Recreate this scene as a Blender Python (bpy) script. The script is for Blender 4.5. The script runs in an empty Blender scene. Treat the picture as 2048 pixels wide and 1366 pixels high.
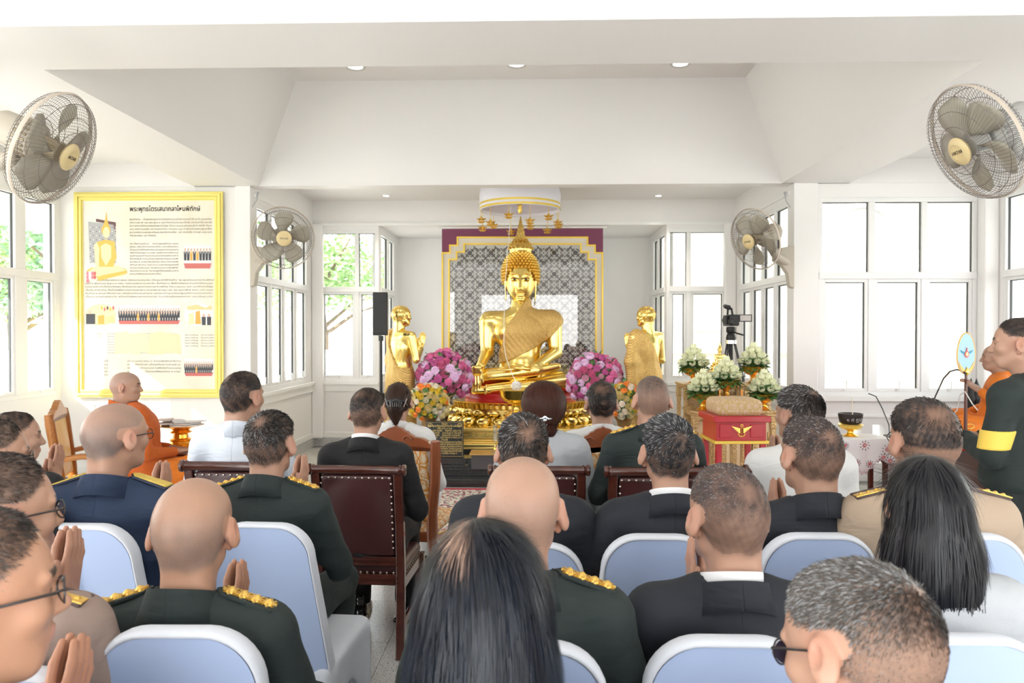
import bpy, math, random
import numpy as np
from mathutils import Vector, Matrix, Euler

SC = bpy.context.scene
COL = SC.collection
PI = math.pi
F_PX, CX, CY, CAMZ = 1500.0, 1024.0, 683.0, 1.62
YAW = math.atan((1065 - 1024) / F_PX)
PIT = math.atan((683 - 667) / F_PX)

# ------------------------------------------------------------------ camera, world, sun, exposure
cam_d = bpy.data.cameras.new('camera')
cam = bpy.data.objects.new('camera', cam_d)
COL.objects.link(cam)
cam.location = (0, 0, CAMZ)
cam.rotation_euler = (PI / 2 - PIT, 0, YAW)
cam_d.sensor_width = 36.0
cam_d.lens = F_PX / 2048 * 36.0
cam_d.clip_start = 0.05
cam_d.clip_end = 300
cam_d.dof.use_dof = True
cam_d.dof.focus_distance = 3.2
cam_d.dof.aperture_fstop = 6.3
SC.camera = cam
SC.view_settings.view_transform = 'Standard'
SC.view_settings.look = 'None'
SC.view_settings.gamma = 1.0
SC.view_settings.use_curve_mapping = False
SC.view_settings.exposure = 0.55

world = bpy.data.worlds.new('sky')
SC.world = world
world.use_nodes = True
_n = world.node_tree.nodes
_l = world.node_tree.links
_n.clear()
_tc = _n.new('ShaderNodeTexCoord')
_sx = _n.new('ShaderNodeSeparateXYZ')
_rp = _n.new('ShaderNodeValToRGB')
_bg = _n.new('ShaderNodeBackground')
_wo = _n.new('ShaderNodeOutputWorld')
_l.new(_tc.outputs['Generated'], _sx.inputs[0])
_l.new(_sx.outputs['Z'], _rp.inputs[0])
_l.new(_rp.outputs[0], _bg.inputs[0])
_l.new(_bg.outputs[0], _wo.inputs[0])
_rp.color_ramp.elements[0].position = 0.0
_rp.color_ramp.elements[0].color = (1.0, 0.99, 0.97, 1)
_rp.color_ramp.elements[1].position = 0.7
_rp.color_ramp.elements[1].color = (0.80, 0.90, 1.0, 1)
_bg.inputs[1].default_value = 4.6

sun_d = bpy.data.lights.new('sun', 'SUN')
sun = bpy.data.objects.new('sun', sun_d)
COL.objects.link(sun)
sun_d.energy = 11.0
sun_d.color = (1.0, 0.96, 0.88)
sun_d.angle = math.radians(0.6)
sun.rotation_euler = Vector((1.0, 0.9, -0.79)).to_track_quat('-Z', 'Y').to_euler()
sun['kind'] = 'helper'


def P(px, py, Y):
    """world point on the plane y = Y behind a point of the 2048 x 1366 frame"""
    x = (px - CX) / F_PX
    y = -(py - CY) / F_PX
    fy = math.cos(PIT) + y * math.sin(PIT)
    fz = -math.sin(PIT) + y * math.cos(PIT)
    X = x * math.cos(YAW) - fy * math.sin(YAW)
    YY = x * math.sin(YAW) + fy * math.cos(YAW)
    s = Y / YY
    return Vector((X * s, Y, CAMZ + fz * s))


# ------------------------------------------------------------------ materials
MATS = {}


def mat(name, col=(.8, .8, .8), rough=.5, metal=0., bump=None, var=None, sheen=0., coat=0., emit=None,
        spec=None, attr=False, trans=0., sss=0.):
    """bump=(scale, strength, stretch xyz), var=(scale, amount, colour2)"""
    if name in MATS:
        return MATS[name]
    m = bpy.data.materials.new(name)
    m.use_nodes = True
    nt = m.node_tree
    b = nt.nodes['Principled BSDF']
    c4 = (col[0], col[1], col[2], 1)
    b.inputs['Base Color'].default_value = c4
    b.inputs['Roughness'].default_value = rough
    b.inputs['Metallic'].default_value = metal
    if spec is not None:
        b.inputs['Specular IOR Level'].default_value = spec
    if sheen:
        b.inputs['Sheen Weight'].default_value = sheen
    if coat:
        b.inputs['Coat Weight'].default_value = coat
        b.inputs['Coat Roughness'].default_value = .08
    if trans:
        b.inputs['Transmission Weight'].default_value = trans
    if sss:
        b.inputs['Subsurface Weight'].default_value = sss
        b.inputs['Subsurface Radius'].default_value = (.6, .25, .12)
        b.inputs['Subsurface Scale'].default_value = .012
    if emit:
        b.inputs['Emission Color'].default_value = (emit[0], emit[1], emit[2], 1)
        b.inputs['Emission Strength'].default_value = emit[3]
    tc = nt.nodes.new('ShaderNodeTexCoord')
    if attr:
        a = nt.nodes.new('ShaderNodeVertexColor')
        a.layer_name = 'Col'
        nt.links.new(a.outputs[0], b.inputs['Base Color'])
    if var:
        nz = nt.nodes.new('ShaderNodeTexNoise')
        nz.inputs['Scale'].default_value = var[0]
        nz.inputs['Detail'].default_value = 4
        mx = nt.nodes.new('ShaderNodeMix')
        mx.data_type = 'RGBA'
        mr = nt.nodes.new('ShaderNodeMapRange')
        mr.inputs[1].default_value = .35
        mr.inputs[2].default_value = .65
        mr.inputs[4].default_value = var[1]
        nt.links.new(tc.outputs['Object'], nz.inputs['Vector'])
        nt.links.new(nz.outputs['Fac'], mr.inputs[0])
        nt.links.new(mr.outputs[0], mx.inputs[0])
        if attr:
            nt.links.new(a.outputs[0], mx.inputs[6])
        else:
            mx.inputs[6].default_value = c4
        mx.inputs[7].default_value = (*var[2], 1)
        nt.links.new(mx.outputs[2], b.inputs['Base Color'])
    if bump:
        nz = nt.nodes.new('ShaderNodeTexNoise')
        nz.inputs['Scale'].default_value = bump[0]
        nz.inputs['Detail'].default_value = 5
        mp = nt.nodes.new('ShaderNodeMapping')
        mp.inputs['Scale'].default_value = bump[2] if len(bump) > 2 else (1, 1, 1)
        bp = nt.nodes.new('ShaderNodeBump')
        bp.inputs['Strength'].default_value = bump[1]
        bp.inputs['Distance'].default_value = bump[3] if len(bump) > 3 else .01
        nt.links.new(tc.outputs['Object'], mp.inputs[0])
        nt.links.new(mp.outputs[0], nz.inputs['Vector'])
        nt.links.new(nz.outputs['Fac'], bp.inputs['Height'])
        nt.links.new(bp.outputs[0], b.inputs['Normal'])
    MATS[name] = m
    return m


def nodes_of(m):
    return m.node_tree.nodes, m.node_tree.links, m.node_tree.nodes['Principled BSDF']


def glass_mat(name, tint=(1, 1, 1), gloss=.10, rough=.02):
    if name in MATS:
        return MATS[name]
    m = bpy.data.materials.new(name)
    m.use_nodes = True
    n, l = m.node_tree.nodes, m.node_tree.links
    n.clear()
    o = n.new('ShaderNodeOutputMaterial')
    t = n.new('ShaderNodeBsdfTransparent')
    t.inputs[0].default_value = (*tint, 1)
    g = n.new('ShaderNodeBsdfGlossy')
    g.inputs['Roughness'].default_value = rough
    fr = n.new('ShaderNodeLayerWeight')
    fr.inputs['Blend'].default_value = .5
    pw = n.new('ShaderNodeMath')
    pw.operation = 'POWER'
    pw.inputs[1].default_value = 4.0
    l.new(fr.outputs['Facing'], pw.inputs[0])
    ad = n.new('ShaderNodeMath')
    ad.operation = 'MULTIPLY_ADD'
    ad.inputs[1].default_value = .35
    ad.inputs[2].default_value = gloss
    ad.use_clamp = True
    mx = n.new('ShaderNodeMixShader')
    l.new(pw.outputs[0], ad.inputs[0])
    l.new(ad.outputs[0], mx.inputs[0])
    l.new(t.outputs[0], mx.inputs[1])
    l.new(g.outputs[0], mx.inputs[2])
    l.new(mx.outputs[0], o.inputs[0])
    MATS[name] = m
    return m


# ------------------------------------------------------------------ mesh builder
def frame_from(d):
    d = Vector(d).normalized()
    a = Vector((0, 0, 1)) if abs(d.z) < .9 else Vector((1, 0, 0))
    u = d.cross(a).normalized()
    v = d.cross(u).normalized()
    return u, v, d


class MB:
    def __init__(self):
        self.V = []
        self.F = []
        self.M = []

    def add(self, vs, fs, mi=0):
        o = len(self.V)
        self.V += [tuple(v) for v in vs]
        self.F += [[i + o for i in f] for f in fs]
        self.M += [mi] * len(fs)
        return self

    def box(self, c, s, rot=None, mi=0, taper=1.0):
        x, y, z = s[0] / 2, s[1] / 2, s[2] / 2
        vs = [Vector((i * x * (taper if k > 0 else 1), j * y * (taper if k > 0 else 1), k * z)) for k in (-1, 1) for j in (-1, 1) for i in (-1, 1)]
        if rot is not None:
            R = Euler(rot).to_matrix() if not isinstance(rot, Matrix) else rot
            vs = [R @ v for v in vs]
        c = Vector(c)
        return self.add([v + c for v in vs], [(0, 2, 3, 1), (4, 5, 7, 6), (0, 1, 5, 4), (2, 6, 7, 3), (0, 4, 6, 2), (1, 3, 7, 5)], mi)

    def bb(self, x0, x1, y0, y1, z0, z1, mi=0):
        return self.box(((x0 + x1) / 2, (y0 + y1) / 2, (z0 + z1) / 2), (abs(x1 - x0), abs(y1 - y0), abs(z1 - z0)), None, mi)

    def cyl(self, p0, p1, r0, r1=None, n=12, mi=0, cap=True):
        r1 = r0 if r1 is None else r1
        p0, p1 = Vector(p0), Vector(p1)
        u, v, d = frame_from(p1 - p0)
        vs = []
        for p, r in ((p0, r0), (p1, r1)):
            for k in range(n):
                a = 2 * PI * k / n
                vs.append(p + (u * math.cos(a) + v * math.sin(a)) * r)
        fs = [(k, (k + 1) % n, n + (k + 1) % n, n + k) for k in range(n)]
        if cap:
            fs += [tuple(range(n))[::-1], tuple(range(n, 2 * n))]
        return self.add(vs, fs, mi)

    def tube(self, pts, r, n=6, mi=0, closed=False, cap=True):
        pts = [Vector(p) for p in pts]
        m = len(pts)
        rs = r if isinstance(r, (list, tuple)) else [r] * m
        vs = []
        pu = None
        for i, p in enumerate(pts):
            if closed:
                t = pts[(i + 1) % m] - pts[i - 1]
            else:
                t = pts[min(i + 1, m - 1)] - pts[max(i - 1, 0)]
            t = t.normalized() if t.length > 1e-9 else Vector((0, 0, 1))
            if pu is None:
                u, v, _ = frame_from(t)
            else:
                u = (pu - t * pu.dot(t))
                u = u.normalized() if u.length > 1e-6 else frame_from(t)[0]
                v = t.cross(u)
            pu = u
            for k in range(n):
                a = 2 * PI * k / n
                vs.append(p + (u * math.cos(a) + v * math.sin(a)) * rs[i])
        fs = []
        for i in range(m if closed else m - 1):
            j = (i + 1) % m
            for k in range(n):
                fs.append((i * n + k, i * n + (k + 1) % n, j * n + (k + 1) % n, j * n + k))
        if cap and not closed:
            fs += [tuple(range(n))[::-1], tuple(range((m - 1) * n, m * n))]
        return self.add(vs, fs, mi)

    def lathe(self, prof, n=24, c=(0, 0, 0), mi=0, sx=1., sy=1., rot=None, capb=True, capt=True):
        vs = []
        R = Euler(rot).to_matrix() if rot is not None else None
        c = Vector(c)
        for r, z in prof:
            for k in range(n):
                a = 2 * PI * k / n
                v = Vector((r * math.cos(a) * sx, r * math.sin(a) * sy, z))
                vs.append((R @ v if R else v) + c)
        fs = []
        for i in range(len(prof) - 1):
            for k in range(n):
                fs.append((i * n + k, i * n + (k + 1) % n, (i + 1) * n + (k + 1) % n, (i + 1) * n + k))
        if capb:
            fs.append(tuple(range(n))[::-1])
        if capt:
            fs.append(tuple(range((len(prof) - 1) * n, len(prof) * n)))
        return self.add(vs, fs, mi)

    def prism(self, poly, o, u, v, d, mi=0):
        """poly: 2-D outline in the plane o + u, v ; extruded by vector d (counter-clockwise seen against d)"""
        o, u, v, d = Vector(o), Vector(u), Vector(v), Vector(d)
        n = len(poly)
        a = [o + u * p[0] + v * p[1] for p in poly]
        vs = a + [p + d for p in a]
        fs = [tuple(range(n)), tuple(range(n, 2 * n))[::-1]] + [(k, n + k, n + (k + 1) % n, (k + 1) % n) for k in range(n)]
        return self.add(vs, fs, mi)

    def grid(self, rows, mi=0, wrap=False):
        m = len(rows[0])
        vs = [p for r in rows for p in r]
        fs = []
        for i in range(len(rows) - 1):
            for k in range(m if wrap else m - 1):
                fs.append((i * m + k, i * m + (k + 1) % m, (i + 1) * m + (k + 1) % m, (i + 1) * m + k))
        return self.add(vs, fs, mi)

    def mesh(self, name='m'):
        me = bpy.data.meshes.new(name)
        me.from_pydata(self.V, [], self.F)
        if any(self.M):
            me.polygons.foreach_set('material_index', self.M)
        me.update()
        return me


def link(name, me, mats=None, parent=None, loc=None, rot=None, smooth=None, bevel=0, solid=0, fix=True):
    if mats is not None:
        for m in (mats if isinstance(mats, (list, tuple)) else [mats]):
            me.materials.append(m)
    if fix:
        import bmesh
        bm = bmesh.new()
        bm.from_mesh(me)
        bmesh.ops.recalc_face_normals(bm, faces=bm.faces)
        bm.to_mesh(me)
        bm.free()
    if smooth is not None:
        me.polygons.foreach_set('use_smooth', [True] * len(me.polygons))
        if smooth < 180:
            me.set_sharp_from_angle(angle=math.radians(smooth))
    o = bpy.data.objects.new(name, me)
    COL.objects.link(o)
    if parent is not None:
        o.parent = parent
    if loc is not None:
        o.location = loc
    if rot is not None:
        o.rotation_euler = rot
    if solid:
        md = o.modifiers.new('solid', 'SOLIDIFY')
        md.thickness = solid
        md.offset = 0
    if bevel:
        md = o.modifiers.new('bevel', 'BEVEL')
        md.width = bevel
        md.segments = 2
        md.limit_method = 'ANGLE'
    return o


def ob(name, mb, m, parent=None, **k):
    return link(name, mb.mesh(name), m, parent, **k)


def tag(o, label, cat, group=None, kind=None):
    o['label'] = label
    o['category'] = cat
    if group:
        o['group'] = group
    if kind:
        o['kind'] = kind
    return o


def empty(name, loc=(0, 0, 0), rz=0, label=None, cat=None, group=None, rot=None, parent=None):
    o = bpy.data.objects.new(name, None)
    COL.objects.link(o)
    o.location = loc
    o.rotation_euler = rot if rot is not None else (0, 0, rz)
    o.empty_display_size = .1
    if parent is not None:
        o.parent = parent
    if label:
        tag(o, label, cat, group)
    return o


def struct(name, mb, m, parent=None, **k):
    o = ob(name, mb, m, parent, **k)
    if parent is None:
        o['kind'] = 'structure'
    return o


def dup(root, loc, rot=None, label=None, scale=None, group=None):
    def rec(o, par):
        c = o.copy()
        COL.objects.link(c)
        c.parent = par
        for ch in o.children:
            rec(ch, c)
        return c
    r = rec(root, None)
    r.location = loc
    if rot is not None:
        r.rotation_euler = rot
    if label:
        r['label'] = label
    if scale:
        r.scale = scale
    if group:
        r['group'] = group
    return r


def text_mesh(body, size, align='LEFT', extrude=.001, spacing=1.0):
    cu = bpy.data.curves.new('t', 'FONT')
    cu.body = body
    cu.size = size
    cu.align_x = align
    cu.extrude = extrude
    cu.space_line = spacing
    cu.resolution_u = 2
    o = bpy.data.objects.new('t', cu)
    COL.objects.link(o)
    dg = bpy.context.evaluated_depsgraph_get()
    me = bpy.data.meshes.new_from_object(o.evaluated_get(dg))
    bpy.data.objects.remove(o)
    bpy.data.curves.remove(cu)
    me.materials.clear()
    return me


# ------------------------------------------------------------------ implicit surfaces (numpy field -> surface nets)
class Field:
    def __init__(s, lo, hi, h):
        s.lo = np.array(lo, dtype=np.float32)
        s.h = float(h)
        s.n = [int(math.ceil((hi[i] - lo[i]) / h)) + 1 for i in range(3)]
        s.ax = [s.lo[i] + np.arange(s.n[i], dtype=np.float32) * s.h for i in range(3)]
        s.D = np.full(s.n, 1e3, dtype=np.float32)

    def sub(s, lo, hi):
        sl = []
        for i in range(3):
            a = max(0, int((lo[i] - s.lo[i]) / s.h))
            b = min(s.n[i], int((hi[i] - s.lo[i]) / s.h) + 2)
            if b <= a:
                return None
            sl.append(slice(a, b))
        g = np.meshgrid(s.ax[0][sl[0]], s.ax[1][sl[1]], s.ax[2][sl[2]], indexing='ij', sparse=True)
        return tuple(sl), g

    def comb(s, sl, d, k, op):
        A = s.D[sl]
        if op == 'u':
            if k > 0:
                hh = np.maximum(k - np.abs(A - d), 0) / k
                s.D[sl] = np.minimum(A, d) - hh * hh * k * .25
            else:
                s.D[sl] = np.minimum(A, d)
        elif op == 's':
            d = -d
            if k > 0:
                hh = np.maximum(k - np.abs(A - d), 0) / k
                s.D[sl] = np.maximum(A, d) + hh * hh * k * .25
            else:
                s.D[sl] = np.maximum(A, d)

    def cap(s, a, b, ra, rb=None, k=.02, op='u', sc=None):
        """tapered capsule; sc squashes the cross-section (x, y, z)"""
        rb = ra if rb is None else rb
        a = np.array(a, dtype=np.float32)
        b = np.array(b, dtype=np.float32)
        r = max(ra, rb) + k + 3 * s.h
        q = s.sub(np.minimum(a, b) - r, np.maximum(a, b) + r)
        if q is None:
            return s
        sl, (X, Y, Z) = q
        if sc is None:
            sc = (1, 1, 1)
        sc = np.array(sc, dtype=np.float32)
        ba = (b - a) / sc
        px, py, pz = (X - a[0]) / sc[0], (Y - a[1]) / sc[1], (Z - a[2]) / sc[2]
        t = np.clip((px * ba[0] + py * ba[1] + pz * ba[2]) / max(float(ba @ ba), 1e-12), 0, 1)
        d = np.sqrt((px - ba[0] * t) ** 2 + (py - ba[1] * t) ** 2 + (pz - ba[2] * t) ** 2) - (ra + (rb - ra) * t)
        s.comb(sl, d * float(sc.min()), k, op)
        return s

    def ell(s, c, r, k=.02, op='u', rot=None):
        c = np.array(c, dtype=np.float32)
        m = (max(r) if rot is not None else np.array(r)) + k + 3 * s.h
        q = s.sub(c - m, c + m)
        if q is None:
            return s
        sl, (X, Y, Z) = q
        x, y, z = X - c[0], Y - c[1], Z - c[2]
        if rot is not None:
            R = np.array(Euler(rot).to_matrix(), dtype=np.float32)
            x, y, z = (R[0, 0] * x + R[1, 0] * y + R[2, 0] * z, R[0, 1] * x + R[1, 1] * y + R[2, 1] * z, R[0, 2] * x + R[1, 2] * y + R[2, 2] * z)
        k0 = np.sqrt((x / r[0]) ** 2 + (y / r[1]) ** 2 + (z / r[2]) ** 2)
        k1 = np.sqrt((x / r[0] ** 2) ** 2 + (y / r[1] ** 2) ** 2 + (z / r[2] ** 2) ** 2)
        d = k0 * (k0 - 1) / np.maximum(k1, 1e-6)
        s.comb(sl, d, k, op)
        return s

    def box(s, c, half, rad=.01, k=.01, op='u', rot=None):
        c = np.array(c, dtype=np.float32)
        m = float(np.linalg.norm(half)) + k + 3 * s.h if rot is not None else np.array(half) + k + 3 * s.h
        q = s.sub(c - m, c + m)
        if q is None:
            return s
        sl, (X, Y, Z) = q
        x, y, z = X - c[0], Y - c[1], Z - c[2]
        if rot is not None:
            R = np.array(Euler(rot).to_matrix(), dtype=np.float32)
            x, y, z = (R[0, 0] * x + R[1, 0] * y + R[2, 0] * z, R[0, 1] * x + R[1, 1] * y + R[2, 1] * z, R[0, 2] * x + R[1, 2] * y + R[2, 2] * z)
        qx, qy, qz = np.abs(x) - half[0] + rad, np.abs(y) - half[1] + rad, np.abs(z) - half[2] + rad
        d = np.sqrt(np.maximum(qx, 0) ** 2 + np.maximum(qy, 0) ** 2 + np.maximum(qz, 0) ** 2) + np.minimum(np.maximum(qx, np.maximum(qy, qz)), 0) - rad
        s.comb(sl, d, k, op)
        return s

    def fn(s, f):
        """apply an arbitrary D = f(X, Y, Z, D)"""
        g = np.meshgrid(*s.ax, indexing='ij', sparse=True)
        s.D = f(g[0], g[1], g[2], s.D).astype(np.float32)
        return s

    def nets(s):
        D = s.D
        D = np.pad(D, 1, constant_values=1.)
        lo = s.lo - s.h
        ins = D < 0
        nx, ny, nz = D.shape
        c = [ins[i:nx - 1 + i, j:ny - 1 + j, k:nz - 1 + k] for i in (0, 1) for j in (0, 1) for k in (0, 1)]
        cnt = sum(a.astype(np.int8) for a in c)
        act = (cnt > 0) & (cnt < 8)
        idx = np.full(act.shape, -1, dtype=np.int64)
        ii, jj, kk = np.nonzero(act)
        idx[ii, jj, kk] = np.arange(len(ii))
        base = np.stack([ii, jj, kk], 1).astype(np.float32)
        acc = np.zeros((len(ii), 3), dtype=np.float32)
        num = np.zeros(len(ii), dtype=np.float32)
        for axis in range(3):
            for o1 in (0, 1):
                for o2 in (0, 1):
                    off = [0, 0, 0]
                    other = [a for a in range(3) if a != axis]
                    off[other[0]] = o1
                    off[other[1]] = o2
                    e = [0, 0, 0]
                    e[axis] = 1
                    a = D[ii + off[0], jj + off[1], kk + off[2]]
                    b = D[ii + off[0] + e[0], jj + off[1] + e[1], kk + off[2] + e[2]]
                    cr = (a < 0) != (b < 0)
                    t = np.where(cr, a / np.where(a - b == 0, 1, a - b), 0)
                    p = np.zeros((len(ii), 3), dtype=np.float32)
                    p[:, other[0]] = o1
                    p[:, other[1]] = o2
                    p[:, axis] = t
                    acc += p * cr[:, None]
                    num += cr
        V = (base + acc / num[:, None]) * s.h + lo
        Fs = []
        for axis in range(3):
            sl0 = [slice(1, -1)] * 3
            sl0[axis] = slice(0, -1)
            A = ins[tuple([slice(1, d - 1) if a != axis else slice(0, d - 1) for a, d in enumerate(D.shape)])]
            B = ins[tuple([slice(1, d - 1) if a != axis else slice(1, d) for a, d in enumerate(D.shape)])]
            q = np.nonzero(A != B)
            fl = A[q]
            p = [q[0] + (1 if axis != 0 else 0), q[1] + (1 if axis != 1 else 0), q[2] + (1 if axis != 2 else 0)]
            o = [a for a in range(3) if a != axis]

            def at(d1, d2):
                r = [p[0].copy(), p[1].copy(), p[2].copy()]
                r[o[0]] = r[o[0]] - d1
                r[o[1]] = r[o[1]] - d2
                return idx[r[0], r[1], r[2]]
            quad = np.stack([at(1, 1), at(0, 1), at(0, 0), at(1, 0)], 1)
            if axis == 1:
                fl = ~fl
            quad[~fl] = quad[~fl][:, ::-1]
            Fs.append(quad)
        Fq = np.concatenate(Fs)
        Fq = Fq[(Fq >= 0).all(1)]
        return V, Fq


def np_mesh(V, Fq, name='m', cols=None, smooth=True):
    me = bpy.data.meshes.new(name)
    nv, nf = len(V), len(Fq)
    k = Fq.shape[1]
    me.vertices.add(nv)
    me.vertices.foreach_set('co', np.ascontiguousarray(V, dtype=np.float32).ravel())
    me.loops.add(nf * k)
    me.loops.foreach_set('vertex_index', np.ascontiguousarray(Fq, dtype=np.int32).ravel())
    me.polygons.add(nf)
    me.polygons.foreach_set('loop_start', np.arange(nf, dtype=np.int32) * k)
    me.update(calc_edges=True)
    if smooth:
        me.polygons.foreach_set('use_smooth', [True] * nf)
    if cols is not None:
        a = me.color_attributes.new('Col', 'FLOAT_COLOR', 'POINT')
        c4 = np.ones((nv, 4), dtype=np.float32)
        c4[:, :3] = cols
        a.data.foreach_set('color', c4.ravel())
    return me


def join_np(parts):
    """[(V, F, cols)] -> one (V, F, cols)"""
    Vs, Fs, Cs = [], [], []
    o = 0
    for V, Fq, c in parts:
        Vs.append(V)
        Fs.append(Fq + o)
        Cs.append(c if c is not None else np.ones((len(V), 3), dtype=np.float32))
        o += len(V)
    return np.concatenate(Vs), np.concatenate(Fs), np.concatenate(Cs)
# ------------------------------------------------------------------ common materials
M_WALL = mat('white_paint', (.89, .875, .86), .55, bump=(6, .04), spec=.3)
M_CEIL = mat('ceiling_paint', (.87, .85, .835), .5, spec=.3)
M_TRIM = mat('white_gloss_trim', (.90, .90, .88), .35)
M_ALU = mat('white_window_aluminium', (.88, .88, .87), .3)
M_GASKET = mat('dark_gasket', (.05, .055, .055), .5)
M_CHROME = mat('chrome', (.8, .8, .8), .15, 1.)
M_GLASS = glass_mat('window_glass', (.97, .975, .97), .05)
M_BLACK = mat('matt_black', (.012, .012, .013), .45)
M_GOLD = mat('polished_gold', (.98, .68, .16), .17, 1.)
M_GOLD2 = mat('gilt_wood', (.90, .60, .13), .3, .9, bump=(90, .35, (1, 1, 1), .004))
M_GOLDP = mat('gold_paint', (.80, .56, .10), .4, .55)
M_GRAN_B = mat('black_granite', (.018, .02, .021), .12, var=(120, .5, (.06, .065, .07)), coat=.4)


def granite(name, c1, c2, c3, sc, rough):
    m = mat(name, c1, rough)
    n, l, b = nodes_of(m)
    tc = n.new('ShaderNodeTexCoord')
    v = n.new('ShaderNodeTexVoronoi')
    v.inputs['Scale'].default_value = sc
    nz = n.new('ShaderNodeTexNoise')
    nz.inputs['Scale'].default_value = sc * .6
    nz.inputs['Detail'].default_value = 6
    r = n.new('ShaderNodeValToRGB')
    r.color_ramp.elements[0].color = (*c2, 1)
    r.color_ramp.elements[0].position = .38
    r.color_ramp.elements[1].color = (*c3, 1)
    r.color_ramp.elements[1].position = .62
    e = r.color_ramp.elements.new(.5)
    e.color = (*c1, 1)
    l.new(tc.outputs['Object'], nz.inputs['Vector'])
    l.new(tc.outputs['Object'], v.inputs['Vector'])
    mx = n.new('ShaderNodeMath')
    mx.operation = 'MULTIPLY_ADD'
    mx.inputs[1].default_value = .25
    l.new(v.outputs['Distance'], mx.inputs[0])
    l.new(nz.outputs['Fac'], mx.inputs[2])
    l.new(mx.outputs[0], r.inputs[0])
    l.new(r.outputs[0], b.inputs['Base Color'])
    return m


M_FLOOR = granite('grey_stone_tile', (.52, .50, .45), (.44, .42, .38), (.60, .58, .52), 30, .14)
M_FLOOR2 = granite('speckled_granite', (.36, .35, .34), (.10, .10, .10), (.60, .60, .60), 160, .2)
M_GRAN_G = granite('grey_granite_skirting', (.42, .42, .42), (.2, .2, .2), (.6, .6, .6), 120, .3)

# room plan (metres): altar bay, wings left and right, coffered middle
XL, XR = -3.15, 2.86           # altar bay side walls
WXL, WXR = -5.30, 4.99         # wing side walls
YP, YB, YN = 8.30, 10.70, 12.25  # pier face, bay window wall, niche back wall
ZB, ZC = 3.26, 3.52            # beam underside, flat ceiling


def wall(name, axis, pos, sgn, u0, u1, z0, z1, ops=(), th=.15, m=None):
    mb = MB()
    us = sorted({u0, u1} | {a for o in ops for a in o[:2]})
    for a, b in zip(us[:-1], us[1:]):
        mid = (a + b) / 2
        cov = sorted([(o[2], o[3]) for o in ops if o[0] <= mid <= o[1]])
        z = z0
        for c in cov + [(z1, z1)]:
            if c[0] > z + 1e-4:
                if axis == 'x':
                    mb.bb(a, b, pos, pos + sgn * th, z, c[0])
                else:
                    mb.bb(pos, pos + sgn * th, a, b, z, c[0])
            z = c[1]
    return struct(name, mb, m or M_WALL, smooth=None)


NWIN = [0]


def window(axis, pos, sgn, panes, z0, zt0, zt1, z1, u0, u1, lower_sash=True, label=None):
    NWIN[0] += 1
    mb = MB()
    D0, D1 = .0, .07

    def b(ua, ub, za, zb, w0=D0, w1=D1, M=mb):
        if axis == 'x':
            M.bb(ua, ub, pos + sgn * w0, pos + sgn * w1, za, zb)
        else:
            M.bb(pos + sgn * w0, pos + sgn * w1, ua, ub, za, zb)
    b(u0, u1, z1, z1 + .05)
    b(u0, u1, z0 - .05, z0)
    b(u0, u1, zt0, zt1, -.012, D1)
    es = [u0] + [e for p in panes for e in p] + [u1]
    for k in range(0, len(es), 2):
        if es[k + 1] - es[k] > .004:
            b(es[k], es[k + 1], z0, z1, .002, D1)
    root = struct('window_%d' % NWIN[0], mb, M_ALU, bevel=.004)
    for (a, c) in panes:
        for (za, zb, sash) in ((z0, zt0, lower_sash), (zt1, z1, False)):
            s = .035 if sash else .0
            if sash:
                q = MB()
                b(a, a + s, za, zb, .012, .055, q)
                b(c - s, c, za, zb, .012, .055, q)
                b(a + s, c - s, za, za + s, .012, .055, q)
                b(a + s, c - s, zb - s, zb, .012, .055, q)
                ob('sash', q, M_ALU, root, bevel=.003)
                h = MB()
                um = (a + c) / 2
                b(um - .012, um + .012, za + .004, za + .03, -.006, .012, h)
                b(um + .008, um + .02, za + .02, za + .12, -.016, -.006, h)
                ob('handle', h, M_ALU, root)
            g = MB()
            t = .008
            a2, c2, za2, zb2 = a + s, c - s, za + s, zb - s
            b(a2, a2 + t, za2, zb2, .032, .052, g)
            b(c2 - t, c2, za2, zb2, .032, .052, g)
            b(a2, c2, zb2 - t, zb2, .032, .052, g)
            ob('gasket', g, M_GASKET, root)
            p = MB()
            b(a2, c2, za2, zb2, .044, .05, p)
            ob('pane', p, M_GLASS, root)
    return root


Z0, ZT0, ZT1, Z1 = .985, 2.215, 2.29, 3.055


def spans(u0, u1, n, gap=.055, edge=.03):
    w = (u1 - u0 - 2 * edge - (n - 1) * gap) / n
    return [(u0 + edge + k * (w + gap), u0 + edge + k * (w + gap) + w) for k in range(n)]


# floor: base slab, stone tiles beyond the beam line, speckled granite in the seating area
mb = MB()
mb.bb(WXL - .3, WXR + .3, -3.0, YN + .2, -.12, -.004)
floor = struct('floor', mb, mat('grout', (.30, .29, .27), .7))
tm = MB()
TS = .60
tm.bb(-TS / 2 + .0015, TS / 2 - .0015, -TS / 2 + .0015, TS / 2 - .0015, -.004, 0)
tme = tm.mesh('tile')
tme.materials.append(M_FLOOR)
tme2 = tm.mesh('tile')
tme2.materials.append(M_FLOOR2)
for j in range(-2, 21):
    for i in range(-9, 9):
        x, y = -.155 + TS * (i + .5), TS * (j + .5) - .3
        if x < WXL + .2 or x > WXR - .1 or (y > YP and (x < XL - .05 or x > XR + .2)) or (y > YB and (x < -2.2 or x > 1.95)):
            continue
        if y < 1.4 or (y < 4.6 and abs(x) > .45 + .8 * y):
            continue
        o = bpy.data.objects.new('tile', tme if y > 4.9 else tme2)
        COL.objects.link(o)
        o.parent = floor
        o.location = (x, y, 0)
st = MB()
st.bb(WXL, WXR, -3.0, 1.42, -.004, 0)
ob('floor_strip', st, M_FLOOR2, floor)

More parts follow.
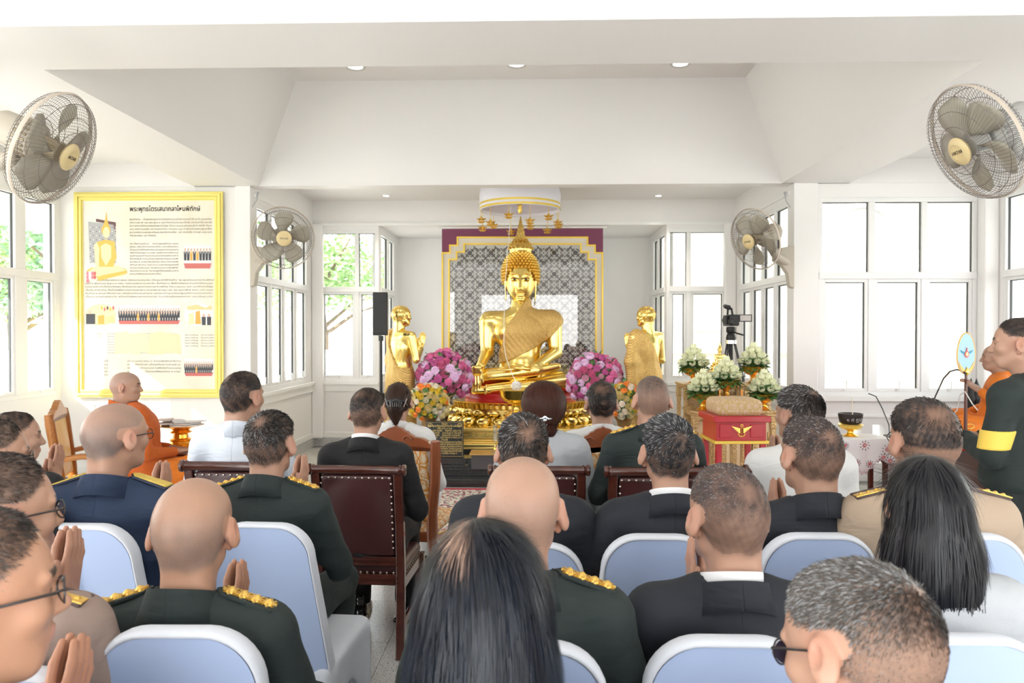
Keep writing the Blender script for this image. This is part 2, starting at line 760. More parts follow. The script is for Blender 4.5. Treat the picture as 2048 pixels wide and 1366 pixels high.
# alcove side walls with four-light windows
for side, X, s, nm in ((0, XL, -1, 'left'), (1, XR, 1, 'right')):
    wy0, wy1 = 8.50, 10.42
    wall('wall_altar_' + nm, 'y', X, s, YP + .151, YB, 0, ZC, [(wy0, wy1, Z0 - .05, Z1 + .05)])
    window('y', X, s, spans(wy0, wy1, 4, .06, .02), Z0, ZT0, ZT1, Z1, wy0, wy1)
    bx0, bx1 = (XL - .15, -2.205) if side == 0 else (1.90, XR + .15)
    ax0, ax1 = (-3.06, -2.24) if side == 0 else (1.93, 2.76)
    wall('wall_bay_' + nm, 'x', YB, 1, bx0, bx1 + (0 if side else .001), 0, ZB - .08, [(ax0, ax1, Z0 - .05, Z1 + .05)])
    window('x', YB, 1, ([(-3.03, -2.55), (-2.49, -2.26)] if side == 0 else [(1.95, 2.18), (2.24, 2.72)]), Z0, ZT0, ZT1, Z1, ax0, ax1)
    NX = -2.205 if side == 0 else 1.90
    wall('wall_niche_' + nm, 'y', NX, s, YB + .151, YN, 0, ZB - .08, [(10.86, 11.95, Z0 - .05, Z1 + .05)], th=.12)
    window('y', NX, s, [(10.9, 11.45), (11.52, 11.9)], Z0, ZT0, ZT1, Z1, 10.86, 11.95)
wall('wall_back', 'x', YN, 1, -2.33, 2.05, 0, ZC)
# beam over the bay windows, niche ceiling
mb = MB()
mb.bb(XL, XR, YB, YB + .12, ZB - .085, ZC)
mb.bb(-2.205, 1.9, YB + .12, YN, ZB - .085, ZB - .03)
struct('ceiling_niche', mb, M_CEIL)
mb = MB()
mb.bb(XL, XR, YB - .025, YB, ZB - .1, ZB - .06)
for X, s in ((XL, 1), (XR, -1)):
    mb.bb(X, X + s * .025, YP + .1, YB, ZB - .1, ZB - .06)
struct('trim_1', mb, M_TRIM)

# ceilings: bay, wings, front; beam grid at ZB with the tapered coffer
mb = MB()
mb.bb(XL - .15, XR + .15, YP + .12, YB + .12, ZC, ZC + .1)
struct('ceiling_altar', mb, M_CEIL)
mb = MB()
mb.bb(-.75, .45, 8.95, 10.0, ZC - .03, ZC - .001)
CO = (-3.04, 2.72, 4.60, 8.28)
CT = (-2.44, 2.16, 5.2, 7.70, 4.22)
mb = MB()
# beam bodies (undersides at ZB)
mb.bb(WXL, WXR, 3.95, CO[2], ZB, ZC + .5)
mb.bb(WXL, WXR, YP - .02, YP + .16, ZB, ZC + .5)
mb.bb(-3.77, CO[0], CO[2], YP, ZB, ZC + .5)
mb.bb(CO[1], 3.45, CO[2], YP, ZB, ZC + .5)
struct('ceiling_beams', mb, M_CEIL)
mb = MB()
x0, x1, y0, y1 = CO
a0, a1, b0, b1, zt = CT
vs = [(x0, y0, ZB), (x1, y0, ZB), (x1, y1, ZB), (x0, y1, ZB), (a0, b0, zt), (a1, b0, zt), (a1, b1, zt), (a0, b1, zt)]
t = .06
vo = [(v[0] + (-t if v[0] < 0 else t), v[1] + (-t if v[1] < 6.4 else t), v[2] + (t if v[2] > 4 else 0)) for v in vs]
fs = []
for k in range(4):
    j = (k + 1) % 4
    fs += [(k, j, 4 + j, 4 + k), (8 + k, 12 + k, 12 + j, 8 + j)]
fs += [(4, 5, 6, 7), (12, 15, 14, 13)]
mb.add(vs + vo, fs)
struct('ceiling_coffer', mb, mat('coffer_paint', (.86, .85, .84), .32), fix=True)
mb = MB()
mb.bb(-2.30, 2.02, 5.35, 7.58, zt - .025, zt - .002)
struct('trim_2', mb, M_CEIL, bevel=.004)
mb = MB()
mb.bb(WXL, -3.77, CO[2], YP, ZC, ZC + .1)
mb.bb(3.45, WXR, CO[2], YP, ZC, ZC + .1)
mb.bb(WXL, WXR, -3.0, 3.95, ZC + .1, ZC + .2)
struct('ceiling_wings', mb, M_CEIL)

# poster wall and right wing wall with windows and slotted parapet
wall('wall_poster', 'x', YP, 1, WXL - .15, XL, 0, ZB)
slots = [(3.22, 3.36, .2, .62), (3.47, 3.61, .2, .62), (3.72, 3.86, .2, .62), (3.97, 4.11, .2, .62), (4.22, 4.36, .2, .62), (4.47, 4.61, .2, .62)]
wall('wall_right_wing', 'x', YP, 1, XR, WXR + .15, 0, ZB, [(3.135, 4.83, Z0 - .05, Z1 + .05)] + slots)
window('x', YP, 1, [(3.17, 3.669), (3.735, 4.24), (4.30, 4.79)], Z0, ZT0, ZT1, Z1, 3.135, 4.83)
wall('wall_wing_right', 'y', WXR, 1, -3.0, YP, 0, ZC, [(6.1, 8.1, Z0 - .05, Z1 + .05), (3.2, 5.4, Z0 - .05, Z1 + .05), (-2.6, -.6, 1.4, 3.0)])  # unseen stretch towards the camera closed up to hold back side light
window('y', WXR, 1, spans(6.1, 8.1, 4), Z0, ZT0, ZT1, Z1, 6.1, 8.1)
wall('wall_wing_left', 'y', WXL, -1, -.5, YP, 0, ZC, [(5.9, 8.22, Z0 - .05, Z1 + .05), (3.0, 5.2, Z0 - .05, Z1 + .05), (.2, 2.4, Z0 - .05, Z1 + .05)])
window('y', WXL, -1, [(5.95, 6.38), (6.52, 6.98), (7.10, 7.56), (7.72, 8.19)], Z0, ZT0, ZT1, Z1, 5.9, 8.22)
# pier corner beads, sill ledges, skirtings, grooves
mb = MB()
mb.bb(XL - .16, XL + .012, YP - .03, YP + .16, 0, ZB)
mb.bb(XR - .012, XR + .25, YP - .03, YP + .16, 0, ZB)
struct('trim_3', mb, M_WALL, bevel=.006)


def ledge(n, segs):
    mb = MB()
    g = MB()
    k = MB()
    for (axis, pos, s, u0, u1) in segs:
        def b(M, w0, w1, za, zb):
            if axis == 'x':
                M.bb(u0, u1, pos - s * w0, pos - s * w1, za, zb)
            else:
                M.bb(pos - s * w0, pos - s * w1, u0, u1, za, zb)
        b(mb, 0, .05, .885, .93)
        b(mb, 0, .025, .79, .885)
        b(mb, 0, .018, .12, .205)
        b(k, 0, .022, 0, .115)
    struct('trim_%d' % n, mb, M_TRIM, bevel=.005)
    struct('baseboard_%d' % n, k, M_GRAN_G, bevel=.003)


ledge(4, [('y', XL, -1, YP + .05, YB), ('x', YB, 1, XL, -2.2), ('y', -2.205, -1, YB, YN)])
ledge(5, [('y', XR, 1, YP + .05, YB), ('x', YB, 1, 1.9, XR), ('y', 1.9, 1, YB, YN)])
ledge(6, [('x', YN, 1, -2.2, 1.9)])
mb = MB()
mb.bb(XR + .27, WXR, YP - .05, YP, .88, .93)
mb.bb(XR + .27, WXR, YP - .02, YP, .70, .73)
mb.bb(WXL, XL - .17, YP - .025, YP, .0, .12)
struct('trim_7', mb, M_TRIM, bevel=.005)
# corner posts at the bay corners
mb = MB()
for X in (XL, XR - .16):
    mb.bb(X, X + .16, YB - .10, YB, .12, ZB - .08)
mb.bb(WXR - .16, WXR, YP - .14, YP, 0, ZB)
struct('trim_8', mb, M_WALL, bevel=.02)

# unseen rear wall with a wide doorway, added to cut light from behind
wall('wall_rear_blocker', 'x', -3.0, -1, WXL - .15, WXR + .15, 0, ZC + .1, [(-4.4, -2.6, .9, 3.0), (-1.7, 1.5, 0, 2.9), (2.4, 4.2, .9, 3.0)])

# outer roof with the eaves that shade the windows, so the sun only reaches the left wing low down
mb = MB()
mb.bb(-6.6, 6.3, -3.2, 13.4, 4.35, 4.5)
mb.bb(-6.6, -6.5, -3.2, 13.4, 2.97, 4.4)
mb.bb(6.2, 6.3, -3.2, 13.4, 2.97, 4.4)
struct('roof', mb, M_CEIL)

# ------------------------------------------------------------------ outside
mb = MB()
mb.bb(-80, 80, -40, 90, -.42, -.32)
ground = struct('ground_outside', mb, mat('pale_paving', (.60, .58, .53), .8, var=(1.2, .4, (.50, .50, .42))))
M_LEAF = mat('tree_leaf', (.22, .40, .14), .6, var=(3, .9, (.44, .58, .26)))
M_LEAFD = mat('dark_leaf', (.14, .30, .16), .6, var=(3, .9, (.30, .46, .26)))
M_BARK = mat('bark', (.18, .13, .09), .9, bump=(20, .5))


def tree(x, y, h, r, label, n=2600, seed=1, mt=None, flat=.45):
    rnd = random.Random(seed)
    t = empty('tree', (x, y, -.32), 0, label, 'tree', 'trees outside the pavilion')
    tb = MB()
    tb.tube([(0, 0, 0), (.1, 0, h * .3), (-.1, .1, h * .62), (0, 0, h * .8)], [.22, .17, .12, .05], 8)
    for k in range(7):
        a = k * .9
        tb.tube([(0, 0, h * (.35 + .05 * k)), (r * .4 * math.cos(a), r * .4 * math.sin(a), h * (.5 + .05 * k)), (r * .75 * math.cos(a), r * .75 * math.sin(a), h * (.56 + .06 * k))], [.08, .05, .02], 5)
    ob('trunk', tb, M_BARK, t, smooth=60)
    lb = MB()
    cl = [(r * .7 * math.cos(a) * q, r * .7 * math.sin(a) * q, h * (.55 + .4 * z)) for a, q, z in [(rnd.uniform(0, 6.3), rnd.uniform(.2, 1), rnd.random()) for _ in range(16)]]
    for k in range(n):
        c = cl[k % len(cl)]
        p = Vector((c[0] + rnd.gauss(0, r * .24), c[1] + rnd.gauss(0, r * .24), c[2] + rnd.gauss(0, r * .24 * flat)))
        s = rnd.uniform(.09, .17)
        R = Euler((rnd.uniform(-.9, .9), rnd.uniform(-.9, .9), rnd.uniform(0, 6.3))).to_matrix()
        lb.add([p + R @ Vector(v) * s for v in ((-1, 0, 0), (0, -.5, .1), (1, 0, 0), (0, .5, .1))], [(0, 1, 2, 3)])
    o = ob('foliage', lb, mt or M_LEAF, t, fix=False)
    o['kind'] = 'stuff'
    return t


tree(-14.5, 20.5, 5.2, 3.4, 'broad flat-topped green tree seen through the leftmost window', 5000, 1, None, .3)
tree(-22, 27, 7.5, 4.2, 'tall dark tree behind the flat-topped one outside the left wing', 4200, 2, M_LEAFD)
tree(-6.8, 24, 5.2, 2.8, 'pale green tree outside the bay window left of the altar', 3600, 3)
tree(-10.5, 17.5, 4.6, 2.4, 'green tree outside the side windows behind the round fan', 3200, 4, M_LEAFD)
tree(17.5, 11.5, 4.4, 2.2, 'small green tree outside the windows of the right wing', 2400, 5)

# parked car far left outside
cr = empty('car', (-19.3, 26.6, -.32), -.5, 'small white car parked under the trees outside the left windows', 'car')
b = MB()
b.prism([(-2.1, .35), (2.1, .35), (2.15, .8), (1.3, .95), (.7, 1.42), (-1.2, 1.45), (-1.9, .98), (-2.15, .85)], (0, -.85, 0), (1, 0, 0), (0, 0, 1), (0, 1.7, 0))
ob('body', b, mat('car_white', (.85, .86, .88), .2, coat=.5), cr, bevel=.05)
b = MB()
b.prism([(.62, 1.36), (1.15, .98), (-1.75, 1.0), (-1.15, 1.39)], (0, -.87, 0), (1, 0, 0), (0, 0, 1), (0, 1.74, 0))
ob('car_window', b, mat('car_glass', (.03, .04, .05), .08), cr)
wm = MB()
wm.cyl((0, -.1, 0), (0, .1, 0), .33, n=18)
wme = wm.mesh('wheel')
wme.materials.append(M_BLACK)
for wx in (-1.3, 1.35):
    for wy in (-.8, .8):
        w = bpy.data.objects.new('wheel', wme)
        COL.objects.link(w)
        w.parent = cr
        w.location = (wx, wy, .33)

# neighbouring buildings beyond the right-hand windows
M_CREAM = mat('cream_render', (.74, .69, .58), .8)
bl = empty('building', (7.5, 15.2, -.32), 0, 'cream walled building with an arch seen through the right-wing windows', 'building')
b = MB()
b.bb(-7.0, 7, 0, 4, 0, 5.2)
ob('wall', b, M_CREAM, bl)
b = MB()
b.bb(-7.1, 7.1, -.25, 0, 1.55, 1.75)
b.bb(-7.1, 7.1, -.12, 0, 2.0, 2.1)
b.bb(-7.1, 7.1, -.35, 0, 5.0, 5.3)
ob('ledge', b, M_TRIM, bl)
pm = MB()
pm.bb(-.16, .16, -.16, 0, 0, 4.9)
pme = pm.mesh('pilaster')
pme.materials.append(mat('pale_yellow_render', (.80, .74, .60), .8))
for x in (-4.6, -1.85, .9, 3.6):
    o = bpy.data.objects.new('pilaster', pme)
    COL.objects.link(o)
    o.parent = bl
    o.location = (x, 0, 0)
am = MB()
am.tube([(.75 * math.cos(a) - .9, -.06, 3.55 + .95 * math.sin(a)) for a in [PI * k / 16 for k in range(17)]], .06, 6)
ob('arch', am, M_TRIM, bl, smooth=60)
b = MB()
b.prism([(-1.6 + .0, 2.4)] + [(-.9 + .68 * math.cos(a), 3.55 + .88 * math.sin(a)) for a in [PI - PI * k / 16 for k in range(17)]] + [(-.2, 2.4)], (0, -.03, 0), (1, 0, 0), (0, 0, 1), (0, .04, 0))
ob('window', b, mat('building_window', (.62, .62, .58), .6), bl)
b2 = empty('boundary_wall', (0, 17.5, -.32), 0, 'low white boundary wall with railings outside the altar windows', 'wall')
b = MB()
b.bb(-20, -2.5, 0, .2, 0, 1.55)
b.bb(1.5, 5.2, 0, .2, 0, 1.7)
ob('panel', b, mat('white_boundary', (.85, .84, .80), .8), b2)
b = MB()
for k in range(22):
    x = -9 + k * .3
    b.bb(x, x + .05, .05, .1, 1.55, 1.95)
ob('railing', b, M_ALU, b2)

# recessed downlights of the coffer and the altar bay
dl = 0
for (px, py, Z_, pw, lb_) in ((711, 133, 4.195, 30, 'leftmost recessed downlight in the raised coffer'), (1033, 128, 4.195, 30, 'middle recessed downlight in the raised coffer'), (1361, 127, 4.195, 30, 'rightmost recessed downlight in the raised coffer'),
                               (772, 391, ZC - .001, 55, 'small downlight in the altar bay ceiling, left of the umbrella'), (1317, 391, ZC - .001, 55, 'small downlight in the altar bay ceiling, right of the umbrella')):
    a1 = P(px, py, 1.0)
    s_ = (Z_ - CAMZ) / (a1.z - CAMZ)
    x, y = a1.x * s_, s_
    r_ = .075 if Z_ > 4 else .05
    d_ = empty('downlight', (x, y, Z_), 0, lb_, 'ceiling light', 'recessed downlights')
    q = MB()
    q.lathe([(r_ * 1.28, -.001), (r_ * 1.25, -.012), (r_, -.010), (r_ * .92, -.002)], 24, capb=False, capt=False)
    ob('trim_ring', q, mat('downlight_ring', (.62, .62, .60), .3, .5), d_, smooth=60)
    q = MB()
    q.lathe([(r_ * .93, -.004), (r_ * .6, -.007), (.002, -.008)], 20, capb=False)
    ob('lamp', q, mat('lamp_glow', (1, 1, 1), .5, emit=(1, .97, .9, 6)), d_)
    ld = bpy.data.lights.new('downlight_beam', 'SPOT')
    ld.energy = pw
    ld.color = (1, .93, .82)
    ld.spot_size = 2.2 if Z_ > 4 else 1.5
    ld.spot_blend = .8
    ld.shadow_soft_size = .06
    lo_ = bpy.data.objects.new('downlight_beam', ld)
    COL.objects.link(lo_)
    lo_.parent = d_
    lo_.location = (0, 0, -.03)
# ------------------------------------------------------------------ people
SKIN = np.array([.45, .262, .185])
GS = 1.065                      # everyone is built to the scale the room was measured in


def sstep(x, a, b):
    t = np.clip((x - a) / (b - a), 0, 1)
    return t * t * (3 - 2 * t)


def head_field(h=.0038, monk=False):
    f = Field((-.105, -.125, -.215), (.105, .135, .135), h)
    f.ell((0, -.012, .036), (.0785, .096, .082), 0)
    f.ell((0, -.045, .012), (.070, .060, .062), .03)
    f.ell((0, .025, .03), (.068, .068, .070), .03)
    f.ell((0, .035, -.03), (.058, .060, .062), .03)
    f.ell((0, .050, -.072), (.034, .036, .026), .03)          # chin
    for s in (-1, 1):
        f.cap((s * .052, .005, -.045), (s * .030, .060, -.078), .018, .016, .02)   # jaw line
        f.ell((s * .042, .066, -.012), (.022, .020, .018), .02)                     # cheek bone
        f.ell((s * .030, .098, .012), (.019, .016, .012), .012, 's')                # eye socket
        f.cap((s * .012, .090, .030), (s * .048, .080, .030), .009, .007, .012)     # brow
        f.ell((s * .030, .078, .012), (.0135, .0135, .0115), .003)                  # eyeball and lids
        f.ell((s * .012, .097, -.022), (.009, .009, .007), .006)                    # nostril wing
        # ear: lobe, rim, hollow
        f.ell((s * .090, -.010, .004), (.011, .021, .034), .006, 'u', (0, s * -.32, s * -.45))
        f.ell((s * .083, -.002, -.024), (.008, .010, .012), .005)
        f.ell((s * .101, -.003, .010), (.007, .011, .018), .005, 's', (0, s * -.32, s * -.45))
    f.cap((0, .088, .022), (0, .108, -.018), .008, .011, .012)   # nose
    f.ell((0, .088, -.046), (.023, .012, .006), .006)
    f.ell((0, .087, -.055), (.020, .012, .007), .006)
    f.cap((-.018, .102, -.0505), (.018, .102, -.0505), .002, .002, .003, 's')
    # neck with its nape and side muscles
    f.cap((0, -.018, -.03), (0, -.040, -.20), .056, .060, .035)
    for s in (-1, 1):
        f.cap((s * .030, -.050, -.02), (s * .034, -.056, -.20), .024, .026, .02)
    return f


_hv, _hf = head_field().nets()
HEAD_V, HEAD_F = _hv, _hf


def normals(V, Fq):
    a, b, c, d = (V[Fq[:, k]] for k in range(4))
    n = np.cross(c - a, d - b)
    N = np.zeros_like(V)
    for k in range(4):
        np.add.at(N, Fq[:, k], n)
    return N / np.maximum(np.linalg.norm(N, axis=1, keepdims=True), 1e-9)


HEAD_N = normals(HEAD_V, HEAD_F)
_x, _y, _z = HEAD_V.T
_hl = np.interp(_y, [-.12, -.085, -.05, -.02, .012, .03, .05, .07, .088], [-.062, -.060, -.050, -.022, .030, .036, .055, .078, .092])
HAIR_H = _z - _hl + .004 * np.sin(_x * 90) * np.cos(_y * 70)
_ear = (np.abs(_x) > .0775) & (_y > -.05) & (_y < .035) & (_z < .045)
HAIR_H = np.where(_ear, -.03, HAIR_H)


def vnoise(V, sc, seed=0):
    rs = np.random.RandomState(seed)
    o = np.zeros(len(V))
    for k in range(5):
        d = rs.normal(size=3) * sc
        o += np.sin(V @ d + rs.uniform(0, 6.28))
    return o / 5


def head_cols(skin, hair, dens, side, top_edge, whorl, wr, seed, lips=(.55, .26, .22)):
    """pigment of the head: skin, ears, lips, brows, eyes and the scalp seen through short hair"""
    V = HEAD_V
    x, y, z = V.T
    c = np.tile(np.array(skin), (len(V), 1))
    n = vnoise(V, 60, seed)[:, None]
    c = c * (1 + .05 * n)
    red = np.exp(-((np.abs(x) - .086) / .014) ** 2 - (y / .03) ** 2 - (z / .035) ** 2)[:, None]
    c = c * (1 - red * np.array([-.10, .18, .18]))
    lp = (np.abs(x) < .022) & (y > .085) & (np.abs(z + .0505) < .010)
    c[lp] = c[lp] * .4 + np.array(lips) * .6
    br = (np.abs(z - .034) < .0045) & (np.abs(np.abs(x) - .030) < .017) & (y > .07)
    c[br] = np.array([.05, .035, .03])
    ey = (((np.abs(x) - .030) / .0105) ** 2 + ((z - .011) / .0036) ** 2 < 1) & (y > .07)
    c[ey] = np.array([.03, .02, .018])
    m = sstep(HAIR_H, -.004, .018)
    h2 = sstep(z, .0, top_edge)
    d = m * (side + (dens - side) * h2)
    w = np.exp(-((x - whorl[0]) ** 2 + (y - whorl[1]) ** 2 + (z - whorl[2]) ** 2) / wr ** 2)
    d = d * (1 - .6 * w) * (1 + .22 * vnoise(V, 70, seed + 3) + .12 * vnoise(V, 190, seed + 5))
    d = np.clip(d, 0, 1)[:, None]
    c = c * (1 - d) + np.array(hair) * d
    return c, d[:, 0], m


def blades(V, Fq, N, weight, n, length, width, whorl, cols, gray, seed, lift=.35, swirl=.7):
    """thin hair strands, one narrow triangle each, combed away from the whorl"""
    rs = np.random.RandomState(seed)
    a, b, c, d = (V[Fq[:, k]] for k in range(4))
    area = np.linalg.norm(np.cross(c - a, d - b), axis=1)
    w = area * weight[Fq].mean(1)
    w = w / w.sum()
    f = rs.choice(len(Fq), n, p=w)
    u, v = rs.rand(n, 1), rs.rand(n, 1)
    p = (a[f] * (1 - u) + b[f] * u) * (1 - v) + (d[f] * (1 - u) + c[f] * u) * v
    nn = N[Fq[f]].mean(1)
    nn /= np.linalg.norm(nn, axis=1, keepdims=True)
    r = p - np.array(whorl)
    t = r - nn * (r * nn).sum(1, keepdims=True)
    t /= np.maximum(np.linalg.norm(t, axis=1, keepdims=True), 1e-6)
    t = t + swirl * np.cross(nn, t) * np.exp(-np.linalg.norm(r, axis=1, keepdims=True) / .05) + rs.normal(size=(n, 3)) * .18
    t = t + nn * (lift + .1 * rs.rand(n, 1))
    t /= np.linalg.norm(t, axis=1, keepdims=True)
    L = (length(p) if callable(length) else np.full(n, length)) * rs.uniform(.6, 1.2, n)
    s = np.cross(t, nn)
    s /= np.maximum(np.linalg.norm(s, axis=1, keepdims=True), 1e-6)
    s *= width / 2
    p = p - nn * .001
    mid = p + t * (L * .55)[:, None]
    tip = p + t * L[:, None] - nn * (L * .18)[:, None]
    VV = np.stack([p - s, p + s, mid + s * .8, tip], 1).reshape(-1, 3)
    FF = np.arange(n * 4).reshape(n, 4)
    base = np.array(cols)
    cc = base[None, :] * rs.uniform(.6, 1.5, (n, 1))
    g = rs.rand(n) < gray
    cc[g] = np.array([.26, .26, .265]) * rs.uniform(.5, 1.3, (g.sum(), 1))
    return VV, FF, np.repeat(cc, 4, 0)


def rot_np(V, e, piv=(0, 0, 0)):
    R = np.array(Euler(e, 'XYZ').to_matrix())
    return (V - np.array(piv)) @ R.T + np.array(piv)


def wai_hands():
    f = Field((-.085, -.10, -.10), (.085, .075, .20), .0034)
    for s in (-1, 1):
        f.box((s * .0165, -.002, .046), (.0115, .036, .046), .010, .008, rot=(0, s * -.04, 0))
        f.ell((s * .020, -.022, .028), (.013, .020, .030), .010)
        for i, (yy, ln, r) in enumerate([(-.0275, .064, .0092), (-.0095, .074, .0094), (.0085, .070, .0090), (.0260, .052, .0080)]):
            b0 = (s * .0155, yy, .086)
            b1 = (s * .0175, yy * 1.05, .086 + ln * .5)
            b2 = (s * .0115, yy * 1.02, .086 + ln)
            f.cap(b0, b1, r * 1.05, r, .004)
            f.cap(b1, b2, r, r * .80, .003)
        f.cap((s * .017, -.030, .022), (s * .016, -.052, .048), .013, .0105, .008)
        f.cap((s * .016, -.052, .048), (s * .011, -.056, .082), .0105, .0085, .003)
        f.cap((s * .018, .0, .012), (s * .045, -.020, -.085), .024, .028, .012, sc=(1, 1.1, 1))
    return f.nets()


def lap_hand():
    """relaxed hand lying palm down, fingers towards +Y"""
    f = Field((-.065, -.09, -.035), (.065, .125, .035), .0036)
    f.box((0, .005, 0), (.037, .042, .012), .011, .006)
    for i, (xx, ln, r) in enumerate([(-.028, .056, .0085), (-.0095, .072, .0092), (.0095, .076, .0092), (.027, .066, .0088)]):
        f.cap((xx, .045, .001), (xx * 1.12, .045 + ln * .5, .003), r * 1.05, r, .005)
        f.cap((xx * 1.12, .045 + ln * .5, .003), (xx * 1.15, .045 + ln, -.010), r, r * .8, .003)
    f.cap((.028, -.018, 0), (.052, .012, -.004), .012, .010, .01)
    f.cap((.052, .012, -.004), (.050, .042, -.008), .010, .0085, .003)
    f.cap((0, -.03, 0), (0, -.085, .002), .025, .027, .012, sc=(1.1, 1, .8))
    return f.nets()


WAI = wai_hands()
WAI[0][:, 0] *= .84
LAP = lap_hand()


def fabric(name, col, rough=.85, bs=7., st=.5, seams=True, sheen=.02, weave=0.):
    m = mat(name, col, rough, sheen=sheen)
    n, l, b = nodes_of(m)
    if n.get('done'):
        return m
    tc = n.new('ShaderNodeTexCoord')
    tc.name = 'done'
    mp = n.new('ShaderNodeMapping')
    mp.inputs['Scale'].default_value = (.6, .6, 1.6)
    mp.inputs['Rotation'].default_value = (.2, .35, .1)
    nz = n.new('ShaderNodeTexNoise')
    nz.inputs['Scale'].default_value = bs
    nz.inputs['Detail'].default_value = 3
    nz.inputs['Distortion'].default_value = .6
    l.new(tc.outputs['Object'], mp.inputs[0])
    l.new(mp.outputs[0], nz.inputs['Vector'])
    h = nz.outputs['Fac']
    if seams:
        sx = n.new('ShaderNodeSeparateXYZ')
        l.new(tc.outputs['Object'], sx.inputs[0])
        ab = n.new('ShaderNodeMath')
        ab.operation = 'ABSOLUTE'
        l.new(sx.outputs['X'], ab.inputs[0])
        mr = n.new('ShaderNodeMapRange')
        mr.inputs[1].default_value = 0
        mr.inputs[2].default_value = .003
        mr.inputs[3].default_value = 0
        mr.inputs[4].default_value = .12
        l.new(ab.outputs[0], mr.inputs[0])
        ad = n.new('ShaderNodeMath')
        ad.operation = 'ADD'
        l.new(h, ad.inputs[0])
        l.new(mr.outputs[0], ad.inputs[1])
        h = ad.outputs[0]
    bp = n.new('ShaderNodeBump')
    bp.inputs['Strength'].default_value = st
    bp.inputs['Distance'].default_value = .03
    l.new(h, bp.inputs['Height'])
    if weave:
        nw = n.new('ShaderNodeTexNoise')
        nw.inputs['Scale'].default_value = weave
        l.new(tc.outputs['Object'], nw.inputs['Vector'])
        b2 = n.new('ShaderNodeBump')
        b2.inputs['Strength'].default_value = .4
        b2.inputs['Distance'].default_value = .002
        l.new(nw.outputs['Fac'], b2.inputs['Height'])
        l.new(bp.outputs[0], b2.inputs['Normal'])
        l.new(b2.outputs[0], b.inputs['Normal'])
    else:
        l.new(bp.outputs[0], b.inputs['Normal'])
    return m


M_SKIN = mat('skin', (.6, .38, .28), .42, attr=True, spec=.4, sss=.08, bump=(220, .12, (1, 1, 1), .002))
M_HAIR = mat('hair', (.02, .018, .018), .5, attr=True, spec=.22)
M_SUIT = fabric('dark_suit_wool', (.0105, .0135, .021), .8)
M_SUITB = fabric('black_suit_wool', (.007, .007, .009), .8)
M_ARMY = fabric('dark_green_serge', (.0135, .023, .0225), .8)
M_ARMYT = fabric('dark_green_trousers', (.012, .018, .017), .85, seams=False)
M_NAVY = fabric('navy_serge', (.010, .024, .062), .8)
M_TAN = fabric('tan_drill', (.43, .33, .245), .8)
M_TAN2 = fabric('rosy_tan_drill', (.30, .22, .19), .8)
M_WHU = fabric('white_uniform_cotton', (.62, .67, .76), .75)
M_WHS = fabric('white_shirt_cotton', (.68, .68, .68), .8, st=.4)
M_LACE = fabric('white_lace', (.44, .46, .49), .85, seams=False, weave=220)
M_ROBE = fabric('saffron_robe', (.50, .095, .007), .8, 9, .9, False)
M_ROBE2 = fabric('orange_robe', (.66, .17, .010), .8, 9, .9, False)
M_SHIRT = mat('white_collar', (.9, .9, .92), .6)
M_SHOE = mat('polished_black_leather', (.01, .01, .01), .12, coat=.6)
M_GBRAID = mat('gold_braid', (.85, .56, .14), .35, .85, bump=(300, .6, (1, 1, 1), .003))
M_SPEC = mat('spectacle_frame', (.03, .025, .025), .25)
M_LENS = glass_mat('spectacle_lens', (.93, .94, .95), .10)


def body_field(J, h=.011, fat=1.0, skirt=True, noise=.0, seed=0):
    """jacket: shoulders, torso and sleeves on the joints in J"""
    zs = J['zs']
    f = Field((-.42, -.26, J['z0'] - .03), (.42, .50, zs + .12), h)
    w = J.get('w', 1.0)
    cy = J.get('cy', 0.)
    sh = .148 * w
    f.cap((-sh, cy, zs - .035), (sh, cy, zs - .035), .062, .062, 0, sc=(1, 1.15, 1))
    f.cap((0, cy - .010, zs + .0), (0, cy - .01, zs - .05), .070, .085, .05)
    for s in (-1, 1):
        f.cap((s * .04, cy - .012, zs + .035), (s * sh, cy - .004, zs - .022), .034, .045, .05)
    f.ell((0, cy + .012, zs - .15), (.168 * w * fat, .118 * fat, .17), .05)
    f.ell((0, cy + .022, zs - .33), (.152 * w * fat, .118 * fat, .19), .06)
    hz = J['hip'][2]
    f.ell((0, J['hip'][1], hz + .04), (.175 * w * fat, .135 * fat, .14), .07)
    if skirt:
        f.ell((0, J['hip'][1] + .02, hz - .02), (.19 * w * fat, .15 * fat, .085), .04)
    for s, (el, wr) in zip((-1, 1), J['arms']):
        a = (s * (sh + .022), cy, zs - .045)
        f.cap(a, el, .062, .050, .035)
        f.cap(el, wr, .050, .036, .012)
        d = Vector(el) - Vector(a)
        for k, t in enumerate((.74, .86)):                         # sleeve folds by the elbow
            p = Vector(a) + d * t
            f.ell(p + Vector((0, -.012, 0)), (.056, .050, .010), .016, 'u', (.5, s * .3, 0))
    rs = np.random.RandomState(seed)
    q = rs.uniform(0, 6, 6)

    def wr_(X, Y, Z, D):
        n = np.sin(Z * 46 + 9 * np.sin(X * 9 + q[0]) + q[1]) * np.exp(-((Z - (zs - .36)) / .13) ** 2) * .0032
        n = n + np.sin(X * 23 + Z * 31 + q[2]) * np.sin(Z * 17 - X * 13 + q[3]) * .0022
        n = n + np.sin(np.abs(X) * 60 - Z * 40 + q[4]) * np.exp(-((np.abs(X) - .15) / .05) ** 2 - ((Z - (zs - .20)) / .08) ** 2) * .003
        return D + n
    f.fn(wr_)
    z0 = J['z0']
    f.fn(lambda X, Y, Z, D: np.maximum(np.maximum(D, z0 - Z), Z - zs - .062))
    f.cap((0, cy + .0, zs + .2), (0, cy - .004, zs + .035), .058, .058, .012, 's')
    return f


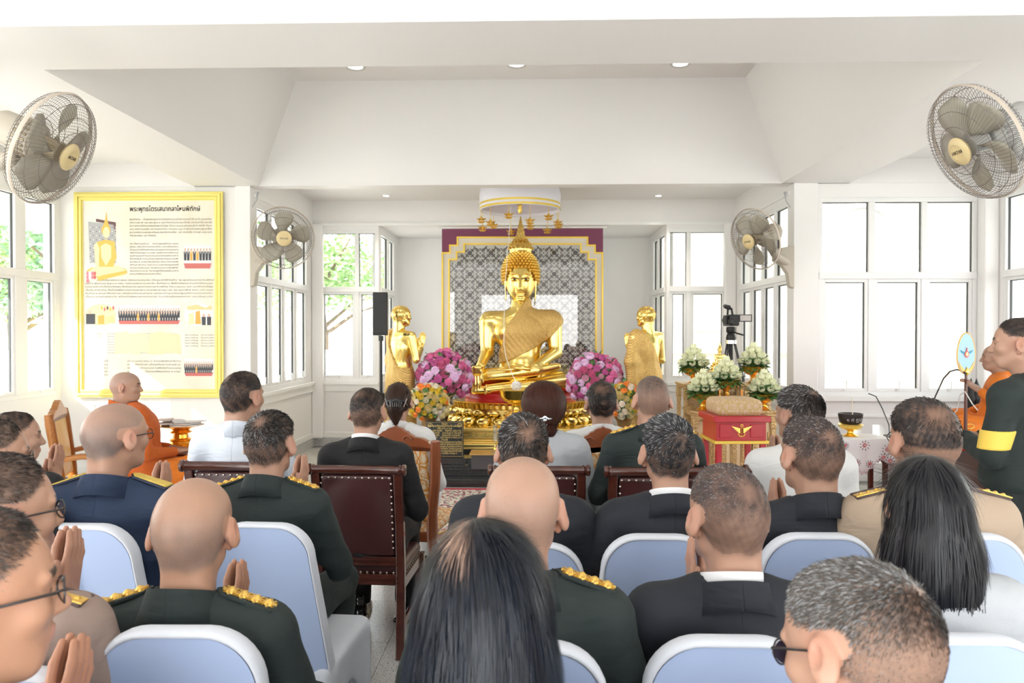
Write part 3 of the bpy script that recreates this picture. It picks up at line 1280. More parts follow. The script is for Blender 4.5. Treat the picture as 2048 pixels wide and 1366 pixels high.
def seat_joints(zs, wide=1.0, pose='wai', cy=0.):
    if pose == 'wai':
        arms = [((s * .235 * wide, cy + .09, zs - .30), (s * .060, cy + .265, zs - .175)) for s in (-1, 1)]
    elif pose == 'phone':
        arms = [((-.245 * wide, cy + .06, zs - .30), (-.12, cy + .24, .66)), ((.27 * wide, cy + .10, zs - .22), (.135, cy + .09, zs + .02))]
    else:
        arms = [((s * .245 * wide, cy + .03, zs - .30), (s * .12, cy + .24, .64)) for s in (-1, 1)]
    return dict(zs=zs, w=wide, cy=cy, hip=(0, .03, .50), z0=.43, arms=arms,
                knee=[(s * .13, .44, .50) for s in (-1, 1)], ank=[(s * .12, .40, .10) for s in (-1, 1)])


def stand_joints(zs, arms):
    return dict(zs=zs, w=1.0, cy=0, hip=(0, .0, .93), z0=.86, arms=arms,
                knee=[(s * .10, .01, .50) for s in (-1, 1)], ank=[(s * .10, -.01, .09) for s in (-1, 1)])


def trousers(J, mt, root, h=.012):
    f = Field((-.30, -.22, .05), (.30, .60, J['hip'][2] + .10), h)
    hp = J['hip']
    f.ell(hp, (.165, .13, .11), 0)
    for k, s in enumerate((-1, 1)):
        f.cap((s * .085, hp[1] + .01, hp[2] - .01), J['knee'][k], .088, .068, .03)
        f.cap(J['knee'][k], J['ank'][k], .066, .055, .02)
    f.fn(lambda X, Y, Z, D: np.maximum(D + .003 * np.sin(Z * 50 + X * 20) * np.sin(Y * 30), .075 - Z))
    V, Q = f.nets()
    return link('trousers', np_mesh(V, Q), mt, root, fix=False)


_SHOE = []


def shoes(J, root):
    if not _SHOE:
        f = Field((-.07, -.12, -.01), (.07, .22, .13), .006)
        f.box((0, .05, .012), (.045, .14, .012), .01, 0)
        f.ell((0, .11, .03), (.044, .085, .032), .02)
        f.ell((0, -.03, .045), (.038, .055, .045), .025)
        f.cap((0, -.02, .06), (0, -.025, .11), .036, .036, .015)
        f.fn(lambda X, Y, Z, D: np.maximum(D, -Z))
        V, Q = f.nets()
        me = np_mesh(V, Q)
        me.materials.append(M_SHOE)
        _SHOE.append(me)
    for k in range(2):
        a = J['ank'][k]
        o = bpy.data.objects.new('shoe', _SHOE[0])
        COL.objects.link(o)
        o.parent = root
        o.location = (a[0], a[1] - .0, 0)
        o.rotation_euler = (0, 0, (-.12, .12)[1 - k])


def collar(root, kind, zs, cy, mt, yaw=0.):
    """kind: suit (shirt ring + fold), army (tall fold), stand, fold"""
    def ring(rows, name, m, th=.003, gap=.35):
        n = 40
        g = []
        for (rx, ry, z, tilt, fl) in rows:
            row = []
            for k in range(n + 1):
                a = PI / 2 + gap + (2 * PI - 2 * gap) * k / n
                x, y = rx * math.cos(a), ry * math.sin(a)
                side = abs(math.cos(a))
                row.append((x, cy - .020 + y, zs + z - tilt * (math.sin(a) + 1) * .5 - fl * side ** 2))
            g.append(row)
        mb = MB()
        mb.grid(g)
        return ob(name, mb, m, root, smooth=50, solid=th)
    if kind == 'suit':
        ring([(.061, .066, .030, .05, 0), (.0615, .0665, .086, .05, 0), (.065, .070, .089, .05, 0), (.066, .071, .04, .05, 0)], 'shirt_collar', M_SHIRT)
        ring([(.067, .071, .030, .07, 0), (.070, .074, .070, .07, 0), (.076, .079, .072, .07, .0), (.086, .088, .045, .08, .006), (.100, .096, .016, .09, .012)], 'collar', mt, .005, .6)
    elif kind == 'army':
        ring([(.062, .067, .02, .06, 0), (.064, .069, .086, .06, 0), (.070, .075, .089, .06, 0), (.083, .084, .052, .06, .004), (.098, .092, .020, .07, .008)], 'collar', mt, .005, .45)
    elif kind == 'stand':
        ring([(.066, .072, .0, .05, .0), (.064, .069, .078, .05, 0), (.066, .071, .080, .05, 0), (.073, .078, .01, .05, .0)], 'collar', mt, .004, .3)
    else:
        ring([(.066, .070, .01, .06, 0), (.067, .071, .078, .06, 0), (.074, .077, .080, .06, 0), (.098, .094, .022, .07, .010)], 'collar', mt, .005, .5)


_STAR = []


def star_mesh():
    if not _STAR:
        mb = MB()
        mb.lathe([(.011, 0), (.010, .003), (.005, .007), (.001, .009)], 8)
        for k in range(8):
            a = k * PI / 4
            mb.box((.010 * math.cos(a), .010 * math.sin(a), .002), (.008, .004, .004), (0, 0, a))
        me = mb.mesh('star')
        me.materials.append(M_GBRAID)
        _STAR.append(me)
    return _STAR[0]


def epaulettes(root, kind, zs, cy, w):
    for s in (-1, 1):
        a = Vector((s * .080, cy - .012, zs + .054))
        b = Vector((s * (.188 * w), cy - .006, zs + .018))
        d = (b - a)
        ang = math.atan2(-d.z, abs(d.x))
        ln = d.length
        mb = MB()
        poly = [(-ln / 2, -.022), (ln / 2 - .004, -.028), (ln / 2, -.024), (ln / 2, .024), (ln / 2 - .004, .028), (-ln / 2, .022), (-ln / 2 - .014, 0)]
        mb.prism(poly, (0, 0, -.004), (1, 0, 0), (0, 1, 0), (0, 0, .008))
        o = ob('epaulette', mb, {'army': M_ARMY, 'navy': mat('navy_board', (.01, .015, .04), .6), 'tan': mat('brown_board', (.09, .06, .055), .7)}[kind], root, bevel=.002)
        o.location = (a + b) / 2 + Vector((0, 0, .006))
        o.rotation_euler = (0, ang, 0) if s > 0 else (0, -ang, PI) if False else (0, s * ang, 0)
        if s < 0:
            o.scale = (-1, 1, 1)
        if kind == 'army':
            for k in range(4):
                st = bpy.data.objects.new('star', star_mesh())
                COL.objects.link(st)
                st.parent = o
                st.location = (-ln * .36 + k * ln * .24, 0, .004)
                st.scale = (1.25, 1.25, 1.3)
        elif kind == 'navy':
            g = MB()
            g.prism([(x * .93, y * .82) for x, y in poly], (0, 0, .004), (1, 0, 0), (0, 1, 0), (0, 0, .004))
            ob('braid', g, mat('yellow_braid', (.80, .58, .12), .5, .3, bump=(160, .8)), o)
        else:
            g = MB()
            g.prism([(-ln * .1, -.026), (ln / 2, -.027), (ln / 2, .0), (-ln * .1, -.004)], (0, 0, .004), (1, 0, 0), (0, 1, 0), (0, 0, .003))
            for k in range(3):
                g.lathe([(.008, 0), (.005, .004), (.001, .006)], 8, (ln * (.05 + .16 * k), -.012, .006))
            ob('braid', g, M_GBRAID, o)


def glasses(root, hm, dark=False):
    mb = MB()
    for s in (-1, 1):
        c = Vector((s * .033, .104, .008))
        mb.tube([c + Vector((.024 * math.cos(a) * (1 - .12 * abs(math.sin(2 * a))), -.004 * abs(math.cos(a)), .017 * math.sin(a))) for a in [2 * PI * k / 20 for k in range(20)]], .0015, 5, closed=True)
        mb.tube([(s * .057, .100, .014), (s * .074, .085, .016), (s * .080, .02, .014), (s * .0815, -.008, .010), (s * .080, -.026, -.006)], [.002, .0022, .0018, .0016, .0014], 6)
    mb.tube([(-.009, .106, .012), (0, .110, .014), (.009, .106, .012)], .0014, 5)
    V = [hm @ Vector(v) for v in mb.V]
    mb.V = [tuple(v) for v in V]
    g = ob('glasses', mb, M_SPEC, root, smooth=60)
    for s in (-1, 1):
        lb = MB()
        c = Vector((s * .033, .103, .008))
        lb.add([hm @ (c + Vector((.022 * math.cos(a) * (1 - .12 * abs(math.sin(2 * a))), -.003, .0155 * math.sin(a)))) for a in [2 * PI * k / 16 for k in range(16)]], [tuple(range(16))])
        ob('lens', lb, mat('tinted_lens', (.04, .035, .06), .08, spec=.8) if dark else M_LENS, g, fix=False)


def strands(V, Fq, N, n, flow, length, width, col, seed, wgt=None, var=.5, gray=0., segs=4, lift=.0015, colf=None):
    """long combed strands: ribbons that run with the flow over a hair volume"""
    rs = np.random.RandomState(seed)
    a, b, c, d = (V[Fq[:, k]] for k in range(4))
    w = np.linalg.norm(np.cross(c - a, d - b), axis=1)
    if wgt is not None:
        w = w * wgt(V)[Fq].mean(1)
    w = w / w.sum()
    f = rs.choice(len(Fq), n, p=w)
    p = V[Fq[f, rs.randint(0, 4, n)]] + rs.normal(size=(n, 3)) * .002
    nn = N[Fq[f, 0]]
    rows = []
    step = length / segs
    for k in range(segs + 1):
        t = flow(p)
        t = t - nn * (t * nn).sum(1, keepdims=True)
        t /= np.maximum(np.linalg.norm(t, axis=1, keepdims=True), 1e-6)
        s = np.cross(t, nn)
        s /= np.maximum(np.linalg.norm(s, axis=1, keepdims=True), 1e-6)
        ww = width * (1 - .85 * (k / segs) ** 2) / 2
        q = p + nn * (lift * (1 if 0 < k < segs else .2))
        rows.append((q - s * ww, q + s * ww))
        p = p + t * step
    VV = np.stack([x for r in rows for x in r], 1).reshape(-1, 3)
    m = 2 * (segs + 1)
    fo = np.array([[2 * k, 2 * k + 1, 2 * k + 3, 2 * k + 2] for k in range(segs)])
    FF = (np.arange(n)[:, None, None] * m + fo[None]).reshape(-1, 4)
    base = np.array(col)[None] * (1 + var * rs.uniform(-1, 1, (n, 1))) if colf is None else colf(V[Fq[f, 0]]) * (1 + var * rs.uniform(-1, 1, (n, 1)))
    g = rs.rand(n) < gray
    base[g] = np.array([.25, .25, .26])
    return VV, FF, np.repeat(base, m, 0)


def person(px, ytop, d, label, outfit, hair, yaw=0., hyaw=None, pitch=0., roll=0., pose='wai', scale=1.02, wide=1.0, fat=1.0,
           skin=SKIN, specs=None, seed=1, group=None, stand=False, arms=None, mjac=None, coll=None, ep=None, lean=.03, zs_off=.258, mtr=None, hands=True, wai_up=0., hand_tilt=-.35, hx=.90, robe=False, hdx=0., cross=None):
    hyaw = yaw if hyaw is None else hyaw
    d = d * GS
    top = P(px, ytop, d)
    scale = float(scale)
    ht = .119 * scale * GS
    hpos = Vector((top.x, d, top.z - ht))         # ear-level centre of the head, world
    # root on the floor below the hips
    ly = lean
    ry = Matrix.Rotation(yaw, 3, 'Z')
    root = empty('person', (0, 0, 0), yaw, label, 'person', group)
    off = ry @ Vector((0, ly * GS, 0))
    root.scale = (GS, GS, GS)
    root.location = (hpos.x - off.x, hpos.y - off.y, 0)
    zh = hpos.z / GS
    zs = zh - zs_off + .09
    jac = mjac
    J = stand_joints(zs, arms) if stand else seat_joints(zs, wide, pose, 0.)
    if stand:
        J['w'] = wide
    if cross:
        J['hip'] = (0, .02, cross)
        J['z0'] = cross - .09
        J['knee'] = [(s * .30, .24, cross - .02) for s in (-1, 1)]
        J['ank'] = [(s * -.02, .30 + .05 * s, cross - .03) for s in (-1, 1)]
    if wai_up:
        J['arms'] = [((e[0], e[1], e[2] + wai_up * .5), (w[0], w[1], w[2] + wai_up)) for e, w in J['arms']]
    if arms and not stand:
        J['arms'] = arms
    f = body_field(J, .0105 if d < 2.2 else .012, fat, True, 0, seed)
    V, Q = f.nets()
    link('jacket' if outfit not in ('lace', 'white_dress') else 'blouse', np_mesh(V, Q), jac, root, fix=False)
    if robe:
        g = Field((-.42, -.24, .06), (.42, .66, J['hip'][2] + .14), .012)
        g.ell(J['hip'], (.20, .17, .14), 0)
        for s, kn, an in zip((-1, 1), J['knee'], J['ank']):
            g.cap((s * .09, .05, J['hip'][2]), kn, .115, .105, .05)
            g.cap(kn, an, .105, .10, .05)
            g.cap((kn[0] * .6, kn[1] - .02, kn[2]), (an[0] * .5, an[1], an[2] + .05), .09, .10, .08)
        g.fn(lambda X, Y, Z, D: np.maximum(D + .010 * np.sin(X * 38 + 6 * np.sin(Z * 9) + Y * 8) + .006 * np.sin(Z * 34 + Y * 22), (cross - .115 if cross else .07) - Z))
        v_, q_ = g.nets()
        link('robe_skirt', np_mesh(v_, q_), mtr or jac, root, fix=False)
    else:
        trousers(J, mtr or jac, root)
        shoes(J, root)
    # head in root space
    hm = Matrix.Translation((0, ly, zh)) @ Euler((pitch, roll, hyaw - yaw), 'ZXY').to_matrix().to_4x4() @ Matrix.Diagonal((scale * hx, scale, scale, 1))
    hmn = np.array(hm)

    def xf(A):
        return A @ hmn[:3, :3].T + hmn[:3, 3]
    kind = hair[0]
    hp = hair[1] if len(hair) > 1 else {}
    hc = np.array(hp.get('col', (.022, .018, .017)))
    whorl = np.array(hp.get('whorl', (.012, -.066, .090)))
    cols, dens, msk = head_cols(skin, hc, hp.get('dens', .85), hp.get('side', .5), hp.get('te', .07), whorl, hp.get('wr', .018), seed)
    if kind == 'bald':
        cols, dens, msk = head_cols(skin, (.15, .13, .125), hp.get('dens', .3), hp.get('side', .45), .08, whorl, .001, seed)
    elif kind == 'monk':
        cols, dens, msk = head_cols(skin, (.24, .20, .19), .30, .30, .08, whorl, .001, seed)
    HV = HEAD_V.copy()
    HV[:, 0] *= 1 + hp.get('egg', 0.) * np.clip(HV[:, 2], -.06, .08)
    parts = [(xf(HV), HEAD_F, cols)]
    hnd, arm = [], []
    # hands
    if hands:
        hcol = np.tile(np.array(skin) * np.array([1.04, .95, .92]), (len(WAI[0]), 1))
        if pose == 'wai' and not stand:
            wz = (J['arms'][0][1][2] + J['arms'][1][1][2]) / 2
            A = rot_np(WAI[0] * 1.05, (hand_tilt, 0, 0)) + np.array([(J['arms'][0][1][0] + J['arms'][1][1][0]) / 2, J['arms'][0][1][1] + .035, wz + .055]) + np.array([hdx, 0, 0])
            hnd.append([(A, WAI[1], hcol)])
            for s, (el, wr) in zip((-1, 1), J['arms']):
                g = Field((min(0, s * .12) - .03, wr[1] - .06, wr[2] - .06), (max(0, s * .12) + .03, wr[1] + .10, wr[2] + .12), .006)
                g.cap(wr, (s * .028, wr[1] + .03, wr[2] + .045), .029, .026, 0)
                v2, q2 = g.nets()
                arm.append((v2, q2, np.tile(np.array(skin), (len(v2), 1))))
        else:
            for k, (el, wr) in enumerate(J['arms']):
                s = (-1, 1)[k]
                dv = Vector(wr) - Vector(el)
                L = LAP[0].copy() * 1.04
                if s > 0:
                    L = L * np.array([-1, 1, 1])
                q2 = LAP[1] if s < 0 else LAP[1][:, ::-1]
                R = dv.to_track_quat('Y', 'Z').to_matrix()
                e = dv.normalized() * .075
                A = L @ np.array(R).T + np.array(Vector(wr) + e)
                hnd.append([(A, q2, np.tile(np.array(skin), (len(A), 1)))])
    Vb, Qb, Cb = join_np(parts)
    link('head', np_mesh(Vb, Qb, 'head', Cb), M_SKIN, root, fix=False)
    for hh in hnd:
        Vb, Qb, Cb = join_np(hh)
        link('hands' if pose == 'wai' and not stand else 'hand', np_mesh(Vb, Qb, 'hand', Cb), M_SKIN, root, fix=False)
    for v2, q2, c2 in arm:
        link('forearm', np_mesh(v2, q2, 'forearm', c2), M_SKIN, root, fix=False)
    # hair
    HN = HEAD_N
    pxw = d / F_PX / GS
    bw = max(.0009, min(.0022, pxw * .9))
    hairs = []
    if kind == 'short':
        th = hp.get('thick', .006)
        disp = th * sstep(HAIR_H, .012, .05) * (.45 + .55 * sstep(HEAD_V[:, 2], .02, .09)) * (1 + .25 * vnoise(HEAD_V, 130, seed))
        wv = np.exp(-((HEAD_V - whorl) ** 2).sum(1) / hp.get('wr', .018) ** 2)
        disp = disp * (1 - .85 * wv)
        CV = HEAD_V + HEAD_N * disp[:, None] + HEAD_N * .0004
        keep = (msk[HEAD_F].min(1) > .5) & (dens[HEAD_F].min(1) > .25)
        used, inv = np.unique(HEAD_F[keep], return_inverse=True)
        dd = np.clip(dens[used] * (1.0 + .25 * vnoise(HEAD_V[used], 300, seed + 9)), 0, 1)[:, None]
        cc = np.array(skin) * .8 * (1 - dd) + hc * dd
        hairs.append((CV[used], inv.reshape(-1, 4), cc))
        nb = hp.get('n', 5200)
        Lf = lambda p: hp.get('len', .013) * (.35 + .65 * np.clip((p[:, 2] - .0) / .08, 0, 1))
        B = blades(CV, HEAD_F, HEAD_N, msk * np.clip(dens, .1, 1) * (1 - .6 * wv), nb, Lf, bw, whorl, hc * 1.6, hp.get('gray', .06), seed, hp.get('lift', .35))
        hairs.append(B)
    elif kind == 'bald':
        B = blades(HV, HEAD_F, HEAD_N, msk * np.clip(dens, .02, 1) ** 1.5, hp.get('n', 1800), .003, bw * .6, whorl, (.10, .08, .07), .3, seed, 1.2)
        hairs.append(B)
    elif kind == 'vol':
        g = hp['field'](hp)
        v3, q3 = g.nets()
        n3 = normals(v3, q3)
        c3 = hp['cf'](v3) if 'cf' in hp else np.tile(hc, (len(v3), 1)) * (1 + .35 * vnoise(v3 * np.array([1, 1, .08]), 320, seed))[:, None]
        hairs.append((v3, q3, c3))
        for (n_, L_, w_, l_) in hp['strands']:
            hairs.append(strands(v3, q3, n3, n_, hp['flow'], L_, w_, hc * 1.25, seed + n_, hp.get('wgt'), .55, hp.get('gray', 0), 5, l_, hp.get('cf')))
    if hairs:
        Vh, Qh, Ch = join_np(hairs)
        link('hair', np_mesh(xf(Vh), Qh, 'hair', np.clip(Ch, 0, 1)), hp.get('mat', M_HAIR), root, fix=False)
    if coll:
        collar(root, coll, zs, lean - .024, mjac)
    if ep:
        epaulettes(root, ep, zs, 0, wide)
    if specs is not None:
        glasses(root, hm, specs == 'dark')
    return root, hm, J
# ------------------------------------------------------------------ hair volumes
def f_bob(hp):
    f = Field((-.16, -.17, -.24), (.16, .15, .15), .006)
    f.ell((0, -.012, .035), (.094, .112, .098), 0)
    f.ell((0, -.020, -.03), (.112, .112, .115), .05)
    f.ell((0, -.022, -.105), (.128, .112, .105), .05)
    f.box((0, .13, -.06), (.075, .09, .13), .03, .03, 's')
    f.fn(lambda X, Y, Z, D: np.maximum(D, -(Z + .185 + .006 * np.sin(X * 60))))
    return f


def f_long(hp):
    f = Field((-.22, -.22, -.74), (.22, .13, .15), .008)
    f.ell((0, -.012, .035), (.092, .108, .095), 0)
    f.ell((0, -.03, -.07), (.108, .098, .12), .05)
    f.cap((0, -.055, -.10), (0, -.100, -.70), .062, .040, .07, sc=(1.0, 1, 1))
    for s in (-1, 1):
        f.cap((s * .045, -.045, -.10), (s * .140, -.095, -.70), .060, .047, .05)
        f.cap((s * .075, -.010, -.08), (s * .172, -.060, -.70), .030, .030, .03)
    f.box((0, .12, -.06), (.07, .09, .13), .03, .03, 's')
    f.fn(lambda X, Y, Z, D: np.maximum(D, -(Z + .69 + .012 * np.sin(X * 55))))
    return f


def f_bun(hp):
    f = Field((-.16, -.20, -.22), (.16, .15, .18), .0065)
    f.ell((0, -.025, .045), (.135, .125, .112), 0)
    f.ell((.006, -.045, .0), (.122, .105, .095), .04)
    f.ell((.030, -.095, -.055), (.052, .05, .050), .03)
    f.ell((.038, -.090, -.105), (.040, .042, .045), .02)
    f.box((0, .125, -.05), (.07, .09, .12), .03, .03, 's')
    return f


def f_pony(hp):
    f = Field((-.12, -.20, -.20), (.12, .14, .15), .006)
    f.ell((0, -.014, .038), (.088, .106, .092), 0)
    f.ell((0, -.04, .01), (.080, .085, .080), .03)
    f.ell((0, -.112, -.035), (.050, .040, .060), .015)
    f.cap((0, -.115, -.04), (.005, -.110, -.115), .046, .022, .02)
    f.box((0, .125, -.05), (.07, .09, .11), .03, .03, 's')
    return f


def flow_down(wx=0., wy=-.02, wz=.12):
    def fl(p):
        t = np.clip((.06 - p[:, 2]) / .10, 0, 1)[:, None]
        r = p - np.array([wx, wy, wz])
        r[:, 2] = -np.abs(r[:, 2]) - .03
        r /= np.linalg.norm(r, axis=1, keepdims=True)
        q = np.stack([p[:, 0] * .5, p[:, 1] * .2, -np.ones(len(p))], 1)
        return r * (1 - t) + q * t
    return fl


def flow_to(tx, ty, tz):
    def fl(p):
        return np.array([tx, ty, tz]) - p
    return fl


def part_cf(hc, x0, skin=(.62, .40, .30)):
    def cf(V):
        w = .005 + .008 * np.clip((-V[:, 1] - .0) / .08, 0, 1)
        m = np.exp(-((V[:, 0] - x0 - .02 * V[:, 1]) / w) ** 2) * sstep(V[:, 2], .085, .115) * sstep(-V[:, 1], -.10, -.02) * .85
        c = np.tile(np.array(hc), (len(V), 1)) * (1 + .4 * vnoise(V * np.array([1, 1, .1]), 320, 5))[:, None]
        return c * (1 - m[:, None]) + np.array(skin) * m[:, None]
    return cf


M_HAIRG = mat('glossy_hair', (.02, .02, .025), .36, attr=True, spec=.4)
GA = 'guests on the white chairs'
GB = 'guests of honour in the leather chairs'

# ---- guests of honour
person(797, 768, 4.35, 'woman in white with dark brown ponytail held by a black and silver claw clip', 'white_dress',
       ('vol', dict(field=f_pony, flow=flow_to(0, -.13, -.02), strands=[(900, .05, .003, .001)], col=(.040, .020, .014))), scale=.93, wide=.92, mjac=M_WHS, seed=3, pose='lap', coll='stand')
r2, hm2, _ = person(1087, 774, 3.72, 'woman with big brown bouffant chignon and silver flower hair clip, white lace blouse', 'lace',
                    ('vol', dict(field=f_bun, flow=flow_to(.03, -.11, -.06), strands=[(1600, .05, .0026, .001)], col=(.050, .017, .011))), scale=.90, wide=.98, mjac=M_LACE, seed=4, pose='lap', zs_off=.25)
person(1203, 766, 4.10, 'man in white stand-collar suit with glossy black hair and thinning crown, in carved chair', 'suit',
       ('short', dict(dens=1.0, side=.95, te=.05, thick=.012, whorl=(-.012, -.075, .082), wr=.030, len=.016, n=3000, gray=.02, lift=.15, col=(.010, .009, .009))), wide=1.0, mjac=M_WHS, coll='stand', seed=5, pose='lap', skin=SKIN * .8)
person(486, 746, 3.45, 'man in white uniform with dense black hair seated beside the books tray', 'uniform',
       ('short', dict(dens=.95, side=.9, te=.05, thick=.008, whorl=(-.018, -.07, .080), wr=.020, len=.012, gray=.04)), wide=1.0, mjac=M_WHU, coll='stand', seed=6, pose='lap', hyaw=-.30, skin=SKIN * .95, group=GB)
person(735, 778, 3.62, 'man in black suit with short brown-black hair in front of the carved chair', 'suit',
       ('short', dict(dens=.92, side=.75, te=.05, thick=.007, len=.012, gray=.03, whorl=(-.03, -.06, .086), wr=.014)), mjac=M_SUITB, coll='suit', seed=7, pose='lap', group=GB)
person(1304, 752, 3.48, 'army officer with closely shaved grey head and large ears beside the altar flowers', 'army',
       ('short', dict(dens=.75, side=.42, te=.10, thick=.002, len=.004, gray=.25, n=5000, wr=.004, col=(.06, .052, .05))), mjac=M_ARMY, coll='army', ep='army', seed=8, wide=1.02, wai_up=.05, group=GB)
person(1597, 777, 3.25, 'man in white uniform with wavy greying black hair near the alms bowl table', 'uniform',
       ('short', dict(dens=.97, side=.75, te=.03, thick=.013, len=.022, gray=.22, n=6500, lift=.3)), mjac=M_WHS, coll='stand', seed=9, hyaw=.38, wide=1.03, skin=SKIN * .82, group=GB)

# ---- middle row
person(232, 806, 2.32, 'bald man in navy uniform with gold shoulder boards and thin spectacles', 'navy',
       ('bald', dict(dens=.35, side=.75)), mjac=M_NAVY, coll='fold', ep='navy', seed=10, hyaw=-.42, yaw=.03, specs='clear', wide=1.0, fat=1.08, scale=.96, group=GA)
person(541, 826, 2.68, 'army officer with grey-flecked black hair between the two leather chairs', 'army',
       ('short', dict(dens=.95, side=.7, te=.04, thick=.010, len=.018, gray=.28, n=7000, whorl=(-.006, -.075, .085), wr=.020)), mjac=M_ARMY, coll='army', ep='army', seed=11, yaw=-.05, wai_up=.04, group=GA)
person(1047, 832, 2.42, 'man in dark suit with thinning swept black-grey hair and pale bald streaks', 'suit',
       ('short', dict(dens=.95, side=.85, te=.03, thick=.010, len=.028, gray=.22, n=6500, whorl=(.012, -.085, .070), wr=.026, lift=.12)), mjac=M_SUIT, coll='suit', seed=12, pose='lap', wide=1.02, group=GA)
person(1336, 835, 2.40, 'man in dark suit with thick spiky salt-and-pepper hair before the red table', 'suit',
       ('short', dict(dens=.97, side=.8, te=.02, thick=.010, len=.020, gray=.22, n=8000, whorl=(.018, -.088, .062), wr=.013, col=(.018, .018, .020))), mjac=M_SUIT, coll='suit', seed=13, pose='lap', wide=1.02, group=GA)
person(1621, 837, 2.30, 'man in dark suit with short brownish spiky crew cut and praying hands', 'suit',
       ('short', dict(dens=.85, side=.6, te=.05, thick=.007, len=.013, gray=.10, n=8000, whorl=(.006, -.088, .066), wr=.022, col=(.032, .024, .023))), mjac=M_SUIT, coll='army', seed=14, hyaw=.18, wide=1.0, skin=SKIN * .97, group=GA)
person(1846, 804, 2.22, 'stout man in tan uniform with thin combed-over black hair holding a phone to his ear', 'uniform',
       ('short', dict(dens=.95, side=.35, te=.015, thick=.012, len=.020, gray=.02, n=6500, whorl=(.0, -.075, .078), wr=.034, lift=.0)), mjac=M_TAN, coll='fold', ep='tan', seed=15, wide=1.15, fat=1.18, pose='phone', scale=1.06, specs='clear', group=GA)

# ---- third row
person(387, 956, 1.60, 'bald army officer with egg-shaped head and gold shoulder insignia in the front of the camera', 'army',
       ('bald', dict(egg=.7, dens=.16, side=.55)), mjac=M_ARMY, coll='army', ep='army', seed=16, wai_up=-.03, hdx=-.03, scale=1.03, hyaw=.16, skin=SKIN * np.array([1.0, .97, .92]), wide=1.02, group=GA)
person(1045, 913, 1.58, 'bald army officer with pale shaved head behind the black-haired woman', 'army',
       ('bald', dict(egg=.8, dens=.14, side=.30)), mjac=M_ARMY, coll='army', ep='army', seed=17, scale=1.04, skin=SKIN * np.array([1.02, 1.02, 1.02]), wide=1.0, pose='lap', group=GA)
person(1453, 932, 1.68, 'man in dark suit with white shirt collar and round brown crew-cut head', 'suit',
       ('short', dict(dens=.80, side=.50, te=.07, thick=.005, len=.009, gray=.12, n=9000, whorl=(.002, -.082, .075), wr=.020, col=(.040, .030, .029))), mjac=M_SUIT, coll='suit', seed=18, hyaw=.20, wide=1.0, group=GA)
person(1850, 918, 1.74, 'woman with very long straight black hair and white lace blouse', 'lace',
       ('vol', dict(field=f_long, flow=flow_down(), strands=[(5200, .09, .0024, .0016), (2500, .06, .002, .003)], col=(.008, .008, .011), mat=M_HAIRG)), scale=.95, wide=.95, mjac=M_LACE, seed=19, pose='lap', zs_off=.27, group=GA)

# ---- nearest heads
person(968, 1056, 1.12, 'woman with shoulder-length blue-black bob and pale parting, nearest the camera', 'dress',
       ('vol', dict(field=f_bob, flow=flow_down(-.02, -.0, .14), strands=[(9000, .06, .0016, .0012), (4000, .04, .0012, .0025)], col=(.007, .010, .018), mat=M_HAIRG, cf=part_cf((.006, .009, .017), -.034))), scale=.98, wide=.92, mjac=M_SUITB, seed=20, pose='lap', pitch=-.1, zs_off=.28, group=GA)
person(1718, 1140, 1.0, 'grey-haired man with dark glasses and a spiral crown, lower right', 'suit',
       ('short', dict(dens=.62, side=.42, te=.06, thick=.008, len=.015, gray=.32, n=20000, whorl=(.012, -.082, .070), wr=.014, col=(.055, .047, .042))), mjac=M_SUIT, coll='suit', seed=21, hyaw=.55, yaw=.15, pitch=-.35, scale=.99, specs='dark', pose='lap', zs_off=.27, group=GA)

# ---- left edge, turned towards the altar
person(-78, 1024, .95, 'greying man with brown spectacles and praying hands, lower left corner', 'uniform',
       ('short', dict(dens=.60, side=.40, te=.06, thick=.006, len=.012, gray=.35, n=14000, col=(.075, .062, .055))), mjac=M_ARMY, coll='army', seed=22, yaw=.02, hyaw=-.80, specs='clear', scale=1.06, wai_up=-.04, hdx=-.05, hand_tilt=-.45, skin=SKIN * np.array([1.02, .93, .85]), group=GA)
person(-12, 914, 1.42, 'man in rosy tan uniform with grey-brown hair, spectacles and raised praying hands', 'uniform',
       ('short', dict(dens=.75, side=.45, te=.05, thick=.007, len=.013, gray=.30, n=9000, col=(.05, .04, .036))), mjac=M_TAN2, coll='fold', ep='tan', seed=23, yaw=.06, hyaw=-.62, specs='clear', scale=1.05, wai_up=.03, hdx=-.03, wide=1.05, group=GA)
person(-22, 842, 2.15, 'man with spectacles at the left edge behind the tan uniform, in dark suit', 'suit',
       ('short', dict(dens=.75, side=.5, thick=.006, len=.012, gray=.2, col=(.04, .035, .03))), mjac=M_SUITB, coll='suit', seed=24, yaw=0., hyaw=-.75, specs='clear', scale=1.0, pose='lap', group=GA)
person(28, 826, 3.15, 'man with black crew cut in right profile at the far left, hands pressed', 'suit',
       ('short', dict(dens=.9, side=.5, te=.08, thick=.006, len=.010, gray=.02)), mjac=M_SUITB, coll='suit', seed=25, yaw=.05, hyaw=-.95, scale=.98, wai_up=.06, group=GA)

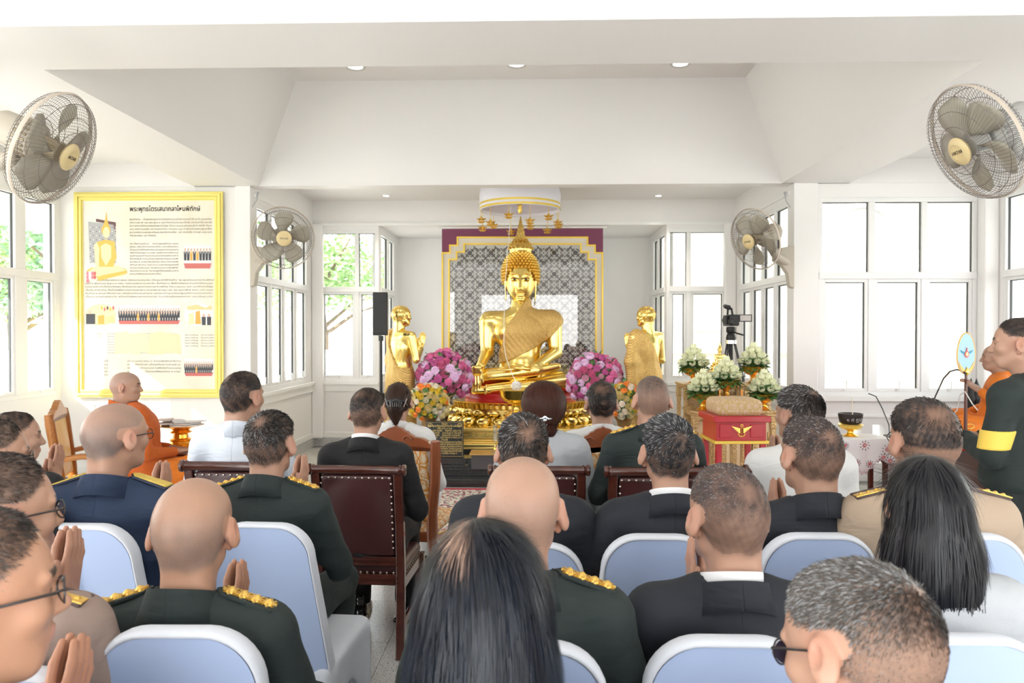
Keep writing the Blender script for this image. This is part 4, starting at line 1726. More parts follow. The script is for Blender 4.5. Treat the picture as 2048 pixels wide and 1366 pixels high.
# ---- standing soldier at the right edge
rs_, hms, Js = person(2040, 638, 3.25, 'standing soldier in dark green with yellow armband at the right edge', 'army',
                      ('short', dict(dens=.92, side=.55, te=.09, thick=.006, len=.010, gray=.02, n=5000)), mjac=M_ARMY, coll='army', seed=30, yaw=.55, hyaw=.95, stand=True, wide=1.0,
                      arms=[((-.235, .02, 1.02), (-.10, .20, 1.06)), ((.235, .02, 1.02), (.08, .22, 1.05))], mtr=M_ARMYT, zs_off=.262, scale=.98)
bf = Field((-.34, -.12, .9), (-.12, .16, 1.4), .006)
zz_ = Js['zs'] - .045
pa_ = Vector((-.17, 0, zz_))
pe_ = Vector((-.235, .02, 1.02))
bf.cap(pa_ + (pe_ - pa_) * .52, pa_ + (pe_ - pa_) * .92, .0635, .0575, 0)
bf.fn(lambda X, Y, Z, D: np.maximum(D, np.maximum(Z - (zz_ + (1.02 - zz_) * .54 + (X + .2) * .0), (zz_ + (1.02 - zz_) * .88) - Z)))
v_, q_ = bf.nets()
link('armband', np_mesh(v_, q_), fabric('yellow_armband', (.86, .60, .09), .6, 8, .2, False), rs_, fix=False)
q = MB()
q.lathe([(.172, .935), (.174, .94), (.174, .975), (.172, .98)], 28, sx=1.0, sy=.78, capb=False, capt=False)
ob('belt', q, mat('black_belt', (.012, .012, .013), .4), rs_, smooth=40)

# ---- monks
person(252, 744, 5.45, 'elderly monk in orange robe sitting in profile before the framed poster', 'robe', ('monk', {}), yaw=-.95, hyaw=-1.35, lean=-.06, mjac=M_ROBE, mtr=M_ROBE2, robe=True,
       pose='lap', scale=1.0, fat=1.3, wide=1.15, seed=40, zs_off=.25, skin=SKIN * .92, coll='stand')
r_m, hm_m, J_m = person(1992, 689, 6.05, 'elderly monk in orange robe on the platform, holding the ceremonial fan, behind the soldier', 'robe', ('monk', {}), yaw=1.0, hyaw=1.15, mjac=M_ROBE2, mtr=M_ROBE2, robe=True,
                        scale=.95, seed=41, cross=.70 / 1.065 + .118, zs_off=.25, skin=SKIN * .85, stand=False, coll='stand', pose='lap',
                        arms=[((-.27, .0, .98), (-.20, .11, 1.06)), ((.25, .02, .95), (.12, .20, .88))])
# ------------------------------------------------------------------ chairs
M_SPX = fabric('white_spandex', (.66, .69, .76), .7, 3., .15, False)
M_SPX_SHADE = mat('shaded_white_spandex', (.40, .50, .74), .6, sheen=.1)  # same white cover on the back panel, its bluish shade put into the colour
M_MAHO = mat('dark_mahogany', (.060, .014, .010), .22, coat=.5, var=(14, .6, (.10, .03, .018)))
M_LEATH = mat('maroon_leather', (.055, .016, .016), .30, bump=(260, .2, (1, 1, 1), .003), spec=.6)
M_STUD = mat('brass_nail', (.55, .50, .42), .3, 1.)
M_TEAK = mat('carved_red_teak', (.30, .085, .030), .30, coat=.4, var=(10, .6, (.22, .055, .02)))


def damask(name, c1, c2, sx, sz):
    """woven ogee damask: pale medallions on amber ground"""
    m = mat(name, c1, .6)
    n, l, b = nodes_of(m)
    tc = n.new('ShaderNodeTexCoord')
    sp = n.new('ShaderNodeSeparateXYZ')
    l.new(tc.outputs['Object'], sp.inputs[0])

    def M(op, a, b_=None, c=None):
        q = n.new('ShaderNodeMath')
        q.operation = op
        for i, v in enumerate((a, b_, c)):
            if v is None:
                continue
            if isinstance(v, (int, float)):
                q.inputs[i].default_value = v
            else:
                l.new(v, q.inputs[i])
        return q.outputs[0]
    y = M('ADD', sp.outputs['Z'], M('MULTIPLY', sp.outputs['Y'], .9))
    u = M('COSINE', M('MULTIPLY', sp.outputs['X'], 2 * PI / sx))
    v = M('COSINE', M('MULTIPLY', y, 2 * PI / sz))
    s = M('MULTIPLY', u, v)
    a = M('ABSOLUTE', s)
    nz = n.new('ShaderNodeTexNoise')
    nz.inputs['Scale'].default_value = 42 / max(sx * 8, .4)
    nz.inputs['Detail'].default_value = 3
    l.new(tc.outputs['Object'], nz.inputs['Vector'])
    k = M('ADD', a, M('MULTIPLY', M('SUBTRACT', nz.outputs['Fac'], .5), 1.6))
    r = n.new('ShaderNodeValToRGB')
    e = r.color_ramp.elements
    e[0].position = .0
    e[0].color = (*c2, 1)
    e[1].position = 1.
    e[1].color = (*c2, 1)
    for p, c in ((.10, c2), (.14, c1), (.50, c1), (.55, c2), (.68, c2), (.71, c1), (.78, c1), (.82, c2)):
        q = e.new(p)
        q.color = (*c, 1)
    l.new(k, r.inputs[0])
    l.new(r.outputs[0], b.inputs['Base Color'])
    return m


M_DAM = damask('amber_damask', (.66, .26, .035), (.80, .66, .46), .115, .15)
M_DAM2 = damask('gold_brocade', (.50, .34, .12), (.60, .42, .30), .12, .16)


def white_chair():
    root = empty('banquet_chair', (0, 0, 0), 0, 'x', 'chair', 'white covered banquet chairs')
    H, hs = .97, .455

    def backy(z):
        return -.0 - .075 * max(0., (z - hs)) / (H - hs)

    def half(z):
        return .215 - .062 * max(0, (z - hs)) / (H - hs) if z > hs else .215 + .015 * (hs - z) / hs
    out = []
    n = 9
    for k in range(11):
        z = hs * .98 + (H - .115 - hs) * k / 10
        out.append((half(z), z))
    cx, cz, r = half(H - .115) - .105, H - .115, .108
    for k in range(1, n + 1):
        a = PI / 2 * k / n
        out.append((cx + r * math.cos(a) - .003, cz + r * math.sin(a) * 1.05))
    prof = [(x, z) for x, z in out] + [(-x, z) for x, z in out[::-1]]
    mb = MB()
    rows = []
    ctr = [(x * .94, hs + (z - hs) * .982 - .002) for x, z in prof]
    back = [Vector((x, backy(z) - .021, z)) for x, z in ctr]
    front = [Vector((x, backy(z) + .030, z)) for x, z in ctr]
    mb.add(back, [tuple(range(len(back)))])
    mb.add(front, [tuple(range(len(front)))[::-1]])
    o = ob('back_cover', mb, M_SPX_SHADE, root)
    rim = MB()
    m = len(prof)
    ns = 10
    vs = []
    for i, (x, z) in enumerate(prof):
        xi, zi = ctr[i]
        c = Vector((x, backy(z) + .003, z))
        d = Vector((x - xi, 0, z - zi))
        d = d.normalized() if d.length > 1e-5 else Vector((math.copysign(1, x), 0, 0))
        for k in range(ns):
            a = 2 * PI * k / ns
            vs.append(c - d * .007 + d * .010 * math.cos(a) + Vector((0, .027 * math.sin(a), 0)))
    fs = []
    for i in range(m - 1):
        for k in range(ns):
            fs.append((i * ns + k, i * ns + (k + 1) % ns, (i + 1) * ns + (k + 1) % ns, (i + 1) * ns + k))
    rim.add(vs, fs)
    ob('rim', rim, M_SPX, root, smooth=80)
    f = Field((-.27, -.07, -.01), (.27, .50, .52), .011)
    f.box((0, .22, hs - .02), (.205, .225, .035), .03, 0)
    for s in (-1, 1):
        f.cap((s * .19, .0, hs - .02), (s * .225, -.02, .02), .030, .022, .03)
        f.cap((s * .19, .40, hs - .03), (s * .20, .44, .02), .030, .022, .03)
    f.box((0, -.002, .23), (.205, .012, .23), .01, .03)
    f.box((0, .42, .25), (.19, .012, .21), .01, .03)
    for s in (-1, 1):
        f.box((s * .203, .21, .25), (.010, .205, .21), .008, .03)
        f.ell((s * .23, .21, .0), (.06, .155, .30), .05, 's')
    f.ell((0, .47, 0), (.14, .10, .30), .05, 's')
    f.ell((0, -.05, 0), (.15, .08, .22), .05, 's')
    V, Q = f.nets()
    link('seat_cover', np_mesh(V, Q), M_SPX, root, fix=False)
    return root


CH = []
wc = white_chair()
for i, (px, py, d, rz, lab) in enumerate([
        (355, 1253, 1.50, .02, 'white covered chair holding the egg-headed bald army officer'),
        (1458, 1272, 1.55, .0, 'white covered chair under the brown crew-cut man in dark suit'),
        (1925, 1268, 1.60, .0, 'white covered chair behind the very long hair, lower right corner'),
        (1042, 1282, 1.50, .0, 'white covered chair mostly hidden by the blue-black bob, under the pale bald officer'),
        (163, 1047, 2.28, .0, 'white covered chair under the navy uniform, left side'),
        (528, 1045, 2.52, -.06, 'white covered chair with its seat skirt seen, under the officer between the leather chairs'),
        (1314, 1068, 2.36, .0, 'white covered chair under the man with spiky salt-and-pepper hair'),
        (1636, 1066, 2.26, .0, 'white covered chair under the man with the brownish spiky crew cut'),
        (1930, 1066, 2.18, .0, 'white covered chair under the stout man in tan with the phone'),
        (1058, 1085, 2.38, .0, 'white covered chair glimpsed beside the neck of the pale bald officer'),
        (12, 1335, 1.36, .0, 'white covered chair at the lower left under the rosy tan uniform'),
        (1715, 1480, 1.02, .1, 'white covered chair below the frame, under the man with dark glasses')]):
    p = P(px, py, d)
    c = wc if i == 0 else dup(wc, (0, 0, 0))
    c.location = (p.x, d + .07, 0)
    c.rotation_euler = (0, 0, rz)
    c.scale = (1.04, 1.04, max(.98, min(1.12, p.z / .97)))
    c['label'] = lab


def leather_chair():
    root = empty('leather_chair', (0, 0, 0), 0, 'x', 'chair', 'dark leather chairs of the front row')
    W, H = .405, .985

    def post(s):
        return [(s * W / 2, -.02, .0), (s * W / 2, -.005, .25), (s * W / 2, 0, .45), (s * W / 2, -.02, .70), (s * W / 2, -.065, H - .01)]
    for s in (-1, 1):
        mb = MB()
        pts = post(s)
        rows = []
        for k, p in enumerate(pts):
            t = (.040, .034, .042, .040, .038)[k]
            rows.append([(p[0] - .021, p[1] - t / 2, p[2]), (p[0] + .021, p[1] - t / 2, p[2]), (p[0] + .021, p[1] + t / 2, p[2]), (p[0] - .021, p[1] + t / 2, p[2])])
        mb.grid(rows, wrap=True)
        mb.add(rows[0], [(0, 1, 2, 3)])
        ob('rear_post', mb, M_MAHO, root, bevel=.005)
        fb = MB()
        fb.box((s * (W / 2 + .01), .42, .21), (.045, .045, .42))
        ob('leg', fb, M_MAHO, root, bevel=.005)
        sb = MB()
        sb.box((s * (W / 2 + .005), .21, .17), (.02, .40, .045))
        ob('stretcher', sb, M_MAHO, root, bevel=.004)
        ab = MB()
        ab.box((s * (W / 2 + .006), .21, .385), (.026, .40, .06))
        ob('apron', ab, M_MAHO, root, bevel=.004)
    mb = MB()
    yt = -.072
    prof = [(.020, -.245), (.029, -.240), (.029, -.228), (.022, -.222), (.028, -.212), (.022, -.204), (.022, .204), (.028, .212), (.022, .222), (.029, .228), (.029, .240), (.020, .245)]
    mb.lathe([(r, z * W / .405) for r, z in prof], 18, (0, yt, H), rot=(0, PI / 2, 0))
    ob('top_rail', mb, M_MAHO, root, smooth=40)
    for z, h in ((.50, .050), (.405, .055)):
        mb = MB()
        mb.box((0, -.003, z), (W - .03, .032, h))
        mb.box((0, -.022, z + h * .25), (W - .03, .010, h * .22))
        mb.box((0, -.022, z - h * .25), (W - .03, .010, h * .22))
        ob('rail', mb, M_MAHO, root, bevel=.003)
    # padded back
    f = Field((-.22, -.13, .50), (.22, .06, 1.0), .010)
    a = math.atan2(.065, .45)
    f.box((0, -.030, .745), (.180, .020, .218), .018, 0, rot=(a * .9, 0, 0))
    f.ell((0, -.034, .745), (.165, .034, .20), .02, rot=(a * .9, 0, 0))
    V, Q = f.nets()
    link('backrest', np_mesh(V, Q), M_LEATH, root, fix=False)
    f = Field((-.26, -.02, .38), (.26, .48, .53), .011)
    f.box((0, .225, .445), (.215, .215, .035), .03, 0)
    f.ell((0, .23, .455), (.19, .19, .055), .03)
    V, Q = f.nets()
    link('seat', np_mesh(V, Q), M_LEATH, root, fix=False)
    nm = MB()
    nm.lathe([(.0058, 0), (.0045, .003), (.001, .0045)], 6)
    nme = nm.mesh('nail')
    nme.materials.append(M_STUD)

    def nail(p, rot):
        o = bpy.data.objects.new('nail', nme)
        COL.objects.link(o)
        o.parent = root
        o.location = p
        o.rotation_euler = rot
    yb = lambda z: -.052 - .145 * (z - .745)
    for k in range(11):
        nail((-.165 + .033 * k, yb(.945), .945), (PI / 2, 0, 0))
        nail((-.165 + .033 * k, yb(.545) + .01, .540), (PI / 2, 0, 0))
    for k in range(11):
        z = .575 + .034 * k
        for s in (-1, 1):
            nail((s * .172, yb(z), z), (PI / 2, 0, 0))
    for k in range(11):
        nail((-.165 + .033 * k, .006, .436), (PI / 2, 0, 0))
        for s in (-1, 1):
            nail((s * .218, .05 + .034 * k, .43), (0, s * PI / 2, 0))
    return root


lc = leather_chair()
for i, (px, py, d, rz, lab) in enumerate([
        (714, 933, 3.66, -.05, 'dark leather chair with brass nails seen whole, under the man in black suit'),
        (464, 926, 3.52, -.02, 'dark leather chair under the man in white uniform beside the monk'),
        (1078, 934, 3.66, .0, 'dark leather chair under the woman with the bouffant chignon'),
        (1314, 937, 3.52, .02, 'dark leather chair under the shaved army officer beside the altar flowers'),
        (1594, 935, 3.42, .04, 'dark leather chair under the wavy-haired man in white uniform')]):
    p = P(px, py + 6, d)
    c = lc if i == 0 else dup(lc, (0, 0, 0))
    c.location = (p.x, d + .07, 0)
    c.rotation_euler = (0, 0, rz)
    c.scale = (1.02, 1.02, p.z / .985)
    c['label'] = lab


def carved_chair(seat_m=M_DAM, wood=M_TEAK, name='carved_chair'):
    root = empty(name, (0, 0, 0), 0, 'x', 'chair', 'carved teak chairs before the altar')
    # crest rail with scrolls
    top = []
    for k in range(33):
        x = -.235 + .47 * k / 32
        u = abs(x) / .235
        z = 1.02 + .062 * math.exp(-(u / .45) ** 2) - .03 * u + .010 * math.cos(u * 9) * (u > .45) + .003 * math.cos(x * 260) * (u < .4)
        if u > .9:
            z -= (u - .9) * .35
        top.append((x, z))
    bot = [(.235, .955), (.20, .94), (.17, .945), (.10, .965), (0, .972), (-.10, .965), (-.17, .945), (-.20, .94), (-.235, .955)]
    mb = MB()
    mb.prism(top + bot, (0, -.085, 0), (1, 0, 0), (0, 0, 1), (0, .045, 0))
    cr = ob('crest_rail', mb, wood, root, bevel=.006)
    for s in (-1, 1):
        q = MB()
        q.tube([(s * (.075 + .030 * math.cos(a) * (1 - a / 9)), -.089, 1.005 + .026 * math.sin(a) * (1 - a / 9)) for a in [k * .45 for k in range(11)]], [.006 - .0004 * k for k in range(11)], 6)
        ob('scroll', q, wood, cr, smooth=60)
        q = MB()
        q.tube([(s * .245, -.07, 1.0), (s * .243, -.06, .93), (s * .232, -.035, .75), (s * .205, -.005, .55), (s * .205, .0, .42), (s * .215, -.01, .25), (s * .235, -.05, .0)], [.028, .034, .033, .034, .036, .024, .018], 8)
        ob('rear_post', q, wood, root, smooth=50)
        q = MB()
        q.tube([(s * .235, .47, .40), (s * .250, .49, .33), (s * .245, .485, .2), (s * .225, .46, .08), (s * .235, .475, .0)], [.035, .036, .024, .017, .022], 8)
        ob('leg', q, wood, root, smooth=50)
        q = MB()
        q.tube([(s * .21, .0, .40), (s * .235, .15, .385), (s * .25, .32, .385), (s * .25, .47, .40)], [.022, .018, .018, .024], 8)
        ob('apron', q, wood, root, smooth=50)
        q = MB()
        q.tube([(s * .222, .0, .425), (s * .250, .15, .412), (s * .268, .32, .412), (s * .262, .47, .425)], .005, 6)
        ob('gold_line', q, M_GOLDP, root, smooth=60)
    q = MB()
    q.box((0, -.002, .41), (.41, .035, .06))
    ob('rail', q, wood, root, bevel=.006)
    q = MB()
    q.box((0, .485, .40), (.46, .035, .05))
    ob('rail', q, wood, root, bevel=.006)
    f = Field((-.25, -.13, .46), (.25, .05, 1.0), .010)
    f.box((0, -.038, .73), (.200, .020, .228), .02, 0, rot=(.13, 0, 0))
    f.ell((0, -.042, .74), (.19, .036, .21), .02, rot=(.13, 0, 0))
    V, Q = f.nets()
    link('backrest', np_mesh(V, Q), seat_m, root, fix=False)
    f = Field((-.30, -.04, .38), (.30, .55, .56), .012)
    f.box((0, .24, .445), (.225, .245, .035), .03, 0)
    f.ell((0, .25, .47), (.22, .235, .055), .03)
    V, Q = f.nets()
    link('seat', np_mesh(V, Q), seat_m, root, fix=False)
    return root


cc = carved_chair()
p = P(795, 853, 4.42)
cc.location = (p.x, 4.48, 0)
cc.rotation_euler = (0, 0, -.16)
cc.scale = (1.0, 1.0, p.z / 1.08)
cc['label'] = 'carved teak chair with amber damask, under the woman with the ponytail'
p = P(1206, 854, 4.20)
c2 = dup(cc, (p.x, 4.26, 0), (0, 0, 0), 'carved teak chair with amber damask, under the man in white stand-collar suit')
c2.scale = (.98, 1, p.z / 1.08)
# ------------------------------------------------------------------ altar wall panel
YA = 11.0
wp = MB()
a, b = P(884, 457, YA), P(1206, 457, YA)
wp.bb(a.x, b.x, YA, YN, 0, a.z)
M_PURP = mat('plum_paint', (.22, .045, .11), .5)
pan = struct('wall_altar_panel', wp, [M_WALL])
M_FRG = mat('yellow_gold_moulding', (.86, .60, .08), .35, .35)
M_CREAM2 = mat('cream_moulding', (.80, .75, .64), .45)
q = MB()
q.bb(a.x, b.x, YA - .012, YA - .001, 1.2, a.z)
ob('purple_board', q, M_PURP, pan)
q = MB()
for (x0, x1, z0, z1) in ((-.05, .05, -.01, .035), (-.10, .10, .035, .075), (-.14, .14, .075, .10)):
    q.bb(a.x + x0 - .0, b.x + x1, YA - .03 - abs(x0) * .8, YA + .02, a.z + z0, a.z + z1)
ob('cornice', q, M_TRIM, pan, bevel=.006)


def outline(off, bot=900):
    L = [(884, bot), (884, 505), (899, 505), (899, 490), (914, 490), (914, 474)]
    L = [(x + off, y + (off if k else 0)) for k, (x, y) in enumerate(L)]
    R_ = [(2090 - x, y) for x, y in L[::-1]]
    return [P(x, y, YA) for x, y in L + R_]


for nm, o1, o2, m_, dy, th in (('gold_border', 0, 3.2, M_FRG, .014, .045), ('cream_border', 3.2, 13.2, M_CREAM2, .014, .03), ('gold_border', 13.2, 16.2, M_FRG, .014, .045)):
    A, B = outline(o1), outline(o2)
    q = MB()
    n = len(A)
    vs = []
    for p_ in A + B:
        vs.append((p_.x, YA - dy - th, p_.z))
    for p_ in A + B:
        vs.append((p_.x, YA - dy, p_.z))
    fs = []
    for k in range(n - 1):
        fs += [(k, k + 1, n + k + 1, n + k), (k, 2 * n + k, 2 * n + k + 1, k + 1), (n + k, n + k + 1, 3 * n + k + 1, 3 * n + k)]
    q.add(vs, fs)
    ob(nm, q, m_, pan)
I = outline(16.2)
q = MB()
q.add([(p_.x, YA - .016, p_.z) for p_ in I], [tuple(range(len(I)))])
ob('lattice_ground', q, mat('lattice_white', (.80, .81, .80), .5), pan, fix=False)
# fretwork motifs, cut clear of the stepped corners
p0 = .309
ctr = P(1045, 485, YA)
sel = MB()


def inside(x, z, m_=.02):
    pts = [(p_.x, p_.z) for p_ in I]
    for dx, dz in ((m_, 0), (-m_, 0), (0, m_), (0, -m_)):
        c = False
        j = len(pts) - 1
        for i in range(len(pts)):
            if (pts[i][1] > z + dz) != (pts[j][1] > z + dz) and x + dx < (pts[j][0] - pts[i][0]) * (z + dz - pts[i][1]) / (pts[j][1] - pts[i][1]) + pts[i][0]:
                c = not c
            j = i
        if not c:
            return False
    return True


def motif(poly, x, z):
    cx = sum(p_[0] for p_ in poly) / len(poly) + x
    cz = sum(p_[1] for p_ in poly) / len(poly) + z
    if inside(cx, cz, .022):
        sel.prism(poly, (x, YA - .030, z), (1, 0, 0), (0, 0, 1), (0, .012, 0))


def rotp(poly, a):
    c, s = math.cos(a), math.sin(a)
    return [(x * c - y * s, x * s + y * c) for x, y in poly]


def rectp(cx, cy, w, h, a=0):
    return [(x + cx, y + cy) for x, y in rotp([(-w / 2, -h / 2), (w / 2, -h / 2), (w / 2, h / 2), (-w / 2, h / 2)], a)]


disc = [(.034 * math.cos(k * PI / 5), .034 * math.sin(k * PI / 5)) for k in range(10)]
arc = [(.064 * math.cos(t), .064 * math.sin(t)) for t in (-.55, -.18, .18, .55)] + [(.050 * math.cos(t), .050 * math.sin(t)) for t in (.55, .18, -.18, -.55)]
tri = [(.090, -.016), (.112, 0), (.090, .016)]
chev1 = [(.085, .045), (.118, .012), (.128, .022), (.095, .055)]
for i in range(-5, 6):
    for j in range(0, 10):
        for (ox, oz) in ((0, 0), (.5, .5)):
            x, z = ctr.x + (i + ox) * p0, ctr.z - (j + oz) * p0
            motif(disc, x, z)
            for k in range(4):
                a_ = k * PI / 2
                motif(rotp(arc, a_ + PI / 4), x, z)
                motif(rotp(tri, a_), x, z)
                motif(rotp(chev1, a_), x, z)
                motif(rotp([(u, -v) for u, v in chev1][::-1], a_), x, z)
                motif(rotp(rectp(.105, .105, .0 + .075, .013, PI / 4), a_), x, z)
                motif(rotp(rectp(.077, .077, .060, .013, -PI / 4), a_), x, z)
                motif(rotp(rectp(.154, .0, .015, .015, PI / 4), a_), x, z)
o = ob('fretwork', sel, mat('fretwork_grey', (.075, .062, .062), .5), pan)
o['kind'] = 'stuff'
q = MB()
q.add([(p_.x, YA - .042, p_.z) for p_ in I], [tuple(range(len(I)))])
ob('glass_pane', q, glass_mat('panel_glass', (.98, .98, .98), .13, .0), pan, fix=False)

# ------------------------------------------------------------------ the large seated image
def poly_sdf(px_, pz, pts):
    d = np.full(np.broadcast(px_, pz).shape, 1e9, dtype=np.float32)
    ins = np.zeros(d.shape, dtype=bool)
    n = len(pts)
    for i in range(n):
        ax_, az = pts[i]
        bx, bz = pts[(i + 1) % n]
        ex, ez = bx - ax_, bz - az
        wx, wz = px_ - ax_, pz - az
        t = np.clip((wx * ex + wz * ez) / (ex * ex + ez * ez), 0, 1)
        d = np.minimum(d, (wx - ex * t) ** 2 + (wz - ez * t) ** 2)
        c = ((az > pz) != (bz > pz)) & (px_ < (bx - ax_) * (pz - az) / ((bz - az) if abs(bz - az) > 1e-9 else 1e-9) + ax_)
        ins ^= c
    d = np.sqrt(d)
    return np.where(ins, -d, d)


def fingers(f, base, dirv, side, ln, r, n=4, gap=.042, bend=(0, 0, 0)):
    base, dirv, side, bend = Vector(base), Vector(dirv).normalized(), Vector(side).normalized(), Vector(bend)
    for i in range(n):
        L = ln * (.86, 1.0, .97, .80)[i]
        p = base + side * gap * (i - (n - 1) / 2)
        m_ = p + dirv * L * .5 + bend * .3
        e = p + dirv * L + bend
        f.cap(p, m_, r * 1.05, r * .95, r * .4)
        f.cap(m_, e, r * .95, r * .6, r * .2)


def torso(f, k=.08, arms=True):
    f.cap((-.40, .02, .95), (.40, .02, .95), .12, .12, 0)
    f.cap((0, .02, 1.28), (0, .02, 1.0), .105, .16, .08)
    f.ell((0, 0, .80), (.37, .20, .27), k)
    f.ell((0, 0, .48), (.27, .19, .30), k)
    f.ell((0, -.06, .30), (.28, .20, .16), k)
    if arms:
        f.cap((-.43, .02, .92), (-.435, -.02, .52), .115, .085, .04)
        f.cap((.43, .02, .92), (.455, -.02, .52), .115, .085, .04)
    return f


def big_buddha(h=.011, full=True):
    f = Field((-.95, -.72, -.05), (.95, .42, 1.40), h)
    torso(f)
    f.cap((-.435, -.02, .53), (-.50, -.36, .36), .085, .055, .02)
    f.cap((.455, -.02, .53), (.20, -.42, .36), .088, .052, .02)
    for s in (-1, 1):
        f.cap((s * .22, .02, .16), (s * .66, -.14, .15), .17, .125, .05)
    f.cap((-.64, -.20, .19), (.22, -.42, .31), .125, .065, .03)      # upper shin
    f.cap((.20, -.42, .31), (.47, -.36, .355), .055, .045, .02)      # sole turned up
    f.cap((.64, -.22, .15), (-.38, -.47, .075), .125, .062, .03)     # lower shin
    f.cap((-.38, -.47, .07), (-.56, -.46, .06), .055, .05, .02)
    f.box((-.42, -.47, .075), (.012, .066, .066), .01, .005)
    # touching hand over the knee
    f.box((-.535, -.46, .30), (.062, .026, .075), .024, .02, rot=(.25, -.05, 0))
    fingers(f, (-.54, -.50, .24), (0, -.14, -1), (1, 0, 0), .20, .0165, bend=(0, .02, 0), gap=.034)
    f.cap((-.48, -.47, .30), (-.455, -.52, .17), .022, .014, .01)
    # palm-up hand in the lap
    f.box((.02, -.47, .345), (.11, .055, .020), .018, .02, rot=(.2, .05, 0))
    fingers(f, (-.08, -.49, .345), (-1, -.05, -.1), (0, .75, .3), .20, .0165, gap=.030)
    f.cap((.05, -.50, .36), (-.06, -.44, .395), .022, .014, .01)
    return f


M_GOLDS = mat('statue_gold', (1.0, .76, .25), .24, 1., bump=(5, .05))
M_CLOTHG = mat('gold_net_cloth', (.62, .40, .10), .5, .45)
n_, l_, b_ = nodes_of(M_CLOTHG)
tcn = n_.new('ShaderNodeTexCoord')
mpn = n_.new('ShaderNodeMapping')
mpn.inputs['Rotation'].default_value = (0, PI / 4, 0)
ck = n_.new('ShaderNodeTexBrick')
ck.inputs['Scale'].default_value = 42
ck.inputs['Mortar Size'].default_value = .06
ck.offset = 0
ck.inputs['Brick Width'].default_value = .8
ck.inputs['Row Height'].default_value = .8
ck.inputs['Color1'].default_value = (.85, .58, .20, 1)
ck.inputs['Color2'].default_value = (.70, .46, .14, 1)
ck.inputs['Mortar'].default_value = (.34, .19, .06, 1)
sw = n_.new('ShaderNodeSeparateXYZ')
cb = n_.new('ShaderNodeCombineXYZ')
l_.new(tcn.outputs['Object'], mpn.inputs[0])
l_.new(mpn.outputs[0], sw.inputs[0])
l_.new(sw.outputs['X'], cb.inputs['X'])
l_.new(sw.outputs['Z'], cb.inputs['Y'])
l_.new(cb.outputs[0], ck.inputs['Vector'])
l_.new(ck.outputs[0], b_.inputs['Base Color'])
bpn = n_.new('ShaderNodeBump')
bpn.inputs['Strength'].default_value = .6
bpn.inputs['Distance'].default_value = .006
l_.new(ck.outputs['Fac'], bpn.inputs['Height'])
bpn.invert = True
l_.new(bpn.outputs[0], b_.inputs['Normal'])

BX = P(1041, 785, 9.8)
bud = empty('buddha_statue', (BX.x, 9.80, BX.z), 0, 'large polished gold seated Buddha statue touching the earth, before the fretwork panel', 'statue')
V, Q = big_buddha().nets()
link('body', np_mesh(V, Q), M_GOLDS, bud, fix=False)
f = Field((-.75, -.42, .25), (.75, .32, 1.40), .011)
torso(f)
f.D = f.D - .016
pts = [(.13, 1.30), (.27, 1.26), (.50, 1.14), (.60, .95), (.40, .73), (.13, .55), (-.14, .43), (-.36, .36), (-.37, .42), (-.24, .62), (-.19, .85), (-.02, 1.08)]
f.fn(lambda X, Y, Z, D: np.maximum(D + .004 * np.sin((X + Z) * 70 + 3 * np.sin(X * 6)) * np.clip((1.0 - Z) * 2, 0, 1), poly_sdf(X, Z + .0 * X, pts)))
V, Q = f.nets()
link('sash_cloth', np_mesh(V, Q), M_CLOTHG, bud, fix=False)
# head
f = Field((-.30, -.30, 1.05), (.30, .30, 2.0), .0075)
f.ell((0, .02, 1.52), (.205, .225, .30), 0)
f.ell((0, -.06, 1.40), (.165, .155, .225), .05)
f.ell((0, .05, 1.58), (.225, .21, .27), .03)
f.cap((0, .02, 1.05), (0, .01, 1.30), .12, .105, .04)
f.ell((0, .02, 1.87), (.15, .15, .12), .04)
for s in (-1, 1):
    f.ell((s * .080, -.235, 1.475), (.055, .03, .030), .03, 's')
    f.ell((s * .078, -.198, 1.462), (.050, .028, .024), .006)
    pr = None
    for k in range(7):
        t = k / 6
        q_ = (s * (.022 + .115 * t), -.228 + .055 * t ** 2, 1.50 + .045 * math.sin(PI * (.12 + .8 * t)))
        if pr:
            f.cap(pr, q_, .007, .006, .006)
        pr = q_
    f.ell((s * .032, -.232, 1.335), (.020, .018, .015), .012)
    f.cap((s * .205, -.01, 1.50), (s * .190, -.02, 1.22), .020, .014, .015, sc=(.7, 1.4, 1))
    f.ell((s * .205, .0, 1.52), (.018, .045, .07), .015)
f.cap((0, -.215, 1.49), (0, -.262, 1.345), .014, .024, .02)
f.cap((-.050, -.215, 1.280), (.050, -.215, 1.280), .012, .012, .01)
f.cap((-.040, -.214, 1.258), (.040, -.214, 1.258), .012, .012, .006)
f.cap((-.06, -.232, 1.270), (.06, -.232, 1.270), .002, .002, .006, 's')
f.ell((0, -.175, 1.205), (.05, .05, .035), .04)
V, Q = f.nets()
hd = link('head', np_mesh(V, Q), M_GOLDS, bud, fix=False)
cm = MB()
cnt = 0
